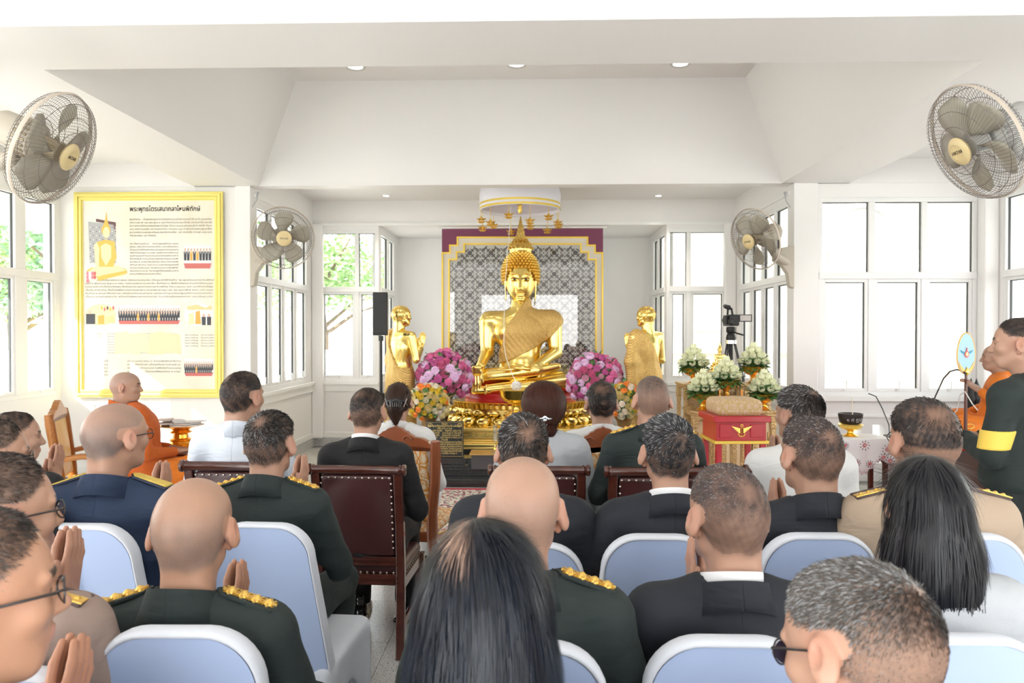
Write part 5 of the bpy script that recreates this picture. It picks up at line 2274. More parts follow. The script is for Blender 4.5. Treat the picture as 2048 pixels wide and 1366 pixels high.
for ring in range(15):
    ph = -.35 + ring * .125
    rr = math.cos(ph)
    nn_ = max(6, int(2 * PI * .24 * max(rr, .2) / .046))
    for k in range(nn_):
        a_ = 2 * PI * (k + .5 * (ring % 2)) / nn_
        p = Vector((.236 * rr * math.sin(a_), .02 - .240 * rr * math.cos(a_), 1.54 + .315 * math.sin(ph)))
        if p.z < 1.615 - .16 * min(1, abs(p.x) / .2) ** 3 and p.y < .0:
            continue
        if p.z < 1.30:
            continue
        nrm = Vector((p.x / .045, (p.y - .02) / .054, (p.z - 1.54) / .093)).normalized()
        u_, v_, w_ = frame_from(nrm)
        base = p
        vs = []
        for (r_, h_) in ((.023, -.012), (.019, .014), (.007, .028)):
            for t in range(6):
                vs.append(base + (u_ * math.cos(t * PI / 3) + v_ * math.sin(t * PI / 3)) * r_ + w_ * h_)
        cm.add(vs, [(i * 6 + t, i * 6 + (t + 1) % 6, i * 6 + 6 + (t + 1) % 6, i * 6 + 6 + t) for i in range(2) for t in range(6)] + [tuple(range(12, 18))])
for ring in range(4):
    zz = 1.88 + .036 * ring
    rr = .160 - .024 * ring
    for k in range(14):
        a_ = 2 * PI * (k + .5 * (ring % 2)) / 14
        cm.lathe([(.018, -.01), (.014, .012), (.004, .022)], 6, (rr * math.cos(a_), .02 + rr * math.sin(a_), zz))
o = ob('hair_curls', cm, M_GOLD2, bud, smooth=50)
o['kind'] = 'stuff'
fm = MB()
fm.lathe([(.105, 1.93), (.085, 1.965), (.060, 1.985), (.082, 2.0), (.088, 2.02), (.078, 2.05), (.07, 2.07), (.060, 2.14), (.042, 2.24), (.024, 2.34), (.008, 2.42), (.001, 2.44)], 16, (0, .02, -.13))
for k in range(5):
    for t in range(10):
        r_ = (.078, .068, .055, .043, .030)[k]
        fm.lathe([(.014, -.01), (.009, .022), (.001, .045)], 5, (r_ * math.cos(t * PI / 5 + k), .02 + r_ * math.sin(t * PI / 5 + k), 1.90 + .062 * k))
ob('flame_finial', fm, M_GOLDS, bud, smooth=50)
em = MB()
for s in (-1, 1):
    em.lathe([(.016, 0), (.012, .004), (.001, .005)], 10, (s * .074, -.2225, 1.462), rot=(PI / 2, 0, 0))
    em.box((s * .078, -.216, 1.478), (.085, .006, .004), (0, s * .1, 0))
ob('eye', em, M_BLACK, bud)

# ------------------------------------------------------------------ throne: red cushion, lotus bands, gilt plinth
zb = BX.z
rc = MB()
rc.lathe([(.70, -.06), (.72, .0), (.72, .14), (.69, .17)], 40, (0, 0, -.135), sx=1.0, sy=.74)
thr = empty('throne', (BX.x, 9.72, zb), 0, 'tiered gilt lotus throne with red cushion below the large gold Buddha', 'pedestal')
ob('cushion', rc, mat('red_lacquer', (.50, .015, .015), .3), thr, smooth=50)
lt = MB()
lt.lathe([(.84, -.28), (.80, -.26), (.80, -.16), (.87, -.15), (.88, -.13)], 48, (0, 0, -.01), sx=1., sy=.62)
ob('neck_band', lt, M_GOLDS, thr, smooth=40)
fl = MB()
for k in range(64):
    a_ = 2 * PI * k / 64
    fl.cyl((.835 * math.cos(a_), .835 * .62 * math.sin(a_), -.27), (.86 * math.cos(a_), .86 * .62 * math.sin(a_), -.17), .020, n=6)
o = ob('fluting', fl, M_GOLD2, thr, smooth=50)
o['kind'] = 'stuff'
pet = []
for up in (1, -1):
    rows = []
    for i in range(7):
        t = i / 6
        w = .092 * math.sin(PI * min(1, .25 + .62 * t)) ** .8 * (1 if t < .99 else .1)
        z = (t * .17)
        bow = .05 * math.sin(PI * t) + .05 * t ** 2
        rows.append([(w * s_, -bow - .025 * (1 - s_ ** 2), up * z) for s_ in (-1, -.5, 0, .5, 1)])
    pm_ = MB()
    pm_.grid(rows)
    me = pm_.mesh('petal')
    me.materials.append(M_GOLDS)
    me.polygons.foreach_set('use_smooth', [True] * len(me.polygons))
    pet.append(me)
for up, zz, ra in ((0, -.44, .86), (1, -.42, .92)):
    for k in range(26):
        a_ = 2 * PI * (k + .5 * up) / 26
        o = bpy.data.objects.new('petal', pet[up])
        COL.objects.link(o)
        o.parent = thr
        o.location = (ra * math.cos(a_), ra * .64 * math.sin(a_), zz)
        o.rotation_euler = (0, 0, math.atan2(math.sin(a_) / .64, math.cos(a_)) + PI / 2)
        md = o.modifiers.new('s', 'SOLIDIFY')
        md.thickness = .012
lt = MB()
lt.lathe([(1.05, -.60), (1.03, -.575), (.96, -.565), (.90, -.42), (.84, -.28)], 48, sx=1., sy=.64)
ob('lotus_core', lt, M_GOLDS, thr, smooth=40)
pb = MB()
for (hw, hd_, z0, z1) in ((1.02, .74, -.66, -.595), (.94, .68, -.82, -.66), (.99, .71, -.855, -.82), (1.02, .74, -.885, -.855), (1.05, .77, -.93, -.885)):
    pb.bb(-hw, hw, -hd_, hd_, z0, z1)
o = ob('plinth', pb, mat('brushed_gold', (.92, .68, .22), .3, .9), thr, bevel=.012)
for s in (-1, 1):
    q = MB()
    x0 = s * .52
    pl = [(-.30, -.055), (.30, -.055), (.345, -.02), (.345, .02), (.30, .055), (-.30, .055), (-.345, .02), (-.345, -.02)]
    q.prism(pl, (x0, -.690, -.735), (1, 0, 0), (0, 0, 1), (0, .02, 0))
    pnl = ob('carved_panel', q, M_GOLDS, thr, bevel=.005)
    q = MB()
    for k in range(6):
        xx = x0 - .22 + .09 * k
        q.tube([(xx + .028 * math.cos(t * .9) * (1 - t / 9), -.696, -.735 + .028 * math.sin(t * .9) * (1 - t / 9)) for t in range(8)], .005, 5)
    q.prism([(x0 - s * .27 + u * .045, v * .045) for u, v in ((-1, 0), (0, -1), (1, 0), (0, 1))], (0, -.70, -.735), (1, 0, 0), (0, 0, 1), (0, .012, 0))
    ob('scrollwork', q, M_GOLD2, pnl, smooth=60)
q = MB()
q.bb(-.20, .20, -.80, -.60, -.93, -.56)
q.bb(-.23, .23, -.82, -.60, -.60, -.555)
q.bb(-.16, .16, -.83, -.78, -.84, -.64)
ob('front_pier', q, M_GOLD2, thr, bevel=.008)
q = MB()
for i in range(7):
    for j in range(3):
        q.prism([(u * .020, v * .026) for u, v in ((-1, 0), (0, -1), (1, 0), (0, 1))], (-.15 + .05 * i, -.838, -.80 + .06 * j), (1, 0, 0), (0, 0, 1), (0, .01, 0))
ob('diaper_work', q, M_BLACK, thr)

# black granite steps
bs = empty('altar_steps', (0, 0, 0), 0, 'stepped black granite base in front of the golden throne', 'plinth')
xa, xb = P(868, 975, 7.84).x, P(1218, 975, 7.84).x
for (y0, z0, z1, ex) in ((7.86, 0, .085, .02), (8.04, .085, .165, -.02), (8.30, .165, .235, -.04)):
    q = MB()
    q.bb(xa - .55 - ex, xb + .55 + ex, y0, 10.6, z0 + .0, z1)
    q.bb(xa - .55 - ex - .012, xb + .55 + ex + .012, y0 - .012, 10.6, z1 - .018, z1 + .001)
    ob('step', q, M_GRAN_B, bs, bevel=.004)
q = MB()
thr.scale = (1, 1, .62)
zt = zb - .93 * .62
q.bb(BX.x - 1.12, BX.x + 1.12, 8.72, 10.5, .235, zt)
ob('top_slab', q, M_GRAN_B, bs, bevel=.004)

# ------------------------------------------------------------------ disciples
def disciple(px, pytop, Y, yaw, label, pose_r):
    t = P(px, pytop, Y)
    zb0 = .235
    H = t.z - zb0
    sc = H / 1.72
    root = empty('disciple_statue', (t.x, Y, zb0), yaw, label, 'statue', 'standing gold disciples beside the altar')
    root.scale = (sc, sc, sc)
    f = Field((-.36, -.26, .06), (.36, .36, 1.50), .011)
    f.cap((-.17, 0, 1.36), (.17, 0, 1.36), .065, .065, 0)
    f.ell((0, 0, 1.22), (.20, .12, .20), .06)
    f.cap((0, -.01, 1.48), (0, 0, 1.38), .055, .075, .04)
    f.ell((0, .0, .95), (.17, .115, .24), .08)
    f.cap((0, .0, .85), (0, 0, .14), .17, .19, .06, sc=(1.05, .8, 1))
    if pose_r:
        arms = [((s * .235, .03, 1.36), (s * .27, .08, 1.08), (s * .06, .25, 1.20)) for s in (-1, 1)]
    else:
        arms = [((s * .235, .0, 1.36), (s * .27, -.01, 1.07), (s * .07, .22, 1.16)) for s in (-1, 1)]
    for a_, e_, w_ in arms:
        f.cap(a_, e_, .058, .045, .03)
        f.cap(e_, w_, .044, .032, .012)
    V, Q = f.nets()
    parts = [(V, Q, None)]
    A = HEAD_V.copy() * 1.12 + np.array([0, .02, 1.59])
    V2, Q2, _ = join_np(parts + [(A, HEAD_F, None)] + [(rot_np(WAI[0] * 1.05, (-.25, 0, 0)) + np.array([0, .275, 1.235]), WAI[1], None)])
    link('body', np_mesh(V2, Q2), M_GOLDS, root, fix=False)
    # net robe: covers one shoulder, hangs to the feet
    f2 = Field((-.42, -.30, .10), (.42, .34, 1.50), .011)
    f2.cap((-.17, 0, 1.36), (.17, 0, 1.36), .065, .065, 0)
    f2.ell((0, 0, 1.22), (.20, .12, .20), .06)
    f2.ell((0, .0, .95), (.17, .115, .24), .08)
    f2.cap((0, .0, .85), (0, 0, .14), .175, .20, .06, sc=(1.1, .85, 1))
    s = -1
    f2.cap((s * .21, .0, 1.37), (s * .27, .02, 1.08), .062, .055, .03)
    f2.cap((s * .25, .02, 1.05), (s * .22, .0, .35), .07, .05, .06)
    f2.D = f2.D - .018

    def cut(X, Y_, Z, D):
        D = D + .004 * np.sin(X * 55 + Z * 6) * np.sin(Y_ * 30)
        line = (X * 1.0 + (Z - 1.20) * .62)          # bare on the far side above the diagonal
        return np.maximum(D, np.where(Z > .98, line, -1))
    f2.fn(cut)
    V, Q = f2.nets()
    link('net_robe', np_mesh(V, Q), M_CLOTHG, root, fix=False)
    q = MB()
    q.lathe([(.26, -.0), (.28, .02), (.24, .05), (.22, .07), (.25, .10), (.22, .13)], 28)
    ob('lotus_base', q, M_GOLDS, root, smooth=40)
    hv = MB()
    dv = MB()
    rs = random.Random(3)
    for k in range(420):
        i = rs.randrange(len(HEAD_V))
        if HAIR_H[i] < .004:
            continue
        p = Vector(HEAD_V[i]) * 1.12 + Vector((0, .02, 1.59))
        u_, v_, w_ = frame_from(Vector(HEAD_N[i]))
        dv.add([p + (u_ * math.cos(t * 2.1) + v_ * math.sin(t * 2.1)) * .009 for t in range(3)] + [p + w_ * .008], [(0, 1, 3), (1, 2, 3), (2, 0, 3)])
    o = ob('hair_curls', dv, M_GOLD2, root)
    o['kind'] = 'stuff'
    return root


disciple(800, 612, 8.95, -.95, 'standing gold disciple statue with joined hands, beside the black speaker', True)
disciple(1294, 613, 8.95, .75, 'standing gold disciple statue wrapped in gold net robe, beside the tiered table', False)

# ------------------------------------------------------------------ canopy umbrella
uc = P(1040, 422, 9.6)
um = empty('ceremonial_umbrella', (uc.x, 9.6, uc.z), 0, 'white ceremonial umbrella with gold bands hanging above the large Buddha', 'umbrella')
M_SILK = mat('white_silk', (.80, .78, .84), .45, sheen=.3)
M_FOIL = mat('gold_ribbon', (.85, .62, .10), .3, .5, bump=(60, .4))
q = MB()
R_ = .51
rows = []
for i, (r_, z_) in enumerate([(.12, .33), (.40, .30), (.50, .27), (.515, .20), (.512, .10), (.51, 0)]):
    rows.append([(r_ * (1 + .008 * math.sin(k * 9 + i)) * math.cos(2 * PI * k / 72), r_ * (1 + .008 * math.sin(k * 9 + i)) * math.sin(2 * PI * k / 72), z_) for k in range(72)])
q.grid(rows, wrap=True)
ob('valance', q, M_SILK, um, smooth=60, solid=.006)
for z_ in (.008, .062):
    q = MB()
    q.lathe([(.519, z_), (.519, z_ + .024), (.512, z_ + .024), (.512, z_)], 60, capb=False, capt=False)
    ob('gold_band', q, M_FOIL, um, smooth=40)
q = MB()
rows = [[(r_ * math.cos(2 * PI * k / 48), r_ * math.sin(2 * PI * k / 48), z_) for k in range(48)] for r_, z_ in ((.50, .04), (.3, .12), (.02, .17))]
q.grid(rows, wrap=True)
ob('lining', q, mat('lilac_lining', (.74, .70, .80), .6), um, smooth=60)
for k in range(12):
    z_ = (k % 2) * -.07
    a_ = 2 * PI * (k + .5) / 12
    q = MB()
    x, y = .505 * math.cos(a_), .505 * math.sin(a_)
    q.tube([(x, y, .0), (x, y, -.11 + z_)], .003, 5)
    for t in range(9):
        b2_ = t * 2 * PI / 9
        for h_, w_ in ((-.12, .062), (-.155, .05)):
            q.tube([(x, y, h_ + z_), (x + .5 * w_ * math.cos(b2_ + h_ * 40), y + .5 * w_ * math.sin(b2_ + h_ * 40), h_ - .008 + z_), (x + w_ * math.cos(b2_ + h_ * 40), y + w_ * math.sin(b2_ + h_ * 40), h_ + .006 + z_)], [.005, .011, .003], 5)
    q.lathe([(.004, -.15), (.016, -.13), (.018, -.11), (.006, -.085)], 8, (x, y, z_))
    ob('pendant', q, M_GOLD2, um, smooth=60)
q = MB()
q.lathe([(.003, -.04), (.02, -.02), (.03, .02), (.024, .05), (.034, .07), (.02, .10), (.006, .17)], 12)
q.cyl((0, 0, .15), (0, 0, ZC - uc.z), .012)
ob('centre_drop', q, M_GOLD2, um, smooth=60)
# sacred thread from the umbrella down to the ball on its pedestal
th = MB()
pts = [P(1022, 412, 9.3), P(1018, 470, 9.25), P(1011, 560, 9.2), P(1008, 640, 9.15), P(1008, 690, 9.1), P(1012, 715, 9.05), P(1024, 748, 8.98), P(1034, 768, 8.92)]
th.tube(pts, .004, 6)
tag(ob('sacred_thread', th, mat('white_cotton', (.85, .84, .80), .8), smooth=60), 'thin white thread hanging from the umbrella past the Buddha to the thread ball', 'thread')
bp_ = P(1033, 772, 8.9)
q = MB()
for k in range(9):
    a_ = k * 2.4
    n2 = Vector((math.cos(a_) * .6, math.sin(a_) * .5, .7 - .15 * k)).normalized()
    u_, v_, w_ = frame_from(n2)
    q.tube([(u_ * math.cos(t * PI / 10) + v_ * math.sin(t * PI / 10)) * .058 for t in range(20)], .006, 5, closed=True)
q.lathe([(.001, -.056), (.03, -.048), (.05, -.025), (.056, 0), (.05, .025), (.03, .048), (.001, .056)], 20)
o = ob('thread_ball', q, mat('white_cotton'), smooth=70, loc=bp_)
tag(o, 'round ball of white thread on the small gold pedestal at the altar front', 'thread ball')


def pedestal_bowl(loc, s, label, cat='bowl', grp=None, m_=None):
    r = empty('pedestal_bowl', loc, 0, label, cat, grp)
    q = MB()
    q.lathe([(.42, 0), (.46, .06), (.40, .12), (.34, .16), (.26, .20), (.20, .30), (.17, .42), (.20, .52), (.26, .56)], 24)
    ob('foot', q, m_ or M_GOLD, r, smooth=45)
    q = MB()
    q.lathe([(.26, .56), (.50, .66), (.66, .84), (.72, 1.06), (.76, 1.10), (.72, 1.12), (.66, 1.06), (.56, .86), (.2, .72)], 24, capb=False)
    ob('bowl', q, m_ or M_GOLD, r, smooth=45)
    r.scale = (s, s, s)
    return r


zz = P(1033, 835, 8.9).z
pedestal_bowl((bp_.x, 8.9, zz), (bp_.z - .045 - zz) / 1.1, 'gold pedestal bowl under the thread ball at the altar front')
q = MB()
q.bb(bp_.x - .16, bp_.x + .16, 8.78, 9.06, zt + .001, zz)
q.bb(bp_.x - .18, bp_.x + .18, 8.76, 9.08, zz - .04, zz - .002)
tag(ob('offering_stand', q, M_GOLD2, bevel=.006), 'square gilt stand below the gold pedestal bowl at the altar front', 'stand')

# ------------------------------------------------------------------ plaque, box, glass lamp
pq = empty('plaque', (0, 0, 0), 0, 'black granite plaque with gold Thai prayer text standing on the altar steps', 'plaque')
pa, pb2 = P(852, 915, 8.12), P(927, 843, 8.12)
q = MB()
q.bb(pa.x, pb2.x, 8.12, 8.17, pa.z, pb2.z)
ob('slab', q, M_GRAN_B, pq, bevel=.003)
q = MB()
q.bb(pa.x - .05, pb2.x + .05, 8.06, 8.30, .166, .20)
q.bb(pa.x - .02, pb2.x + .02, 8.09, 8.24, .20, pa.z)
ob('foot', q, M_GRAN_B, pq, bevel=.004)
M_GLET = mat('gold_lettering', (.85, .62, .20), .35, .6)
wq, hq = pb2.x - pa.x, pb2.z - pa.z
LINES = ['คำบูชา', 'พระพุทธไตรเสนากลาโหมพิทักษ์', '(ตั้ง นะโม ๓ จบ)', 'นะ ชาลีติ ยุทธัง    อิโสภิสะ สุขังคะโต',
         'อะหังวันทามิ    ปะนะโมพุ ทะ ธิละสะธิ', 'พุทธัง สุขัง    ธัมมะสาวี ละราสะธัง', 'สังฆัง นะมะ    สะอา โลคะวี ภะวันตุ เต ฯ', 'คำแปล',
         'ข้าพเจ้า ผู้ปฏิบัติบูชาพระพุทธมหาบพิตร', 'ขอนอบน้อมต่อพระพุทธเจ้า ผู้มีพระคุณหาที่สุดมิได้', 'ด้วยเดชะบุญพระพุทธคุณ ขอจงคุ้มครองรักษา', 'ให้ข้าพเจ้าปราศจากโรคภัย ด้วยอำนาจบารมี',
         'ขอความสวัสดี และความสุขเจริญจงมีแก่ข้าพเจ้า', 'ทั่วหน้ากัน ทุกเมื่อ เทอญ ฯ']
for i, L in enumerate(LINES):
    me = text_mesh(L, .026 if i not in (1,) else .032, 'CENTER', .0008)
    me.materials.append(M_GLET)
    o = bpy.data.objects.new('lettering', me)
    COL.objects.link(o)
    o.parent = pq
    xs = [v.co.x for v in me.vertices]
    wdt = max(xs) - min(xs) if xs else 1
    k = min(1.0, wq * .90 / wdt)
    o.scale = (k, 1, 1)
    o.location = (pa.x + wq * .5, 8.1185, pb2.z - .035 - i * (hq - .05) / 14.0)
    o.rotation_euler = (PI / 2, 0, 0)
q = MB()
q.tube([(pb2.x - .012, 8.118, pa.z + .012), (pb2.x - .012, 8.118, pb2.z - .012), (pa.x + .012, 8.118, pb2.z - .012), (pa.x + .012, 8.118, pa.z + .012)], .002, 4, closed=True)
for cx_, s in ((pb2.x - .045, -1), (pa.x + .045, 1)):
    q.tube([(cx_ + .028 * math.cos(t * .7) * (1 - t / 14), 8.118, pb2.z - .045 + .028 * math.sin(t * .7) * (1 - t / 14)) for t in range(13)], .003, 5)
ob('gold_border', q, M_GLET, pq)
dbx = empty('donation_box', (0, 0, 0), 0, 'grey wooden box with brass top on the altar steps', 'box')
c0, c1 = P(942, 937, 7.98), P(993, 911, 7.98)
q = MB()
q.bb(c0.x, c1.x + .02, 8.0, 8.26, .166, c1.z)
ob('body', q, mat('slate_laminate', (.075, .07, .075), .35), dbx, bevel=.004)
q = MB()
q.bb(c0.x - .02, c1.x + .04, 7.98, 8.28, c1.z, c1.z + .014)
ob('top', q, mat('brass_sheet', (.62, .40, .14), .3, .7), dbx, bevel=.003)
gl = P(990, 905, 8.02)
q = MB()
q.lathe([(.045, 0), (.04, .015), (.012, .03), (.012, .06), (.022, .07), (.010, .085), (.010, .10), (.022, .12), (.026, .13), (.026, .30), (.022, .30), (.022, .135)], 16, capt=False)
o = tag(ob('glass_candle_holder', q, glass_mat('clear_glass', (.93, .94, .92), .18), smooth=45, loc=(gl.x, 8.07, c1.z + .0145)), 'clear glass candle holder with gold stem on the brass-topped box', 'candle holder')
q = MB()
q.lathe([(.014, .02), (.018, .045), (.008, .06), (.008, .10)], 12)
ob('gold_stem', q, M_GOLD, o, smooth=45)

# patterned carpet before the steps
M_CARP = mat('woven_carpet', (.62, .55, .46), .9)
nn, ll, bb_ = nodes_of(M_CARP)
tc = nn.new('ShaderNodeTexCoord')
vo_ = nn.new('ShaderNodeTexVoronoi')
vo_.inputs['Scale'].default_value = 18
nz = nn.new('ShaderNodeTexNoise')
nz.inputs['Scale'].default_value = 26
rp = nn.new('ShaderNodeValToRGB')
rp.color_ramp.interpolation = 'CONSTANT'
e = rp.color_ramp.elements
e[0].color = (.66, .60, .52, 1)
e[0].position = 0
e[1].color = (.05, .05, .07, 1)
e[1].position = .52
e2 = e.new(.60)
e2.color = (.45, .03, .06, 1)
e3 = e.new(.68)
e3.color = (.66, .60, .52, 1)
ll.new(tc.outputs['Object'], nz.inputs['Vector'])
ll.new(nz.outputs['Fac'], rp.inputs[0])
ll.new(rp.outputs[0], bb_.inputs['Base Color'])
cpt = empty('carpet', (BX.x + .1, 6.85, 0), 0, 'woven red, black and cream carpet on the floor before the black steps', 'carpet')
q = MB()
q.bb(-1.02, 1.02, -.85, .85, .001, .009)
ob('field', q, M_CARP, cpt)
q = MB()
for (x0, x1, y0, y1) in ((-1.10, -1.02, -.93, .93), (1.02, 1.10, -.93, .93), (-1.02, 1.02, .85, .93), (-1.02, 1.02, -.93, -.85)):
    q.bb(x0, x1, y0, y1, .001, .009)
ob('border', q, mat('red_carpet', (.45, .02, .05), .9), cpt)
q = MB()
q.bb(1.45, 4.75, 5.55, 7.60, .001, .008)
tag(ob('red_carpet', q, mat('red_carpet')), 'plain red carpet on the floor under the altar tables at right', 'carpet')
# ------------------------------------------------------------------ wall fans
M_FGR = mat('fan_grey_beige', (.50, .45, .37), .4)
M_FBR = mat('fan_bronze', (.36, .30, .20), .35, .3)
M_FWIRE = mat('fan_guard_wire', (.20, .17, .155), .4, .4)
M_FBADGE = mat('fan_badge', (.70, .56, .30), .35)
M_FBL = mat('fan_blade', (.40, .37, .30), .3, coat=.2)


def wall_fan(loc, axis, label, plate, roll, grey=False):
    """axis: unit vector out of the front guard"""
    ax = Vector(axis).normalized()
    root = empty('wall_fan', (0, 0, 0), 0, label, 'fan', 'large wall fans')
    R = ax.to_track_quat('Z', 'Y').to_matrix().to_4x4()
    T = Matrix.Translation(loc) @ R @ Matrix.Rotation(roll, 4, 'Z')
    RG = .325
    m1, m2, m3 = (mat('fan_grey', (.50, .50, .48), .4), mat('fan_grey_dark', (.36, .36, .34), .35), M_FBL) if grey else (M_FGR, M_FBR, M_FBL)

    def fin(q, name, m_, **k):
        q.V = [tuple(T @ Vector(v)) for v in q.V]
        return ob(name, q, m_, root, **k)
    q = MB()
    q.lathe([(RG + .004, -.012), (RG + .010, 0), (RG + .004, .012), (RG - .004, 0)], 64, capb=False, capt=False)
    fin(q, 'guard_ring', mat('fan_rim', (.60, .52, .44), .35), smooth=60)
    for nm, sgn, dep, rin in (('front_guard', 1, .105, .075), ('rear_guard', -1, .10, .10)):
        q = MB()
        NW = 84
        for k in range(NW):
            a_ = 2 * PI * k / NW
            pts = []
            for t in range(9):
                u = t / 8
                ang = a_ + (.22 * u * sgn)
                r_ = rin + (RG - rin) * math.sin(u * PI / 2) ** .9
                z_ = dep * math.cos(u * PI / 2) ** .75 if u < 1 else 0
                pts.append((r_ * math.cos(ang), r_ * math.sin(ang), sgn * z_))
            q.tube(pts, .0013, 3, cap=False)
        for r_, z_ in ((.14, .98), (.22, .82), (.29, .53)):
            q.tube([(r_ * math.cos(2 * PI * k / 48), r_ * math.sin(2 * PI * k / 48), sgn * dep * z_) for k in range(48)], .002, 4, closed=True)
        fin(q, nm, M_FWIRE)
    q = MB()
    q.lathe([(.078, .098), (.080, .108), (.070, .118), (.045, .122), (.044, .119), (.001, .119)], 32)
    bd = fin(q, 'badge', M_FBADGE, smooth=40)
    me = text_mesh('HATARI', .028, 'CENTER', .0006)
    me.transform(T @ Matrix.Translation((0, -.01, .120)) @ Matrix.Rotation(-roll, 4, 'Z'))
    link('lettering', me, M_BLACK, bd, fix=False)
    for k in range(5):
        q = MB()
        rows = []
        for t in range(8):
            u = t / 7
            r_ = .055 + .225 * u
            w_ = (.26 + .38 * math.sin(PI * min(1, u * .80 + .10)) ** .8) * (1 if u < .95 else .75)
            rows.append([(r_ * math.cos(w_ * s_ - .15 * u), r_ * math.sin(w_ * s_ - .15 * u), .035 * s_ * (1.1 - .5 * u) + .01) for s_ in (-.8, -.4, 0, .4, .8)])
        q.grid(rows)
        q.V = [tuple(Matrix.Rotation(k * PI * .4 + .3, 4, 'Z') @ Vector(v)) for v in q.V]
        fin(q, 'blade', m3, smooth=70, solid=.003)
    q = MB()
    q.lathe([(.035, .06), (.058, .05), (.06, -.04)], 24)
    fin(q, 'hub', m2, smooth=40)
    q = MB()
    q.lathe([(.07, -.06), (.105, -.085), (.108, -.17), (.10, -.18), (.10, -.20), (.095, -.29), (.075, -.325), (.03, -.33)], 28)
    fin(q, 'motor', m1, smooth=35)
    q = MB()
    for k in range(20):
        a_ = 2 * PI * k / 20
        q.box((.108 * math.cos(a_), .108 * math.sin(a_), -.13), (.006, .014, .07), (0, 0, a_))
    fin(q, 'vent_ribs', m2)
    q = MB()
    q.lathe([(.004, .0), (.016, .006), (.018, .018), (.012, .03), (.003, .033)], 10)
    q.cyl((0, 0, -.05), (0, 0, .01), .003, n=6)
    c_ = T @ Vector((.0, .0, -.25)) + Vector((0, 0, -.15))
    o = ob('oscillation_knob', q, mat('brown_knob', (.12, .06, .04), .4), root, loc=c_)
    # arm down to the wall plate
    m0 = T @ Vector((0, 0, -.23))
    pl = Vector(plate[0])
    nrm = Vector(plate[1])
    u_ = Vector((0, 0, 1))
    sd = u_.cross(nrm).normalized()
    q = MB()
    q.tube([m0 + Vector((0, 0, -.07)), m0 + Vector((0, 0, -.15)), m0.lerp(pl + nrm * .12 + Vector((0, 0, .05)), .55) + Vector((0, 0, -.09)), pl + nrm * .06 + Vector((0, 0, .02))], [.035, .045, .050, .055], 10)
    ob('arm', q, m1, root, smooth=50)
    q = MB()
    q.prism([(0, .20), (.05, .20), (.20, .17), (.22, .05), (.14, .0), (.07, -.10), (.05, -.24), (0, -.26)], pl - sd * .05, nrm, u_, sd * .10)
    ob('wall_bracket', q, m1, root, bevel=.008)
    return root


def fan_at(px, py, Y, axis, lab, plate, roll=0., grey=False):
    c = P(px, py, Y)
    # px, py name the centre of the guard ring
    return wall_fan(c, axis, lab, plate, roll, grey)


fan_at(104, 298, 4.15, (.90, .08, -.42), 'large bronze wall fan at the upper left, turned to the right', ((-3.55, 4.32, 2.52), (1, 0, 0)), .2)
fan_at(1953, 285, 4.15, (-.87, -.04, -.46), 'large grey wall fan at the upper right corner', ((3.30, 4.30, 2.55), (-1, 0, 0)), .4, True)
pf = P(508, 528, 8.29)
fan_at(566, 476, 8.02, (.40, -.90, -.16), 'round bronze wall fan facing the camera, between poster and bay windows', ((XL + .02, 8.28, pf.z), (1, 0, 0)), .1)
pf = P(1583, 530, 8.29)
fan_at(1511, 478, 7.95, (-.84, -.44, -.32), 'grey-beige wall fan on the pier right of the altar, turned to the left', ((XR - .02, 8.27, pf.z), (-1, 0, 0)), .7)
# piers that carry the two near fans
mb = MB()
mb.bb(-3.85, -3.55, 4.1, 4.5, 2.2, 3.26)
mb.bb(3.30, 3.6, 4.1, 4.5, 2.2, 3.26)
struct('trim_9', mb, M_CEIL)
# little ceiling hooks with cable tails by the piers
for px, s in ((514, -1), (1571, 1)):
    p = P(px, 384, 8.2)
    q = MB()
    q.tube([(p.x, 8.2, p.z), (p.x, 8.2, p.z - .05), (p.x - .0, 8.19, p.z - .09), (p.x + s * .05, 8.19, p.z - .17)], [.022, .008, .006, .005], 6)
    tag(ob('cable_tail', q, mat('grey_cable', (.40, .40, .40), .6), smooth=60), 'grey cable tail hanging from the beam above the %s fan' % ('round bronze' if s < 0 else 'left-turned grey-beige'), 'cable')

# ------------------------------------------------------------------ framed poster
M_PFR = mat('poster_frame_yellow', (.88, .76, .22), .4, .15)
YF = 8.275
A0, A1 = P(150, 795, 8.25), P(445, 383, 8.25)
fr = empty('poster', (0, 0, 0), 0, 'large framed Thai history poster with yellow gold moulding on the left wall', 'poster')
for (o0, o1, dp) in ((0, .022, .030), (.022, .05, .045), (.05, .062, .030), (.062, .085, .036), (.085, .095, .022)):
    q = MB()
    x0, x1, z0, z1 = A0.x + o0, A1.x - o0, A0.z + o0, A1.z - o0
    t = o1 - o0
    q.bb(x0, x1, YF - dp, YF, z1 - t, z1)
    q.bb(x0, x1, YF - dp, YF, z0, z0 + t)
    q.bb(x0, x0 + t, YF - dp, YF, z0 + t, z1 - t)
    q.bb(x1 - t, x1, YF - dp, YF, z0 + t, z1 - t)
    ob('frame', q, M_PFR, fr, bevel=.003)
X0, X1, ZP0, ZP1 = A0.x + .095, A1.x - .095, A0.z + .095, A1.z - .095
q = MB()
q.bb(X0, X1, YF - .012, YF, ZP0, ZP1)
ob('sheet', q, mat('parchment_print', (.80, .74, .60), .5, var=(3, .8, (.86, .83, .74))), fr)
YT = YF - .0135
PW, PH = X1 - X0, ZP1 - ZP0
M_INK = mat('brown_black_ink', (.09, .06, .04), .6)
M_INK2 = mat('brown_print', (.07, .045, .03), .6)


def pt(u, v, lift=0.):
    """print coordinates of the sheet: u right 0..1, v down 0..1"""
    return Vector((X0 + u * PW, YT - lift, ZP1 - v * PH))


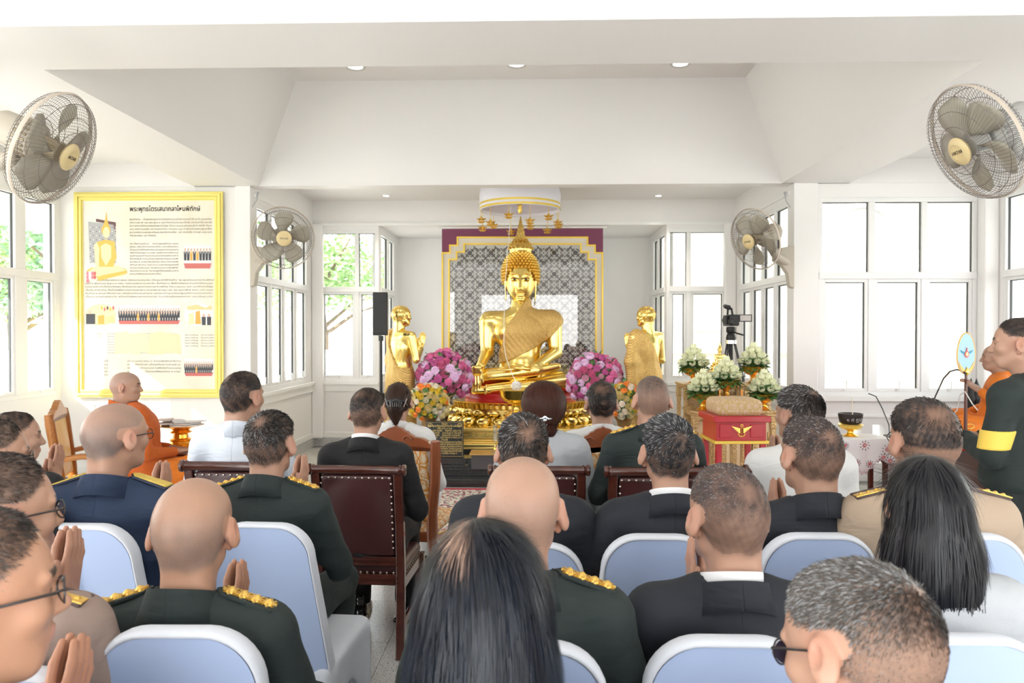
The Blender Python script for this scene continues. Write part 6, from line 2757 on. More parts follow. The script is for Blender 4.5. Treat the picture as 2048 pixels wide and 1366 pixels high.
def print_line(s_, u, v, h, wmax=None, m_=M_INK2, al='LEFT', just=True):
    me = text_mesh(s_, h, 'LEFT', .0)
    xs = np.empty(len(me.vertices) * 3)
    me.vertices.foreach_get('co', xs)
    w = xs[0::3].max() if len(xs) else 1
    me.materials.append(m_)
    o = bpy.data.objects.new('text_line', me)
    COL.objects.link(o)
    o.parent = fr
    k = (wmax * PW / w) if wmax else 1
    o.scale = (k, 1, 1)
    o.location = pt(u, v)
    o.rotation_euler = (PI / 2, 0, 0)


for dx in (0, .0012):
    for dz in (0, .0008):
        print_line('พระพุทธไตรเสนากลาโหมพิทักษ์', .355 + dx, .055 + dz, .074, .535, M_INK)
B1 = ['พุทธลักษณะ :  เป็นพระพุทธรูปปางมารวิชัยศิลปะแบบสุโขทัย ขนาดหน้าตัก ๕๙ นิ้ว ฐานองค์พระ', 'กว้าง ๒ เมตร ลึก ๑.๒๐ เมตร สูง ๒.๖๐ เมตร น้ำหนักประมาณ ๗๐๐ กิโลกรัม ประดับเปลวสีบัว ๗๗ กลีบ',
      'มีความหมายถึงหมวดธรรมในพระไตรปิฎก จำนวน ๘๔,๐๐๐ พระธรรมขันธ์ เกศาขั้ว จำนวน', '๑๓๐ เกศา หมายถึง กระทรวงกลาโหม ครบรอบ ๑๓๐ ปี พร้อมด้วยพระปฐมเหลี้ยง',
      'พระโมคคัลลานะและพระสารีบุตร พระอัครสาวกซ้าย - ขวา ประทับยืน ความสูง ๑.๗๐ เมตร']
for i, L in enumerate(B1):
    print_line(L, .355, .103 + .0172 * i, .027, .625)
print_line('น้ำหนักองค์ละ ๑๘๖ กิโลกรัม', .355, .103 + .0172 * 5, .027, .20)
B2 = ['ประวัติความเป็นมา :  เมื่อวันพุทธศักราช ๒๕๕๘', 'พลเอก อดีตปลัดกระทรวงกลาโหม อดีตปลัดกลาโหม', 'ได้กรุณาดำริให้จัดสร้างพระพุทธรูปประจำหน่วยทหาร', 'เพื่อนำไปประดิษฐาน ณ หอพระ ศูนย์อำนวยการสร้างอาวุธ',
      'ศูนย์การอุตสาหกรรมป้องกันประเทศและพลังงานทหาร', 'จังหวัดลพบุรี โดยสมเด็จพระอริยวงศาคตญาณ สมเด็จ', 'พระสังฆราช สกลมหาสังฆปริณายก เจ้าอาวาสวัดราชบพิธ', 'สถิตมหาสีมาราม ที่ประทานนามพระพุทธรูปองค์นี้',
      'โปรดประทานพระนามว่า "พระพุทธไตรเสนากลาโหมพิทักษ์"', 'พร้อมกับความหมาย "พระพุทธรูปที่คุ้มครองรักษาทหาร']
for i, L in enumerate(B2):
    print_line(L, .355, .232 + .0160 * i, .025, .37)
print_line('สามเหล่าทัพของกระทรวงกลาโหม"', .355, .232 + .0160 * 10, .025, .24)
B3 = ['ต่อมาในปีพุทธศักราช ๒๕๕๙ ปลัดกระทรวงกลาโหม ได้กรุณาดำริให้จัดสร้าง "พระพุทธไตรเสนากลาโหมพิทักษ์"', 'องค์ที่ ๒ เพื่อนำไปประดิษฐาน ณ หอพระ สำนักงานปลัดกระทรวงกลาโหม พื้นที่ศรีสมาน เพื่อให้กำลังพลและครอบครัวได้สักการะบูชา',
      'ในโอกาสเดียวกันนี้ได้จัดสร้างพระกริ่งจำลองพระพุทธไตรเสนากลาโหมพิทักษ์ จำนวน ๒๐,๐๐๐ องค์ มอบให้กับกำลังพล', 'เป็นที่ระลึกอีกด้วย ทั้งนี้ได้มีพิธีเททองหล่อและพุทธาภิเษกพระพุทธรูป เมื่อ ๒๒ กุมภาพันธ์ ๒๕๖๐ เวลา ๑๖๒๙',
      'พระสังฆราช สกลมหาสังฆปริณายก เสด็จเป็นองค์ประธานฝ่ายสงฆ์ และรองนายกรัฐมนตรีและรัฐมนตรีว่าการกระทรวงกลาโหม', 'เป็นประธานฝ่ายฆราวาส พร้อมด้วยพระมหาเถราจารย์ ร่วมเจริญชัยมงคลคาถา และอธิษฐานจิต']
for i, L in enumerate(B3):
    print_line(L, (.10 if i == 0 else .015), .425 + .0175 * i, .026, (.90 if i == 0 else .97))
for i in range(8):
    for u, w, s_ in ((.02, .12, 'พระราชาคณะ'), (.18, .16, 'วัดบวรนิเวศวิหาร กทม.'), (.40, .11, 'พระพรหมเวที'), (.55, .16, 'วัดไตรมิตรวิทยาราม')):
        print_line(s_, u, .708 + .0145 * i, .019, w, M_INK2)
for i in range(5):
    for u, w, s_ in ((.77, .10, 'พระเจริญ'), (.89, .11, 'วัดเขาสุกิม')):
        print_line(s_, u, .715 + .0145 * i, .019, w)
for i, L in enumerate(['เมื่อ ๑๑ เมษายน ๒๕๖๐ ณ วัดราชบพิธสถิตมหาสีมาราม', 'สกลมหาสังฆปริณายก เสด็จทรงเป็นประธานฝ่ายสงฆ์ และ', 'เป็นประธานฝ่ายฆราวาส ในพิธีเปิดป้ายและบรรจุ', 'กระทรวงกลาโหม ได้ประกอบพิธีพุทธาภิเษก ณ หอพระ']):
    print_line(L, .33, .855 + .0185 * i, .028, .41)
for i, L in enumerate(['นอกจากนี้', 'สมเด็จพระอริยวงศาคตญาณ', 'พลเอก ปลัดกระทรวง', 'พระเจดีย์ทองคำ เมื่อ', 'ประดิษฐาน หอพระ สำนัก']):
    print_line(L, .015, .855 + .0185 * i, .028, .17)


def flat(name, mats, build, lift=.0006):
    q = MB()
    build(q)
    q.V = [tuple(pt(u, v, lift + w)) for (u, v, w) in q.V]
    return ob(name, q, mats, fr, fix=False)


def pol(q, pts_, mi=0, w=0.):
    q.add([(u, v, w) for u, v in pts_], [tuple(range(len(pts_)))], mi)


def circ(cx_, cy_, rx, ry, n=14):
    return [(cx_ + rx * math.cos(2 * PI * k / n), cy_ + ry * math.sin(2 * PI * k / n)) for k in range(n)]


PM = [mat('print_gold', (.78, .50, .10), .5), mat('print_pale_gold', (.92, .78, .42), .5), mat('print_grey', (.42, .42, .42), .5), mat('print_plum', (.16, .08, .09), .5), mat('print_pink', (.70, .25, .32), .5),
      mat('print_white', (.88, .87, .84), .5), mat('print_black', (.05, .05, .06), .5), mat('print_red', (.62, .16, .14), .5), mat('print_orange', (.85, .42, .08), .5), mat('print_skin', (.68, .45, .34), .5), mat('print_green', (.62, .68, .26), .5), mat('print_amber', (.82, .62, .30), .5), mat('print_sky', (.74, .78, .80), .5)]


def ph_buddha(q):
    pol(q, [(.04, .11), (.25, .125), (.25, .33), (.05, .33)], 2)
    pol(q, [(.10, .095), (.25, .115), (.25, .15), (.235, .15), (.235, .128), (.10, .11)], 3, .0002)
    for i in range(9):
        for j in range(9):
            pol(q, circ(.055 + .024 * i, .14 + .022 * j, .004, .003, 6), 3 if (i + j) % 2 else 5, .0003)
    pol(q, circ(.18, .375, .155, .030, 20), 0, .0005)
    pol(q, [(.02, .385), (.10, .345), (.27, .345), (.335, .375), (.30, .40), (.10, .41)], 1, .0006)
    pol(q, [(.10, .40), (.33, .37), (.335, .385), (.12, .425)], 0, .0007)
    pol(q, [(.10, .22), (.17, .205), (.24, .215), (.255, .30), (.23, .35), (.12, .35), (.10, .30)], 0, .0007)
    pol(q, [(.135, .24), (.175, .225), (.215, .24), (.215, .30), (.175, .345), (.14, .30)], 1, .0008)
    pol(q, [(.085, .235), (.105, .22), (.125, .25), (.12, .33), (.135, .40), (.10, .40)], 1, .0009)
    pol(q, circ(.175, .155, .034, .032), 0, .0009)
    pol(q, circ(.178, .168, .025, .030), 1, .001)
    pol(q, [(.155, .13), (.17, .10), (.178, .055), (.186, .10), (.20, .13)], 0, .001)
    for k in range(9):
        pol(q, circ(.035 + .018 * (k % 4), .385 + .02 * (k // 4), .012, .011, 8), (4, 5, 4, 7)[k % 4], .0011 + k * .00005)


flat('photo_print', PM, ph_buddha)


def crowd(q, u0, u1, v0, v1, n, monks=(), rows=2, sit=(), floor=7, top=5):
    pol(q, [(u0, v0), (u1, v0), (u1, v1), (u0, v1)], top)
    pol(q, [(u0, v1 - (v1 - v0) * .22), (u1, v1 - (v1 - v0) * .22), (u1 - .01, v1), (u0 + .01, v1)], floor, .0002)
    w = (u1 - u0) / n
    H = v1 - v0
    for r in range(rows):
        for k in range(n):
            c = u0 + w * (k + .5 + .25 * (r % 2)) * 1.0
            if c > u1 - w * .4:
                continue
            vb = v1 - H * (.34 - .16 * r)
            lf = .0004 + .0003 * r + .00001 * k
            mo = any(abs(c - m_) < w * .7 for m_ in monks) and r == rows - 1
            pol(q, [(c - w * .45, vb - H * .38), (c + w * .45, vb - H * .38), (c + w * .38, vb), (c - w * .38, vb)], 8 if mo else 6, lf)
            pol(q, [(c - w * .12, vb - H * .38), (c + w * .12, vb - H * .38), (c, vb - H * .26)], 5, lf + .0001)
            pol(q, circ(c, vb - H * .45, w * .28, H * .075, 8), 9, lf + .0001)


def soft(name, f_):
    flat(name, PM, f_)


soft('photo_print', lambda q: crowd(q, .765, .975, .235, .36, 9, (.83, .87), 1, floor=7, top=12))
soft('photo_print', lambda q: crowd(q, .265, .735, .555, .655, 24, (.42, .50, .57), 2))
soft('photo_print', lambda q: crowd(q, .765, .985, .84, .93, 16, (.86,), 2))


def ph_a(q):
    n0 = len(q.V)
    pol(q, circ(.13, .645, .115, .052, 20), 1)
    pol(q, [(.02, .64), (.09, .64), (.09, .69), (.02, .69)], 6, .0003)
    pol(q, circ(.05, .632, .014, .010, 8), 9, .0004)
    pol(q, [(.11, .65), (.16, .645), (.16, .69), (.11, .69)], 8, .0003)
    pol(q, [(.17, .655), (.235, .65), (.24, .685), (.17, .685)], 11, .0003)
    for k in range(5):
        pol(q, circ(.14 + .022 * k, .612 + .006 * (k % 2), .008, .010, 8), (0, 7, 3, 0, 7)[k], .0003)


def ph_b(q):
    n0 = len(q.V)
    pol(q, circ(.875, .645, .11, .055, 20), 5)
    pol(q, [(.79, .605), (.86, .595), (.93, .612), (.97, .60), (.98, .62), (.79, .622)], 11, .0002)
    pol(q, [(.855, .63), (.885, .625), (.895, .69), (.85, .69)], 8, .0003)
    pol(q, [(.80, .64), (.84, .635), (.845, .69), (.80, .69)], 1, .0003)
    for c in (.915, .955):
        pol(q, [(c - .016, .655), (c + .016, .655), (c + .014, .695), (c - .014, .695)], 6, .0003)
        pol(q, circ(c, .648, .010, .008, 8), 9, .0004)


def up_(f_):
    def g_(q):
        f_(q)
        q.V = [(u, .605 + (v - .645) * 1.1, w) for u, v, w in q.V]
    return g_


soft('photo_print', up_(ph_a))
soft('photo_print', up_(ph_b))
PM[10] = mat('wash_green', (.80, .80, .48), .5)
PM[11] = mat('wash_amber', (.84, .70, .44), .5)
for k, (a_, b_, c_) in enumerate(((.24, .34, 10), (.33, .42, 10), (.41, .49, 10), (.50, .60, 11), (.59, .68, 11), (.67, .735, 11))):
    soft('wash_print', lambda q: pol(q, [(a_, .700 + .006 * (k % 2)), (b_, .694 + .007 * (k % 3)), (b_ + .01, .808 + .008 * (k % 2)), (a_ - .008, .815 - .006 * (k % 3))], c_, -.0004 - .00003 * k))

# ------------------------------------------------------------------ loudspeaker on its stand
sp = P(762, 628, 8.55)
spk = empty('loudspeaker', (sp.x, 8.55, sp.z), .12, 'black loudspeaker on a pole stand before the bay window left of the altar', 'speaker')
q = MB()
q.prism([(-.085, -.10), (.085, -.10), (.065, .10), (-.065, .10)], (0, 0, -.245), (1, 0, 0), (0, 1, 0), (0, 0, .49))
ob('cabinet', q, mat('speaker_black', (.018, .018, .019), .6), spk, bevel=.01)
q = MB()
q.bb(-.078, .078, -.106, -.100, -.20, .235)
ob('grille', q, mat('speaker_grille', (.03, .03, .032), .5, bump=(400, .6)), spk, bevel=.003)
st = empty('speaker_stand', (sp.x, 8.55, 0), 0, 'black tripod pole stand carrying the loudspeaker beside the gold disciple', 'stand')
q = MB()
q.cyl((0, 0, .10), (0, 0, sp.z - .25), .017, n=10)
q.cyl((0, 0, sp.z - .31), (0, 0, sp.z - .247), .03, n=12)
q.lathe([(.03, .80), (.04, .82), (.04, .92), (.03, .94)], 10)
q.tube([(.03, 0, .87), (-.06, -.02, .86), (-.08, -.02, .90)], .009, 6)
ob('pole', q, M_BLACK, st, smooth=50)
for k in range(3):
    q = MB()
    a_ = k * 2.1 + .5
    q.tube([(0, 0, .55), (.32 * math.cos(a_), .32 * math.sin(a_), .012)], .011, 6)
    q.tube([(0, 0, .15), (.2 * math.cos(a_), .2 * math.sin(a_), .2)], .008, 6)
    ob('leg', q, M_BLACK, st)

# ------------------------------------------------------------------ round bouquets
def rose_me(m_, r=.034):
    q = MB()
    for L in range(3):
        nP = 5
        for k in range(nP):
            a0 = 2 * PI * (k + .5 * L) / nP
            rows = []
            for i in range(3):
                t = i / 2
                rr = r * (.28 + .34 * L + .10 * t)
                rows.append([(rr * math.cos(a0 + s_ * .72), rr * math.sin(a0 + s_ * .72), r * (.95 * t * (1 - .18 * L) - .25) + (.006 if s_ == 0 else 0)) for s_ in (-1, 0, 1)])
            q.grid(rows)
    q.lathe([(r * .9, -r * .2), (r * .5, -r * .5), (.002, -r * .6)], 8, capb=False)
    me = q.mesh('rose')
    me.materials.append(m_)
    return me


def mum_me(m_, r=.036, n=34):
    q = MB()
    for k in range(n):
        t = k / n
        a_ = k * 2.4
        el = .1 + 1.3 * (1 - t)
        d = Vector((math.cos(a_) * math.cos(el), math.sin(a_) * math.cos(el), math.sin(el)))
        s_ = Vector((-math.sin(a_), math.cos(a_), 0))
        L = r * (.75 + .3 * t)
        q.add([d * L * .15 - s_ * .003, d * L * .7 - s_ * .007, d * L, d * L * .7 + s_ * .007], [(0, 1, 2, 3)])
    q.lathe([(r * .75, -.004), (r * .7, r * .35), (.002, r * .62)], 8)
    me = q.mesh('bloom')
    me.materials.append(m_)
    return me


def leaf_me(m_, L=.07, w=.022):
    q = MB()
    q.grid([[(-w * .1, 0, 0), (0, 0, 0), (w * .1, 0, 0)], [(-w, L * .35, .004), (0, L * .35, -.004), (w, L * .35, .004)], [(-w * .9, L * .65, .008), (0, L * .65, 0), (w * .9, L * .65, .008)], [(-.001, L, -.006), (0, L, -.008), (.001, L, -.006)]])
    me = q.mesh('leaf')
    me.materials.append(m_)
    return me


def petal_mat(n, c):
    return mat(n, c, .6, sheen=.2, var=(30, .5, tuple(min(1, v * 1.25 + .03) for v in c)))


M_GREEN = mat('bouquet_leaf', (.07, .20, .06), .45, var=(20, .8, (.16, .30, .10)))
M_EUC = mat('grey_green_leaf', (.16, .26, .17), .5)
PK = [rose_me(petal_mat('rose_pink', (.82, .20, .42))), mum_me(petal_mat('magenta_bloom', (.50, .08, .28))), mum_me(petal_mat('lilac_hydrangea', (.80, .56, .78)), .044, 60), rose_me(petal_mat('pale_pink', (.88, .50, .62)), .026), mum_me(petal_mat('pink_bloom', (.78, .18, .42)), .038, 44)]
OR = [rose_me(petal_mat('cream_rose', (.90, .72, .34)), .036), mum_me(petal_mat('orange_bloom', (.92, .28, .03)), .036, 50), rose_me(petal_mat('yellow_rose', (.92, .66, .04)), .030), mum_me(petal_mat('ivory_bloom', (.88, .74, .62)), .036, 50), rose_me(petal_mat('ivory_rose', (.90, .80, .62)), .034)]
LG, LE = leaf_me(M_GREEN), leaf_me(M_EUC, .05, .018)


def bouquet(px, py, Y, r, kinds, label, seed, n=74, grp='round artificial bouquets beside the throne', stand=None, sc=1.0):
    c = P(px, py, Y)
    root = empty('bouquet', c, 0, label, 'flowers', grp)
    rs = random.Random(seed)
    q = MB()
    q.lathe([(.02, -r * .7), (r * .5, -r * .55), (r * .76, -r * .2), (r * .78, r * .2), (r * .55, r * .56), (.01, r * .78)], 16)
    ob('moss_core', q, M_GREEN, root, smooth=80)
    for k in range(n):
        z = 1 - 1.62 * (k + .5) / n
        a_ = k * 2.39996
        rr = math.sqrt(max(0, 1 - z * z))
        d = Vector((rr * math.cos(a_), rr * math.sin(a_), z))
        me = kinds[rs.choice((0, 1, 2, 3, 4, 2, 1, 0))]
        o = bpy.data.objects.new('flower', me)
        COL.objects.link(o)
        o.parent = root
        o.location = d * r * rs.uniform(.88, 1.0)
        o.rotation_euler = d.to_track_quat('Z', 'Y').to_euler()
        s_ = sc * rs.uniform(1.2, 1.75) * (1 if r > .3 else .82)
        o.scale = (s_, s_, s_)
        if k % 3 == 0:
            l_ = bpy.data.objects.new('leaf', LG if rs.random() < .5 else LE)
            COL.objects.link(l_)
            l_.parent = root
            d2 = (d + Vector((rs.uniform(-.3, .3), rs.uniform(-.3, .3), rs.uniform(-.2, .3)))).normalized()
            l_.location = d2 * r * .86
            l_.rotation_euler = (d2 + Vector((0, 0, .3))).to_track_quat('Y', 'Z').to_euler()
            l_.scale = (1.4, 1.5, 1.4)
    if stand:
        q = MB()
        q.lathe(stand[0], 20)
        q.V = [(v[0], v[1], v[2] - (c.z - stand[2])) for v in q.V]
        t_ = ob('stand' if stand[1] is not M_CHROME else 'vase', q, stand[1], None, smooth=40)
        t_.location = c
        t_.name = 'flower_stand'
        tag(t_, label.replace('dome bouquet', 'stand under the bouquet'), 'stand')
    return root


M_ROSEW = mat('rosewood', (.10, .025, .015), .3, coat=.3)
ST1 = [(.16, 0), (.16, .03), (.05, .06), (.035, .3), (.06, .4), (.17, .44)]
bouquet(888, 757, 9.0, .335, PK, 'pink and magenta dome bouquet left of the throne', 11, 120, stand=(ST1, M_ROSEW, .235), sc=1.0)
bouquet(1190, 762, 9.0, .325, PK, 'pink and magenta dome bouquet right of the throne', 12, 120, stand=(ST1, M_ROSEW, .235), sc=1.0)
ST2 = [(.09, 0), (.085, .02), (.05, .10), (.055, .25), (.08, .40), (.115, .46)]
bouquet(857, 808, 8.40, .225, OR, 'orange, yellow and cream dome bouquet left of the black plaque', 13, 84, stand=(ST2, mat('bronze_vase', (.45, .28, .12), .3, .7), .235), sc=1.0)
bouquet(1248, 806, 8.40, .225, OR, 'orange, yellow and cream dome bouquet near the shaved officer', 14, 84, stand=(ST2, mat('bronze_vase'), .235), sc=1.0)

# ------------------------------------------------------------------ tiered altar tables at right
M_CHAMP = mat('champagne_gilt', (.72, .52, .25), .35, .6, bump=(55, 1.0, (1, 1, 1), .012), var=(70, .8, (.36, .22, .09)))
M_CHF = mat('champagne_plain', (.70, .54, .32), .35, .4)


def altar_table(px0, px1, pyt, Y, dep, z0, label, panel=True):
    a, b = P(px0, pyt, Y), P(px1, pyt, Y)
    w, zt_ = b.x - a.x, a.z
    r = empty('altar_table', ((a.x + b.x) / 2, Y, z0), 0, label, 'table', 'gilt altar tables')
    H = zt_ - z0
    q = MB()
    q.bb(-w / 2, w / 2, 0, dep, H - .025, H)
    q.bb(-w / 2 + .012, w / 2 - .012, .012, dep - .012, H - .05, H - .025)
    ob('top', q, M_CHAMP, r, bevel=.004)
    for sx in (-1, 1):
        for sy in (0, 1):
            q = MB()
            x, y = sx * (w / 2 - .035), .03 + sy * (dep - .06)
            q.bb(x - .02, x + .02, y - .02, y + .02, .05, H - .05)
            q.bb(x - .028, x + .028, y - .028, y + .028, 0, .05)
            q.bb(x - .026, x + .026, y - .026, y + .026, H - .16, H - .05)
            ob('leg', q, M_CHAMP, r, bevel=.003)
    q = MB()
    n = 14
    pl = [(-w / 2 + .03, H - .05)] + [(-w / 2 + .03 + (w - .06) * k / n, H - .05 - .085 * (1 - .75 * math.sin(PI * k / n)) - .012 * (k % 2)) for k in range(n + 1)] + [(w / 2 - .03, H - .05)]
    q.prism(pl, (0, .012, 0), (1, 0, 0), (0, 0, 1), (0, .016, 0))
    ob('apron', q, M_CHAMP, r)
    if panel:
        q = MB()
        q.bb(-w / 2 + .04, w / 2 - .04, .05, .06, .06, H - .10)
        p_ = ob('back_panel', q, M_CHF, r)
        for k in range(-1, 2):
            q = MB()
            x = k * w * .26
            q.bb(x - w * .08, x + w * .08, .035, .05, .14, H - .2)
            q.bb(x - w * .05, x + w * .05, .028, .036, .18, H - .24)
            ob('raised_panel', q, M_CHAMP, p_, bevel=.004)
        q = MB()
        q.bb(-w / 2 + .01, w / 2 - .01, 0, dep, .06, .085)
        ob('lower_rail', q, M_CHAMP, r, bevel=.003)
    return r


altar_table(1366, 1440, 768, 7.60, .42, .23, 'tall gilt side table under the left rear lotus bouquet')
altar_table(1405, 1484, 743, 7.35, .40, .23, 'tallest gilt centre table under the small gold Buddha')
altar_table(1480, 1546, 768, 7.60, .42, .23, 'tall gilt side table under the right rear lotus bouquet')
altar_table(1382, 1440, 822, 7.0, .42, .23, 'lower gilt front table under the left front lotus bouquet')
altar_table(1430, 1510, 796, 7.0, .34, .23, 'gilt middle table with candles behind the red chest')
altar_table(1500, 1556, 822, 7.0, .42, .23, 'lower gilt front table under the right front lotus bouquet')
a, b = P(1368, 905, 6.75), P(1560, 905, 6.75)
bs2 = empty('platform', (0, 0, 0), 0, 'wide low carved gilt platform under the tiered altar tables', 'platform')
for (e_, y0, z0, z1, m_) in ((0, 6.70, .0, .04, M_CHAMP), (-.03, 6.74, .04, .12, M_CHAMP), (.01, 6.70, .12, .15, M_CHF), (-.05, 6.78, .15, .20, M_CHAMP), (-.02, 6.74, .20, .229, M_CHF)):
    q = MB()
    q.bb(a.x - e_, b.x + e_, y0, 8.15, z0, z1)
    ob('moulding', q, m_, bs2, bevel=.006)

M_LOT = mat('lotus_white', (.90, .92, .64), .7, sheen=.1)
M_AMB = mat('amber_gilt', (.92, .46, .06), .12, .75)


def lotus_me():
    q = MB()
    for L, (n, r, h) in enumerate(((7, .030, .050), (6, .022, .058))):
        for k in range(n):
            a0 = 2 * PI * (k + .5 * L) / n
            rows = []
            for i in range(4):
                t = i / 3
                rr = r * (.35 + 1.2 * t - .85 * t * t)
                w_ = .55 * math.sin(PI * (.18 + .72 * t))
                rows.append([(rr * math.cos(a0 + s_ * w_), rr * math.sin(a0 + s_ * w_), h * t - .012) for s_ in (-1, 0, 1)])
            q.grid(rows)
    me = q.mesh('lotus')
    me.materials.append(M_LOT)
    me.polygons.foreach_set('use_smooth', [True] * len(me.polygons))
    return me


LOT = lotus_me()
LL = leaf_me(mat('lotus_leaf', (.045, .14, .035), .5, var=(25, .8, (.14, .27, .08))), .085, .026)


def lotus_bouquet(px, py, pyb, Y, label, seed):
    """py: centre of the blossoms, pyb: foot of the bowl"""
    c, f_ = P(px, py, Y), P(px, pyb, Y)
    root = empty('lotus_bouquet', c, 0, label, 'flowers', 'white lotus bouquets on gold pedestal bowls')
    k_ = Y / 7.3
    for ring, (n, r, z) in enumerate(((1, 0, .135), (4, .040, .095), (7, .075, .045), (9, .105, -.010))):
        for k in range(n):
            a_ = 2 * PI * (k + .3 * ring) / n + seed
            o = bpy.data.objects.new('lotus', LOT)
            COL.objects.link(o)
            o.parent = root
            o.location = (r * k_ * math.cos(a_), r * k_ * math.sin(a_), z * k_)
            o.rotation_euler = (0, min(1.0, ring * .33), a_)
            o.rotation_mode = 'XYZ'
            o.scale = (1.5, 1.5, 1.15)
    rs = random.Random(seed)
    for k in range(64):
        a_ = k * 2.4
        t = k / 64
        o = bpy.data.objects.new('leaf', LL)
        COL.objects.link(o)
        o.parent = root
        d = Vector((math.cos(a_), math.sin(a_), .75 - 1.2 * t + rs.uniform(-.2, .2)))
        o.location = (.05 * math.cos(a_), .05 * math.sin(a_), -.03 - .045 * t)
        o.rotation_euler = d.to_track_quat('Y', 'Z').to_euler()
        s_ = rs.uniform(1.15, 1.6)
        o.scale = (s_, s_, s_)
    H = c.z - f_.z
    b = pedestal_bowl((c.x, Y, f_.z), (H - .055) / 1.12, label.replace('white lotus bouquet', 'gold bowl under the lotus bouquet'), 'bowl', 'gold bowls of the lotus bouquets', M_AMB)
    return root


lotus_bouquet(1387, 725, 769, 7.75, 'white lotus bouquet at the far left of the five, beside the disciple', 1)
lotus_bouquet(1507, 722, 768, 7.75, 'white lotus bouquet at the upper right of the five', 2)
lotus_bouquet(1452, 750, 797, 7.15, 'white lotus bouquet in the middle, below the small Buddha', 3)
lotus_bouquet(1407, 775, 822, 7.12, 'white lotus bouquet at the lower left of the five', 4)
lotus_bouquet(1528, 776, 822, 7.12, 'white lotus bouquet at the lower right of the five', 5)

# small seated image
sb_ = P(1442, 743, 7.5)
sbu = empty('small_buddha_statue', (sb_.x, 7.55, sb_.z), 0, 'small shiny gold seated Buddha on the tallest gilt table', 'statue')
k_ = (P(1442, 683, 7.5).z - sb_.z) / 2.95
f = big_buddha(.03)
V, Q = f.nets()
A, B_, _ = join_np([(V + np.array([0, 0, .62]), Q, None), (HEAD_V * 2.5 * np.array([1, -1, 1]) + np.array([0, 0, 2.14]), HEAD_F[:, ::-1], None)])
link('body', np_mesh(A * k_, B_), M_GOLDS, sbu, fix=False)
q = MB()
q.lathe([(r_ * k_, z_ * k_) for r_, z_ in ((1.15, 0), (1.15, .10), (.95, .16), (.80, .30), (.98, .36), (.98, .42), (.82, .48), (.95, .60), (.9, .64))], 28, sy=.7)
ob('lotus_base', q, M_GOLDS, sbu, smooth=40)
q = MB()
q.lathe([(r_ * k_, z_ * k_) for r_, z_ in ((.18, 2.36), (.14, 2.48), (.09, 2.55), (.10, 2.62), (.03, 2.85), (.003, 2.95))], 12)
ob('finial', q, M_GOLDS, sbu, smooth=50)
for px in (1440, 1484):
    c = P(px, 801, 7.02)
    tz = P(1430, 796, 7.0).z
    q = MB()
    q.cyl((0, 0, 0), (0, 0, .075), .010, n=10)
    q.cyl((0, 0, .075), (0, 0, .085), .001, n=4)
    q.lathe([(.02, -.0), (.018, .012), (.011, .02)], 10)
    o = ob('candle', q, mat('orange_wax', (.85, .36, .08), .5), loc=(c.x, 7.03, tz + .0), smooth=50)
    tag(o, 'short orange candle on the gilt middle table, %s of the incense sticks' % ('left' if px == 1440 else 'right'), 'candle')
q = MB()
for k in range(4):
    x = P(1462 + 10 * k - (8 if k < 2 else 0), 800, 7.0).x
    q.cyl((x, 7.04 + .01 * k, tz), (x + .006, 7.05, tz + .11), .003, n=5)
tag(ob('incense_sticks', q, mat('incense_brown', (.12, .05, .04), .7)), 'thin dark incense sticks between the two orange candles', 'incense', kind='stuff')

# red chest on legs with brocade cushion
M_RED = mat('red_lacquer_wood', (.46, .008, .022), .3, coat=.3)
ra, rb = P(1432, 925, 6.1), P(1533, 925, 6.1)
rt = P(1480, 832, 6.1)
rdt = empty('red_chest', ((ra.x + rb.x) / 2 + .0, 6.1, 0), .05, 'red lacquered chest table with gold winged anchor emblem before the altar tables', 'table')
W2, H2, D2 = (rb.x - ra.x) / 2, rt.z, .40
q = MB()
q.bb(-W2 + .0, W2, 0, D2, H2 - .20, H2 - .035)
bdy = ob('body', q, M_RED, rdt, bevel=.003)
q = MB()
q.bb(-W2 - .03, W2 + .03, -.03, D2 + .03, H2 - .05, H2)
ob('top', q, M_RED, rdt, bevel=.006)
q = MB()
q.bb(-W2 - .02, W2 + .02, -.02, D2 + .02, H2 - .225, H2 - .20)
ob('gold_rail', q, M_GOLDP, rdt, bevel=.003)
for s in (-1, 1):
    q = MB()
    q.bb(s * W2 * .62 - W2 * .26, s * W2 * .62 + W2 * .26, -.008, 0, H2 - .175, H2 - .065)
    ob('raised_panel', q, M_RED, bdy, bevel=.006)
    for y in (.02, D2 - .02):
        q = MB()
        q.bb(s * (W2 - .022) - .022, s * (W2 - .022) + .022, y - .022, y + .022, .035, H2 - .2)
        l_ = ob('leg', q, M_RED, rdt, bevel=.003)
        q = MB()
        q.bb(s * (W2 - .022) - .025, s * (W2 - .022) + .025, y - .025, y + .025, 0, .035)
        ob('brass_foot', q, M_GOLDP, l_)
for y in (.02, D2 - .02):
    q = MB()
    q.cyl((-W2 + .03, y, .09), (W2 - .03, y, .09), .014, n=10)
    s_ = ob('stretcher', q, M_RED, rdt, smooth=50)
    for x in (-W2 + .06, W2 * .3):
        q = MB()
        q.cyl((x, y, .09), (x + .025, y, .09), .017, n=10)
        ob('brass_sleeve', q, M_GOLDP, s_, smooth=50)
q = MB()
zc_ = H2 - .12
for s in (-1, 1):
    for k in range(3):
        q.prism([(s * .012, .020 - .014 * k), (s * (.085 - .018 * k), .040 - .018 * k), (s * (.070 - .018 * k), .026 - .016 * k), (s * .014, .008 - .014 * k)], (0, -.012, zc_), (1, 0, 0), (0, 0, 1), (0, .006, 0))
    q.tube([(0, -.010, zc_ - .045), (s * .018, -.010, zc_ - .040), (s * .030, -.010, zc_ - .020)], [.004, .004, .003], 5)
q.cyl((0, -.010, zc_ - .045), (0, -.010, zc_ + .035), .004, n=6)
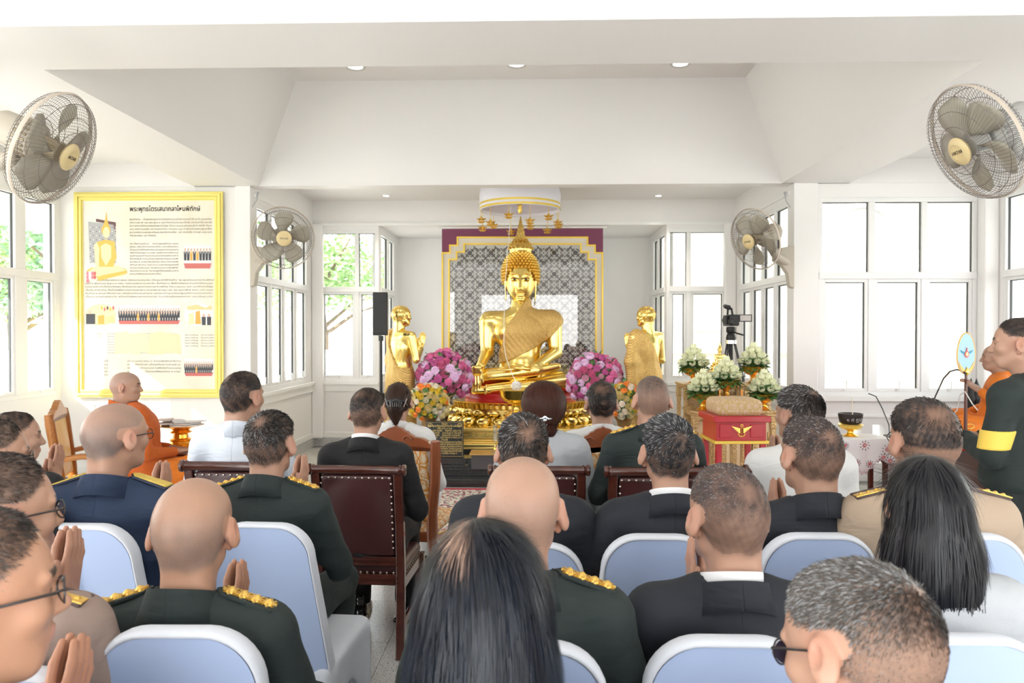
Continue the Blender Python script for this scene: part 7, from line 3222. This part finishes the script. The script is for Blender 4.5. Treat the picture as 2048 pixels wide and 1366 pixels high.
q.tube([(.010 * math.cos(t), -.010, zc_ + .042 + .010 * math.sin(t)) for t in [k * PI / 5 for k in range(10)]], .003, 5, closed=True)
q.tube([(-.016, -.010, zc_ + .022), (.016, -.010, zc_ + .022)], .003, 5)
ob('anchor_emblem', q, M_GOLD, bdy)
f = Field((-W2 - .05, -.05, -.03), (W2 + .05, D2 + .05, .22), .011)
f.box((0, D2 / 2, .062), (W2 - .015, D2 / 2, .070), .05, 0)
f.ell((0, D2 / 2, .075), (W2 * .95, D2 * .46, .065), .03)
V, Q = f.nets()
cu_ = link('brocade_cushion', np_mesh(V, Q), M_DAM2, None, loc=(rdt.location.x, 6.1, H2), rot=(0, 0, .05), fix=False)
tag(cu_, 'gold brocade cushion lying on the red chest', 'cushion')

# video camera on its tripod
cp = P(1462, 640, 8.9)
cmr = empty('video_camera', (cp.x, 8.9, cp.z), 0, 'black video camera with fold-out screen on the tripod in the bay', 'camera')
q = MB()
q.bb(-.055, .055, -.16, .16, -.07, .06)
q.cyl((0, .16, 0), (0, .26, 0), .045, n=16)
ob('body', q, M_BLACK, cmr, bevel=.012)
q = MB()
q.tube([(-.01, .12, .06), (-.01, .10, .13), (-.01, -.06, .13), (-.01, -.10, .06)], .012, 8)
q.cyl((-.03, -.02, .15), (-.03, .16, .17), .024, n=12)
q.cyl((-.09, -.06, .16), (-.05, -.06, .14), .022, n=12)
ob('handle', q, M_BLACK, cmr, smooth=50)
q = MB()
q.box((.14, -.10, .02), (.15, .012, .085))
sc_ = ob('screen', q, M_BLACK, cmr, bevel=.003)
q = MB()
q.box((.14, -.107, .02), (.125, .004, .065))
ob('display', q, mat('pale_display', (.60, .56, .54), .3), sc_)
q = MB()
q.box((-.07, -.02, 0), (.03, .14, .10))
q.cyl((-.04, -.12, -.02), (-.04, -.20, -.02), .035, n=12)
ob('grip', q, M_BLACK, cmr, bevel=.01)
tr = empty('tripod', (cp.x, 8.9, 0), 0, 'black camera tripod with three twin-tube legs in the bay right of the altar', 'tripod')
zt2 = cp.z - .078
q = MB()
q.lathe([(.05, zt2 - .16), (.06, zt2 - .14), (.05, zt2 - .10), (.04, zt2 - .08), (.055, zt2 - .06), (.055, zt2 - .01), (.03, zt2)], 16)
q.tube([(.0, -.03, zt2 - .06), (.10, -.16, zt2 - .10)], .010, 6)
q.cyl((0, 0, zt2 - .55), (0, 0, zt2 - .15), .03, .02, n=10)
ob('head', q, M_BLACK, tr, smooth=40)
q = MB()
q.lathe([(.066, zt2 - .20), (.066, zt2 - .16)], 16)
ob('bowl_ring', q, M_CHROME, tr, smooth=40)
for k in range(3):
    a_ = -.5 + k * 2.094
    q = MB()
    for s in (-.018, .018):
        o_ = Vector((-math.sin(a_), math.cos(a_), 0)) * s
        q.tube([Vector((.04 * math.cos(a_), .04 * math.sin(a_), zt2 - .18)) + o_, Vector((.40 * math.cos(a_), .40 * math.sin(a_), .02)) + o_], .011, 6)
    q.box((.22 * math.cos(a_), .22 * math.sin(a_), (zt2 - .18) * .5), (.06, .06, .04))
    ob('leg', q, M_BLACK, tr)

# ------------------------------------------------------------------ little table with embroidered cloth and alms bowl
tb_ = P(1712, 872, 7.0)
tbl = empty('side_table', (tb_.x, 7.0, 0), .1, 'small dark wooden table under the white embroidered cloth', 'table')
q = MB()
q.bb(-.24, .24, -.15, .15, tb_.z - .03, tb_.z - .005)
ob('top', q, M_ROSEW, tbl)
for sx in (-.21, .21):
    for sy in (-.12, .12):
        q = MB()
        q.bb(sx - .018, sx + .018, sy - .018, sy + .018, 0, tb_.z - .03)
        ob('leg', q, M_ROSEW, tbl)
M_EMB = mat('embroidered_cloth', (.82, .80, .80), .8, var=(3, .2, (.74, .72, .74)))
q = MB()
rows = []
NU, NV = 48, 12
for i in range(NV + 1):
    row = []
    for k in range(NU):
        a_ = 2 * PI * k / NU
        t = i / NV
        cx_, cy_ = math.cos(a_), math.sin(a_)
        m_ = max(abs(cx_) / .26, abs(cy_) / .17)
        ex, ey = cx_ / m_, cy_ / m_
        if t < .4:
            u = t / .4
            row.append((ex * u, ey * u, 0))
        else:
            u = (t - .4) / .6
            fl_ = 1 + .10 * u + .05 * u * math.sin(a_ * 9)
            hang = .26 + .06 * math.cos(a_ * 4 + .6) + .012 * math.cos(a_ * 48 / 2)
            row.append((ex * fl_, ey * fl_, -u * hang))
    rows.append(row)
q.grid(rows, wrap=True)
clo = ob('table_cloth', q, M_EMB, None, smooth=60, solid=.002, loc=(tb_.x, 7.0, tb_.z), rot=(0, 0, .1))
tag(clo, 'white cloth embroidered with red roses and scalloped edge on the small table', 'tablecloth')
em_r, em_g = MB(), MB()
for (x, z, r_) in ((-.02, -.06, .022), (.19, -.10, .024), (.15, -.17, .020), (.21, -.20, .022), (-.20, -.19, .018), (.02, -.225, .016), (-.10, -.215, .016), (-.2, -.06, .014)):
    y = -.182 - .022 * (-z / .26)
    em_r.tube([(x + r_ * math.cos(t) * (1 - t / 16), y, z + r_ * math.sin(t) * (1 - t / 16)) for t in [k * .8 for k in range(16)]], .0028, 4)
    for k in range(9):
        a_ = k * .7
        em_g.box((x + r_ * 1.9 * math.cos(a_), y, z + r_ * 1.7 * math.sin(a_)), (.014, .003, .005), (0, -a_, 0))
o = ob('embroidery', em_r, mat('red_thread', (.60, .10, .12), .8), clo)
o['kind'] = 'stuff'
o = ob('leaf_embroidery', em_g, mat('dark_thread', (.10, .08, .09), .8), clo)
o['kind'] = 'stuff'
gb = pedestal_bowl((tb_.x - .06, 6.98, tb_.z + .002), .115, 'small gold pedestal tray under the black alms bowl', 'tray')
gb.scale = (.15, .15, .098)
ab = empty('alms_bowl', (tb_.x - .06, 6.98, tb_.z + .112), 0, 'black lacquered bowl with white Thai letters and a thin incense candle', 'bowl')
q = MB()
q.lathe([(.07, 0), (.095, .02), (.105, .07), (.108, .10), (.100, .10), (.09, .05), (.02, .03)], 28, capt=True)
ob('body', q, mat('dark_lacquer', (.035, .03, .028), .4), ab, smooth=40)
me = text_mesh('๑ ศ ฏาส', .045, 'CENTER', .0008)
for v in me.vertices:
    a_ = v.co.x / .108
    v.co = (.109 * math.sin(a_), -.109 * math.cos(a_), .035 + v.co.y)
link('lettering', me, mat('print_white'), ab, fix=False)
q = MB()
q.cyl((.02, 0, .04), (.015, 0, .24), .004, n=6)
ob('incense_stick', q, mat('pale_wax', (.85, .78, .60), .6), ab)

# ------------------------------------------------------------------ monks' platform with tea sets
pz = .70
plf = empty('platform', (0, 0, 0), 0, 'brown wooden platform with stone top at the right, under the tea sets', 'platform')
e0, e1 = P(1893, 881, 6.6), P(2055, 928, 5.3)
M_PLB = mat('brown_laminate', (.085, .045, .035), .45)
q = MB()
x0_, x1_ = e0.x, e1.x
fa, fb = Vector((3.58, 6.62, 0)), Vector((3.42, 5.0, 0))
q.prism([(fa.x, fa.y), (fb.x, fb.y), (WXR - .05, fb.y), (WXR - .05, fa.y)], (0, 0, .0), (1, 0, 0), (0, 1, 0), (0, 0, pz - .03))
ob('body', q, M_PLB, plf, bevel=.004)
q = MB()
q.prism([(fa.x - .03, fa.y), (fb.x - .03, fb.y - .03), (WXR - .04, fb.y - .03), (WXR - .04, fa.y)], (0, 0, pz - .03), (1, 0, 0), (0, 1, 0), (0, 0, .03))
ob('top', q, mat('mottled_stone_top', (.34, .29, .26), .35, var=(60, .6, (.5, .45, .4))), plf, bevel=.003)
q = MB()
q.prism([(fa.x - .008, fa.y - .35), (fb.x - .008, fb.y + .1), (fb.x + .01, fb.y + .1), (fa.x + .01, fa.y - .35)], (0, 0, pz - .22), (1, 0, 0), (0, 1, 0), (0, 0, .05))
ob('slot', q, M_BLACK, plf)
tea_n = 0
for (px, py, Y, lab) in ((1905, 868, 6.35, 'brass tray with two tea glasses nearest the monk robe'), (1945, 880, 5.95, 'brass tray with two tea glasses beside the soldier elbow')):
    c = P(px, py, Y)
    t_ = empty('tea_tray', (c.x, Y, pz + .001), 0, lab, 'tray', 'tea trays on the platform')
    q = MB()
    q.lathe([(.12, .012), (.14, .020), (.145, .028), (.135, .026), (.10, .018)], 26)
    for k in range(3):
        q.cyl((.09 * math.cos(k * 2.1), .09 * math.sin(k * 2.1), 0), (.09 * math.cos(k * 2.1), .09 * math.sin(k * 2.1), .014), .012, n=8)
    ob('tray', q, M_GOLD, t_, smooth=40)
    q = MB()
    q.cyl((0, .03, .02), (0, .03, .17), .004, n=6)
    q.tube([(.030 * math.cos(k * PI / 6), .03, .19 + .018 * math.sin(k * PI / 6)) for k in range(12)], .004, 5, closed=True)
    ob('handle', q, M_GOLD, t_)
    for j, (x, m_) in enumerate(((-.06, mat('tea_red', (.35, .05, .03), .15)), (.06, mat('tea_pink', (.62, .20, .42), .15)))):
        g_ = empty('tea_glass', (c.x + x, Y - .02, pz + .022), 0, 'lidded glass of %s tea on the %s' % (('red', 'pink')[j], lab.replace(' with two tea glasses', '')), 'glass', 'lidded tea glasses')
        q = MB()
        q.cyl((0, 0, .003), (0, 0, .055), .036, n=20)
        ob('drink', q, m_, g_, smooth=40)
        q = MB()
        q.lathe([(.038, 0), (.040, .08)], 20, capt=False)
        ob('glass', q, glass_mat('clear_glass'), g_, smooth=40)
        q = MB()
        q.lathe([(.043, .08), (.043, .086), (.02, .094), (.006, .100), (.006, .11), (.014, .125), (.002, .13)], 18)
        ob('lid', q, mat('pale_gold_lid', (.85, .68, .42), .25, .7), g_, smooth=40)
q = MB()
c = P(2010, 903, 5.6)
q.add([(c.x - .22, 5.45, 0), (c.x + .10, 5.40, 0), (c.x + .16, 5.66, 0), (c.x + .05, 5.80, .035), (c.x - .16, 5.72, 0)], [(0, 1, 2, 3, 4)])
tag(ob('place_mat', q, mat('magenta_cloth', (.55, .08, .30), .7), loc=(0, 0, pz + .003), solid=.002), 'magenta cloth mat on the platform beside the soldier', 'mat')
# dark finials of the railing outside the corner window, and the ceremonial fan
for k, px in enumerate((1942, 1953)):
    c = P(px, 775, 7.9)
    q = MB()
    q.lathe([(.05, -(c.z - .05)), (.05, -.70), (.03, -.66), (.035, -.1), (.05, -.06), (.03, -.02), (.045, .02), (.03, .07), (.012, .11), (.001, .15)], 12)
    q.V = [(v[0], v[1], v[2]) for v in q.V]
    o = ob('finial_post', q, M_BLACK, loc=(c.x, 7.9, c.z - .05), smooth=50)
    tag(o, 'black turned post with pointed finial behind the monk, %s of the two' % ('left' if k == 0 else 'right'), 'post')
fc = P(1932, 707, 5.75)
tf = empty('ceremonial_fan', (fc.x, 5.75, fc.z), .2, 'pale blue oval ceremonial fan with winged anchor emblem held by the monk', 'fan')
rx_, rz_ = .078, .158
out = [(rx_ * (1 - .10 * math.sin(t)) * math.cos(t), rz_ * math.sin(t)) for t in [2 * PI * k / 40 for k in range(40)]]
q = MB()
q.prism([(x * .93, z * .965) for x, z in out], (0, -.004, 0), (1, 0, 0), (0, 0, 1), (0, .008, 0))
ob('face', q, mat('pale_blue_silk', (.36, .58, .72), .5), tf)
q = MB()
q.tube([(x * .97, 0, z * .98) for x, z in out], .006, 6, closed=True)
for s in (-1, 1):
    for k in range(6):
        q.lathe([(.012 - .001 * k, -.006), (.001, -.009)], 6, (s * (.016 + .009 * k), 0, -.135 + .010 * k * k * .45), rot=(0, 0, 0))
    q.prism([(s * .008, -.150), (s * .050, -.115), (s * .064, -.06), (s * .040, -.10), (s * .012, -.125)], (0, -.007, 0), (1, 0, 0), (0, 0, 1), (0, .003, 0))
ob('gold_edge', q, mat('ochre_embroidery', (.78, .48, .14), .5, .2), tf, smooth=40)
q = MB()
for s in (-1, 1):
    q.prism([(s * .010, .008), (s * .055, .026), (s * .040, .006), (s * .012, -.006)], (0, -.008, 0), (1, 0, 0), (0, 0, 1), (0, .003, 0))
e1_ = ob('wing_emblem', q, mat('teal_print', (.02, .25, .38), .5), tf)
q = MB()
q.prism(circ(0, -.006, .019, .026, 14), (0, -.009, 0), (1, 0, 0), (0, 0, 1), (0, .003, 0))
q.tube([(0, -.009, .018), (0, -.009, .044)], .004, 5)
ob('anchor_emblem', q, mat('coral_print', (.70, .12, .12), .5), tf)
q = MB()
q.prism(circ(0, -.005, .008, .014, 10), (0, -.012, 0), (1, 0, 0), (0, 0, 1), (0, .003, 0))
q.lathe([(.004, -.17), (.012, -.155), (.014, -.135), (.008, -.115), (.001, -.10)], 8, (0, -.010, 0))
ob('gold_boss', q, M_GOLD, tf, smooth=50)
q = MB()
q.lathe([(.010, -.16), (.009, -.19), (.014, -.20), (.009, -.21), (.012, -.24), (.010, -.30), (.013, -.55), (.012, -.70)], 12)
ob('handle', q, M_ROSEW, tf, smooth=50)

# cables from the window and the thread
q = MB()
q.tube([P(1737, 787, 8.2), P(1752, 793, 8.1), P(1765, 818, 8.0), (P(1778, 850, 7.6)), P(1779, 868, 7.4), P(1778, 874, 7.3), P(1792, 865, 7.2), P(1810, 858, 7.0)], .006, 6)
tag(ob('cable', q, mat('dark_cable', (.06, .06, .06), .5), smooth=60), 'thin dark cable drooping from the right-wing window sill behind the stout man', 'cable')
q = MB()
q.tube([P(1862, 812, 6.2), P(1872, 790, 6.1), P(1887, 757, 6.0), P(1900, 743, 5.9), P(1914, 739, 5.82), P(1928, 744, 5.74), P(1932, 752, 5.72)], .006, 6)
tag(ob('microphone_arm', q, mat('dark_cable'), smooth=60), 'thin bent microphone gooseneck rising to the pale blue fan', 'microphone')
q = MB()
q.tube([P(1893, 828, 6.0), P(1905, 832, 6.0), P(1914, 820, 5.9), P(1920, 790, 5.8), P(1930, 783, 5.7), P(1945, 808, 5.4), P(1955, 820, 5.0)], .004, 6)
tag(ob('sacred_thread', q, mat('white_cotton'), smooth=60), 'thin white thread passing through the hand of the monk at right', 'thread')

# ------------------------------------------------------------------ left: monk's gilt chair, tray of books
gc = carved_chair(mat('gold_velvet', (.70, .45, .12), .5), mat('gilt_brown_wood', (.34, .13, .03), .3, .3, bump=(60, .5)), 'gilt_armchair')
mp = P(212, 800, 6.05)
gc.location = (mp.x - .12, 5.72, 0)
gc.rotation_euler = (0, 0, -1.2)
gc.scale = (1.05, 1.0, P(180, 803, 5.75).z / 1.07)
tag(gc, 'carved gilt armchair of the left monk, seen behind the bald navy officer', 'chair')
gc['group'] = 'gilt chairs'
for s in (-1, 1):
    q = MB()
    q.tube([(s * .25, -.02, .66), (s * .29, .15, .69), (s * .30, .38, .68), (s * .29, .45, .62), (s * .28, .42, .43)], [.020, .022, .024, .026, .020], 8)
    ob('armrest', q, mat('gilt_brown_wood'), gc, smooth=50)
bt = P(362, 896, 6.2)
q = MB()
ltb = empty('low_table', (bt.x, 6.2, 0), 0, 'small white marble-topped table under the gold pedestal tray at left', 'table')
q.bb(-.22, .22, -.16, .16, bt.z - .03, bt.z)
ob('top', q, M_TRIM, ltb, bevel=.005)
for sx in (-.18, .18):
    for sy in (-.12, .12):
        q = MB()
        q.tube([(sx, sy, bt.z - .03), (sx * 1.1, sy * 1.1, .2), (sx, sy, 0)], [.02, .014, .018], 8)
        ob('leg', q, M_GOLDP, ltb, smooth=50)
gt = empty('pedestal_tray', (bt.x, 6.2, bt.z + .001), 0, 'tall gold pedestal tray stacked with wrapped booklets beside the seated monk', 'tray')
q = MB()
hh = P(362, 850, 6.2).z - bt.z
q.lathe([(r_, z_ * hh / .2) for r_, z_ in ((.13, 0), (.125, .02), (.09, .04), (.08, .06), (.095, .075), (.06, .09), (.055, .12), (.09, .14), (.06, .155), (.10, .175), (.17, .19), (.19, .20))], 28)
ob('body', q, M_AMB, gt, smooth=40)
rs = random.Random(5)
for k in range(10):
    x, y, z = (-.11, -.01, .11)[k % 3] + rs.uniform(-.02, .02), rs.uniform(-.05, .05), bt.z + hh + .006 + .014 * (k // 3)
    q = MB()
    q.box((0, 0, 0), (.11, .15, .010))
    bk = ob('booklet', q, mat('booklet_cover_%d' % (k % 3), ((.62, .50, .48), (.50, .50, .52), (.70, .66, .64))[k % 3], .4), loc=(x + bt.x, 6.2 + y, z), rot=(rs.uniform(-.02, .02), rs.uniform(-.02, .02), rs.uniform(-.7, .7)))
    tag(bk, 'plastic-wrapped booklet on the gold pedestal tray, %s pile, %s' % (('left', 'middle', 'right')[k % 3], ('bottom', 'second', 'third', 'top')[k // 3]), 'booklet', 'booklets on the pedestal tray')
    q = MB()
    q.box((0, 0, -.001), (.106, .154, .007))
    ob('pages', q, mat('print_white'), bk)

# phone in the stout man's hand, clips in the women's hair
pw_ = P(1900, 893, 2.42)
q = MB()
q.box((0, 0, 0), (.008, .066, .120))
ph = ob('phone', q, mat('phone_glass', (.02, .025, .035), .1), loc=(pw_.x, 2.42, pw_.z), rot=(.25, .12, -.48), bevel=.004)
tag(ph, 'phone in brown leather case held to the ear of the stout man in tan', 'phone')
q = MB()
q.box((.008, 0, 0), (.007, .072, .128))
ob('leather_case', q, mat('tan_leather', (.40, .14, .06), .5), ph, bevel=.004)


def on_hair(px, py, Y):
    return P(px, py, Y)


c = P(1090, 838, 3.80)
q = MB()
for (dx, dz, r_) in ((-.040, .004, .008), (-.026, .002, .010), (-.012, .004, .012), (0, .010, .016), (0, -.008, .014), (.012, .004, .012), (.026, .0, .010), (.038, .002, .007)):
    q.lathe([(r_, 0), (r_ * .8, .006), (.001, .009)], 8, (dx, 0, dz), rot=(PI / 2, 0, 0))
q.V = [(v[0] * .8, v[1], v[2] * .75) for v in q.V]
tag(ob('hair_clip', q, mat('silver_crystal', (.62, .66, .72), .2, .9), loc=(c.x, 3.80, c.z)), 'silver flower hair clip on the brown chignon', 'hair clip')
c = P(794, 806, 4.50)
cl_ = empty('hair_claw', (c.x, 4.475, c.z), 0, 'black claw clip with silver bars and crystals in the ponytail', 'hair clip')
q = MB()
q.tube([(-.062, .02, -.02), (-.045, -.0, .012), (0, -.012, .022), (.045, 0, .012), (.062, .02, -.02)], [.006, .010, .012, .010, .006], 8)
for k in range(6):
    q.tube([(-.035 + .014 * k, -.008, .018), (-.03 + .012 * k, -.016, -.02)], .004, 5)
ob('claw', q, mat('black_plastic', (.01, .01, .01), .15), cl_, smooth=50)
for s in (-1, 1):
    q = MB()
    q.box((s * .056, -.006, .005), (.006, .006, .055), (0, s * .35, 0))
    ob('silver_bar', q, mat('silver_crystal'), cl_)
q = MB()
for k in range(9):
    q.lathe([(.003, 0), (.001, .003)], 6, (-.036 + .009 * k, -.020, .018 - .003 * abs(k - 4)), rot=(PI / 2, 0, 0))
ob('crystals', q, mat('silver_crystal'), cl_)
